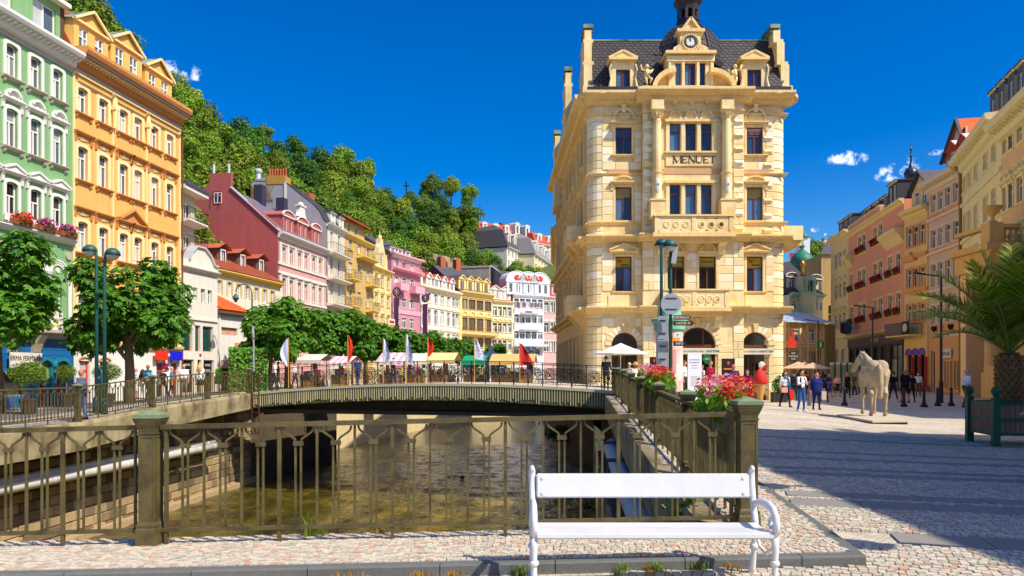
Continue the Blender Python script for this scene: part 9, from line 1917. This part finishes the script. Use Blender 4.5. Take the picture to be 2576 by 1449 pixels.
gl_=empty('globe_lamp',tuple(pt(1342,930,85)),0,'double white globe street lamp beside the tan stall','street lamp'); hq=zz(884,85)-zz(930,85); MB().tube([(0,0,-1),(0,0,hq)],.06,8).bar((-.45,0,hq-.3),(.45,0,hq-.3),.06).build('pole',T_white,gl_); [MB().ball((s,0,hq),.3,12,8).build('globe',M_glob,gl_,smooth=True)for s in(-.45,.45)]
pm_=pt(1058+20,925,60); e=empty('thin_mast',(pm_.x,pm_.y,.6),0,'thin grey green mast behind the bridge flags','pole'); MB().tube([(0,0,0),(0,0,zz(842,60)-.6)],.04,6).build('pole',M_alu,e)
r=random.Random(77)
for i,(x,Y,cc,lab)in enumerate(((700,47,(150,60,60),'person in red before the first stall'),(742,49,(226,226,226),'person in white top near the left bridge end'),(900,46,(60,70,120),'person in blue behind the scrollwork below the red flag'),(990,47,(40,40,46),'person in black shopping at the striped stall'),(1120,50,(206,120,50),'person in orange at the yellow stall'),(1180,47,(90,130,190),'person in light blue at the green stall'),(1270,52,(226,220,214),'person in white at the tan stall'),(1335,50,(70,60,90),'person in violet grey at the right stall'),(690,42.5,(236,236,240),'cyclist in white jersey at left bridge end'))):
 P(lab,x,Y,1.68,r.uniform(0,360),cc,r.choice(((60,60,70),(150,140,120),(50,70,120))),r.choice(((60,40,30),(120,80,50),(30,24,22))),z=.85 if 760<x<1400 else.62)
for i,(x,Y,cc,b2,lab)in enumerate(((1938,46,(90,120,160),(60,60,70),'person in light blue shirt by the right corner of the corner building'),(1948,50,(200,190,170),(90,80,70),'person in beige top near the corner shrub'),(2026,47,(120,40,50),(40,40,46),'person in wine red top behind the two women'),(2062,56,(220,216,210),(70,80,110),'distant person in white top under the beige parasols'),(2150,58,(60,60,66),(50,50,56),'distant person in grey behind the horse'),(2310,52,(226,222,214),(90,80,70),'distant person in white right of the dark couple'),(1700,36,(70,110,90),(60,60,64),'person in green top beside the advertising column'),(1765,37,(230,226,220),(110,100,90),'person in white behind the near flowers'))):
 P(lab,x,Y,1.68,i*67,cc,b2,((60,40,30),(130,90,50),(40,30,26))[i%3],stride=.14)
M_plg=mat('planter_green',srgb(44,96,66),.6,.15,5,spec=.3); M_pls=mat('planter_slat',srgb(150,112,92),.8,.12,6,obj=.12,streak=.15)
pc=[Vector((10.47,16.35)),Vector((10.66,17.6))]; dx_=(pc[0]-pc[1]).normalized(); pr_=Vector((-dx_.y,dx_.x)); SX=1.4
plr=empty('palm_planter',(pc[0].x,pc[0].y,zr(10.5,16.4)),math.atan2(pr_.y,pr_.x),'big wooden planter box with green frame and ball finials','planter')
LD=(pc[1]-pc[0]).length; cor=[(0,0),(SX,0),(SX,LD),(0,LD)]
for(x,y)in cor:MB().box(x-.07,x+.07,y-.07,y+.07,0,1.06).lathe([(.05,1.06),(.05,1.1),(.085,1.15),(.095,1.2),(.07,1.27),(.01,1.3)],12,(x,y,0)).build('corner_post',M_plg,plr)
for z in(.24,.55,.9):
 for(a,c)in zip(cor,cor[1:]+cor[:1]):MB().bar((a[0],a[1],z+.03),(c[0],c[1],z+.03),.05,.075).build('cross_rail',M_plg,plr)
for(a,c)in zip(cor,cor[1:]+cor[:1]):
 n=12
 for i in range(n):
  t0,t1=.06+.88*i/n,.06+.88*(i+1)/n-.008; p0,p1=Vector((lerp(a[0],c[0],t0),lerp(a[1],c[1],t0),.61)),Vector((lerp(a[0],c[0],t1),lerp(a[1],c[1],t1),.61)); MB().bar(p0,p1,.02,.66).build('slat',M_pls,plr)
bx('soil',mat('soil',srgb(60,46,34),.95,.2),plr,.05,SX-.05,.05,LD-.05,.8,.86)
pw_=Vector((11.22,17.05,zr(11,17)+.86)); PTH=1.2; pa_=empty('palm_tree',pw_,0,'date palm with arching fronds growing in the green planter','palm')
M_ptr=mat('palm_trunk',srgb(110,76,50),.9,.3,10,bump=.8,bscale=20); MB().lathe([(.24,-.05),(.27,.35),(.26,.95),(.2,1.2)],16).build('trunk',M_ptr,pa_)
stub=MB().add([(-.5,0,0),(.5,0,0),(.3,-.6,1),(-.3,-.6,1),(0,-.25,0)],[(0,1,4),(0,4,3),(4,1,2),(4,2,3),(0,3,2,1)]).mesh('leaf_stub',mat('palm_stub',srgb(150,108,66),.9,.2,8,obj=.2))
for j in range(11):
 for i in range(13):a=2*math.pi*(i+.5*(j%2))/13; z=.02+j*.1; inst('leaf_stub',stub,pa_,(.235*math.cos(a),.235*math.sin(a),z),(0,0,a+math.pi/2),(.14,.12,.12))
L_palm=leafmat('palm_leaf',srgb(60,98,22),srgb(170,178,60),.3,.3); M_rach=mat('palm_rib',srgb(140,150,60),.6,.1); rp=random.Random(21)
def frond(az,el,L_,droop):
 e=empty('frond'); e.parent=pa_; e.location=(0,0,1.15); d0=Vector((math.cos(az),math.sin(az),0)); pts=[]; n=14; p=Vector((0,0,0)); ang=el
 for i in range(n+1):pts.append(p.copy()); p=p+(d0*math.cos(ang)+Vector((0,0,1))*math.sin(ang))*L_/n; ang-=droop/n*(1+.8*i/n)
 MB().tube(pts,[lerp(.035,.006,i/n)for i in range(n+1)],5).build('rachis',M_rach,e,smooth=True); b=MB(); side=d0.cross(Vector((0,0,1)))
 for i in range(50):
  t=.12+.88*i/49; k=t*n; j=min(n-1,int(k)); c=pts[j].lerp(pts[j+1],k-j); tn=(pts[j+1]-pts[j]).normalized(); up=side.cross(tn); ll=L_*.24*math.sin(math.pi*(.12+.8*t))**.7
  for s in(-1,1):
   dv=(side*s*.8+tn*.75+up*rp.uniform(.05,.4)).normalized(); q=c+dv*ll*rp.uniform(.85,1.1)+Vector((0,0,-.12*ll)); w=tn*.021; m_=c.lerp(q,.5)+Vector((0,0,.05*ll)); b.add([c-w*.7,c+w*.7,m_+w,m_-w,q],[(0,1,2,3),(3,2,4)])
 b.build('leaflets',L_palm,e,fix=False)
for i in range(27):
 u_=i/26; az=i*2.39996; el=lerp(1.52,.8,u_**.9)+rp.uniform(-.08,.08); frond(az,el,lerp(2.5,2.6,u_)*rp.uniform(.88,1.08),lerp(.3,1.0,u_)+rp.uniform(-.1,.1))
for az,el,L_ in((math.pi*1.02,.8,2.4),(math.pi*.93,1.05,2.5),(math.pi*1.1,.6,2.2),(math.pi*1.25,.9,2.4),(math.pi*1.4,1.15,2.5)):frond(az,el,L_,.75)
def menu(label,x,y0,y1,x0,x1,Y,cc):
 e=empty('menu_board',(ux(x)*Y,Y,0),0,label,'board'); w=(x1-x0)*Y/F; z0,z1=zz(y1,Y),zz(y0,Y); bx('board',cloth(cc),e,-w/2,w/2,-.03,.03,z0,z1); MB().ball((0,-.03,lerp(z0,z1,.8)),(w*.12,.02,(z1-z0)*.09),8,6).build('flame_emblem',cloth((226,70,30)),e); bx('price_strip',cloth((230,140,50)),e,-w*.36,w*.36,-.034,-.03,lerp(z0,z1,.52),lerp(z0,z1,.58)); MB().ball((0,-.03,lerp(z0,z1,.25)),(w*.38,.02,(z1-z0)*.16),10,6).build('dish_picture',cloth((170,90,60)),e); [bx('leg',M_black,e,s*w*.4-.02,s*w*.4+.02,-.02,.02,0,z0)for s in(-1,1)]
menu('black menu board with flame emblem beside the right arch',1832,902,960,1816,1849,43,(44,38,36)); menu('black menu board with food picture left of the advertising column',1645,898,945,1635,1656,43,(40,34,32))
e=empty('beer_sign',(ux(1779)*43.9,43.9,zz(903,43.9)),0,'green diamond shaped beer sign on the middle door','sign'); MB().ey([(-.3,.0),(-.2,.24),(0,.3),(.2,.2),(.28,0),(.1,-.3),(-.1,-.28)],-.03,.0).build('panel',cloth((40,110,60)),e); text('lettering','BEER',.13,M_wf,e,(0,-.035,0),ext=.002)
e=empty('ice_cream_figure',(ux(1912)*40,40,0),0,'man-high ice cream cone figure with red swirl','figure'); k=40/F; z1=zz(992,40); MB().lathe([(.06,0),(.1,.1),(.3,1.0),(.33,1.05)],14).build('cone',cloth((206,160,90)),e); MB().lathe([(.32,1.02),(.42,1.15),(.36,1.3),(.38,1.4),(.26,1.55),(.24,1.65),(.05,1.85)],14).build('swirl',cloth((214,60,46)),e,smooth=True)
e=empty('ice_cream_sign',(ux(1918)*44.6,44.6,zz(925,44.6)),0,'ice cream cone cut-out on the right shop window','sign'); MB().ey([(-.15,0),(.15,0),(0,-.6)],-.04,0).build('cone',cloth((214,160,90)),e); MB().ball((-.05,-.03,.15),(.2,.06,.22),10,8).build('white_scoop',T_white,e); MB().ball((.1,-.04,.0),(.16,.06,.18),10,8).build('red_scoop',cloth((200,40,40)),e)
for x,Y,s,lab in((1960,42,1.0,'dark trough with leafy shrub at right corner of the corner building'),(1893,41.5,.7,'grey pot with green plant beside the right shop door'),(1820,42,.9,'green shrub before the menu board'),(1720,41,.9,'green shrub beside the middle door'),(1728,36,.6,'low green shrub behind the white totem')):
 e=empty('potted_shrub',(ux(x)*Y,Y,zr(ux(x)*Y,Y)),0,lab,'plant'); inst('foliage',cached('shrub',lambda:tuft(33,420,.38,.38,.5,.09).mesh('foliage',leafmat('shrub_leaf',srgb(50,104,20),srgb(130,176,50),.3,.15),fix=False)),e,(0,0,.95*s),scale=(s,s,s)); bx('trough',mat('anthracite_pot',srgb(56,54,54),.6,.1),e,-.4*s,.4*s,-.25*s,.25*s,0,.55*s)
hg=empty('hanging_sign',(ux(1993)*46,46,zz(878,46)),0,'hanging restaurant sign with red flame emblem on iron bracket','sign'); MB().bar((-.9,0,0),(.3,0,0),.05).bar((-.9,0,-.5),(-.2,0,0),.04).build('bracket',M_black,hg); bx('board',cloth((60,52,44)),hg,-.2,.3,-.03,.03,-.75,-.12)
for i,tx in enumerate(('Old','Carlsbad','Grill')):text('lettering',tx,.16,M_wf,hg,(.05,-.035,-.26-i*.17),ext=.002)
MB().ey([(-.25,.06),(.2,.06),(.28,.4),(.2,.55),(.05,.5),(.15,.9),(-.08,1.25),(-.02,.85),(-.22,.6),(-.3,.3)],-.04,.04).build('flame_emblem',cloth((222,60,34)),hg)
e=empty('info_sign',(ux(2064)*62,62,zz(867,62)),0,'green square information sign on thin pole','sign'); bx('panel',cloth((20,120,70)),e,-.28,.28,-.03,.03,-.3,.3); bx('letter_stem',M_wf,e,-.05,.06,-.036,-.03,-.2,.05); bx('letter_dot',M_wf,e,-.05,.06,-.036,-.03,.1,.2); MB().tube([(0,.05,-2.3),(0,.05,.4)],.03,6).build('pole',M_black,e)
for i in range(6):
 x=2092+i*15.5; Y=66-i*.6; e=empty('display_case',(ux(x)*Y,Y,-.1),0,('first','second','third','fourth','fifth','sixth')[i]+' from left of the dark framed display cases along the street','display case','display cases'); z1=zz(912,Y)+.1
 for a in(-.24,.24):bx('post',M_black,e,a-.04,a+.04,-.04,.04,0,z1)
 bx('board',cloth(((150,170,110),(190,170,130),(140,160,150))[i%3]),e,-.2,.2,-.02,.02,.5,z1-.2); bx('header',cloth((226,222,210)),e,-.2,.2,-.03,.03,z1-.2,z1)
fh_=F2
for i,(cc,dz)in enumerate((((60,60,130),0),((190,40,50),.3),((40,130,140),.6))):
 b0=on(F2,F2.L*(.06+.05*i),-.2,F2.z(2140,838)+.5); e=empty('hotel_flag',b0,R(180),('dark blue','red','turquoise')[i]+' flag on slanted pole at the terracotta hotel','flag','hotel flags'); MB().tube([(0,0,0),(1.5,.9,.9)],.03,6).build('pole',T_white,e); b=MB()
 for r_ in range(5):
  for c_ in range(5):b.v.append((.4+1.1*c_/4,.24+.66*c_/4+.1*math.sin(c_*2+r_),.24+.66*c_/4-.25*r_*(1+.1*c_)))
 for r_ in range(4):
  for c_ in range(4):a=r_*5+c_; b.f.append((a,a+1,a+6,a+5)); b.mi.append(0)
 b.build('cloth',cloth(cc),e,smooth=True,fix=False)
q=pt(2292,460,82); e=empty('onion_turret',(q.x,q.y,q.z),0,'dark onion domed turret with cross above the right row','turret'); e.scale=(.6,.6,.58); M_td=mat('turret_metal',srgb(50,58,66),.35,.15,2,spec=.5); b=MB().lathe([(1.2,-6),(1.2,-.8),(1.45,-.6),(1.0,.2),(.85,.7),(1.15,1.2),(1.25,1.8),(.95,2.4),(.45,3.0),(.2,3.8),(.14,4.6),(.3,4.9),(.12,5.2),(.1,6.0),(.26,6.25),(.08,6.5),(.05,7.6)],14); b.build('onion_roof',M_td,e,smooth=True); MB().bar((-.35,0,7.2),(.35,0,7.2),.07).build('cross_arm',M_td,e)
q=gp(1163,1203,WZ+.03); e=empty('red_cloth_scrap',q,0,'small red scrap of cloth floating on the river','cloth'); MB().ball((0,0,.06),(.16,.12,.1),7,5).build('scrap',cloth((220,50,40)),e)
finish_bodies()
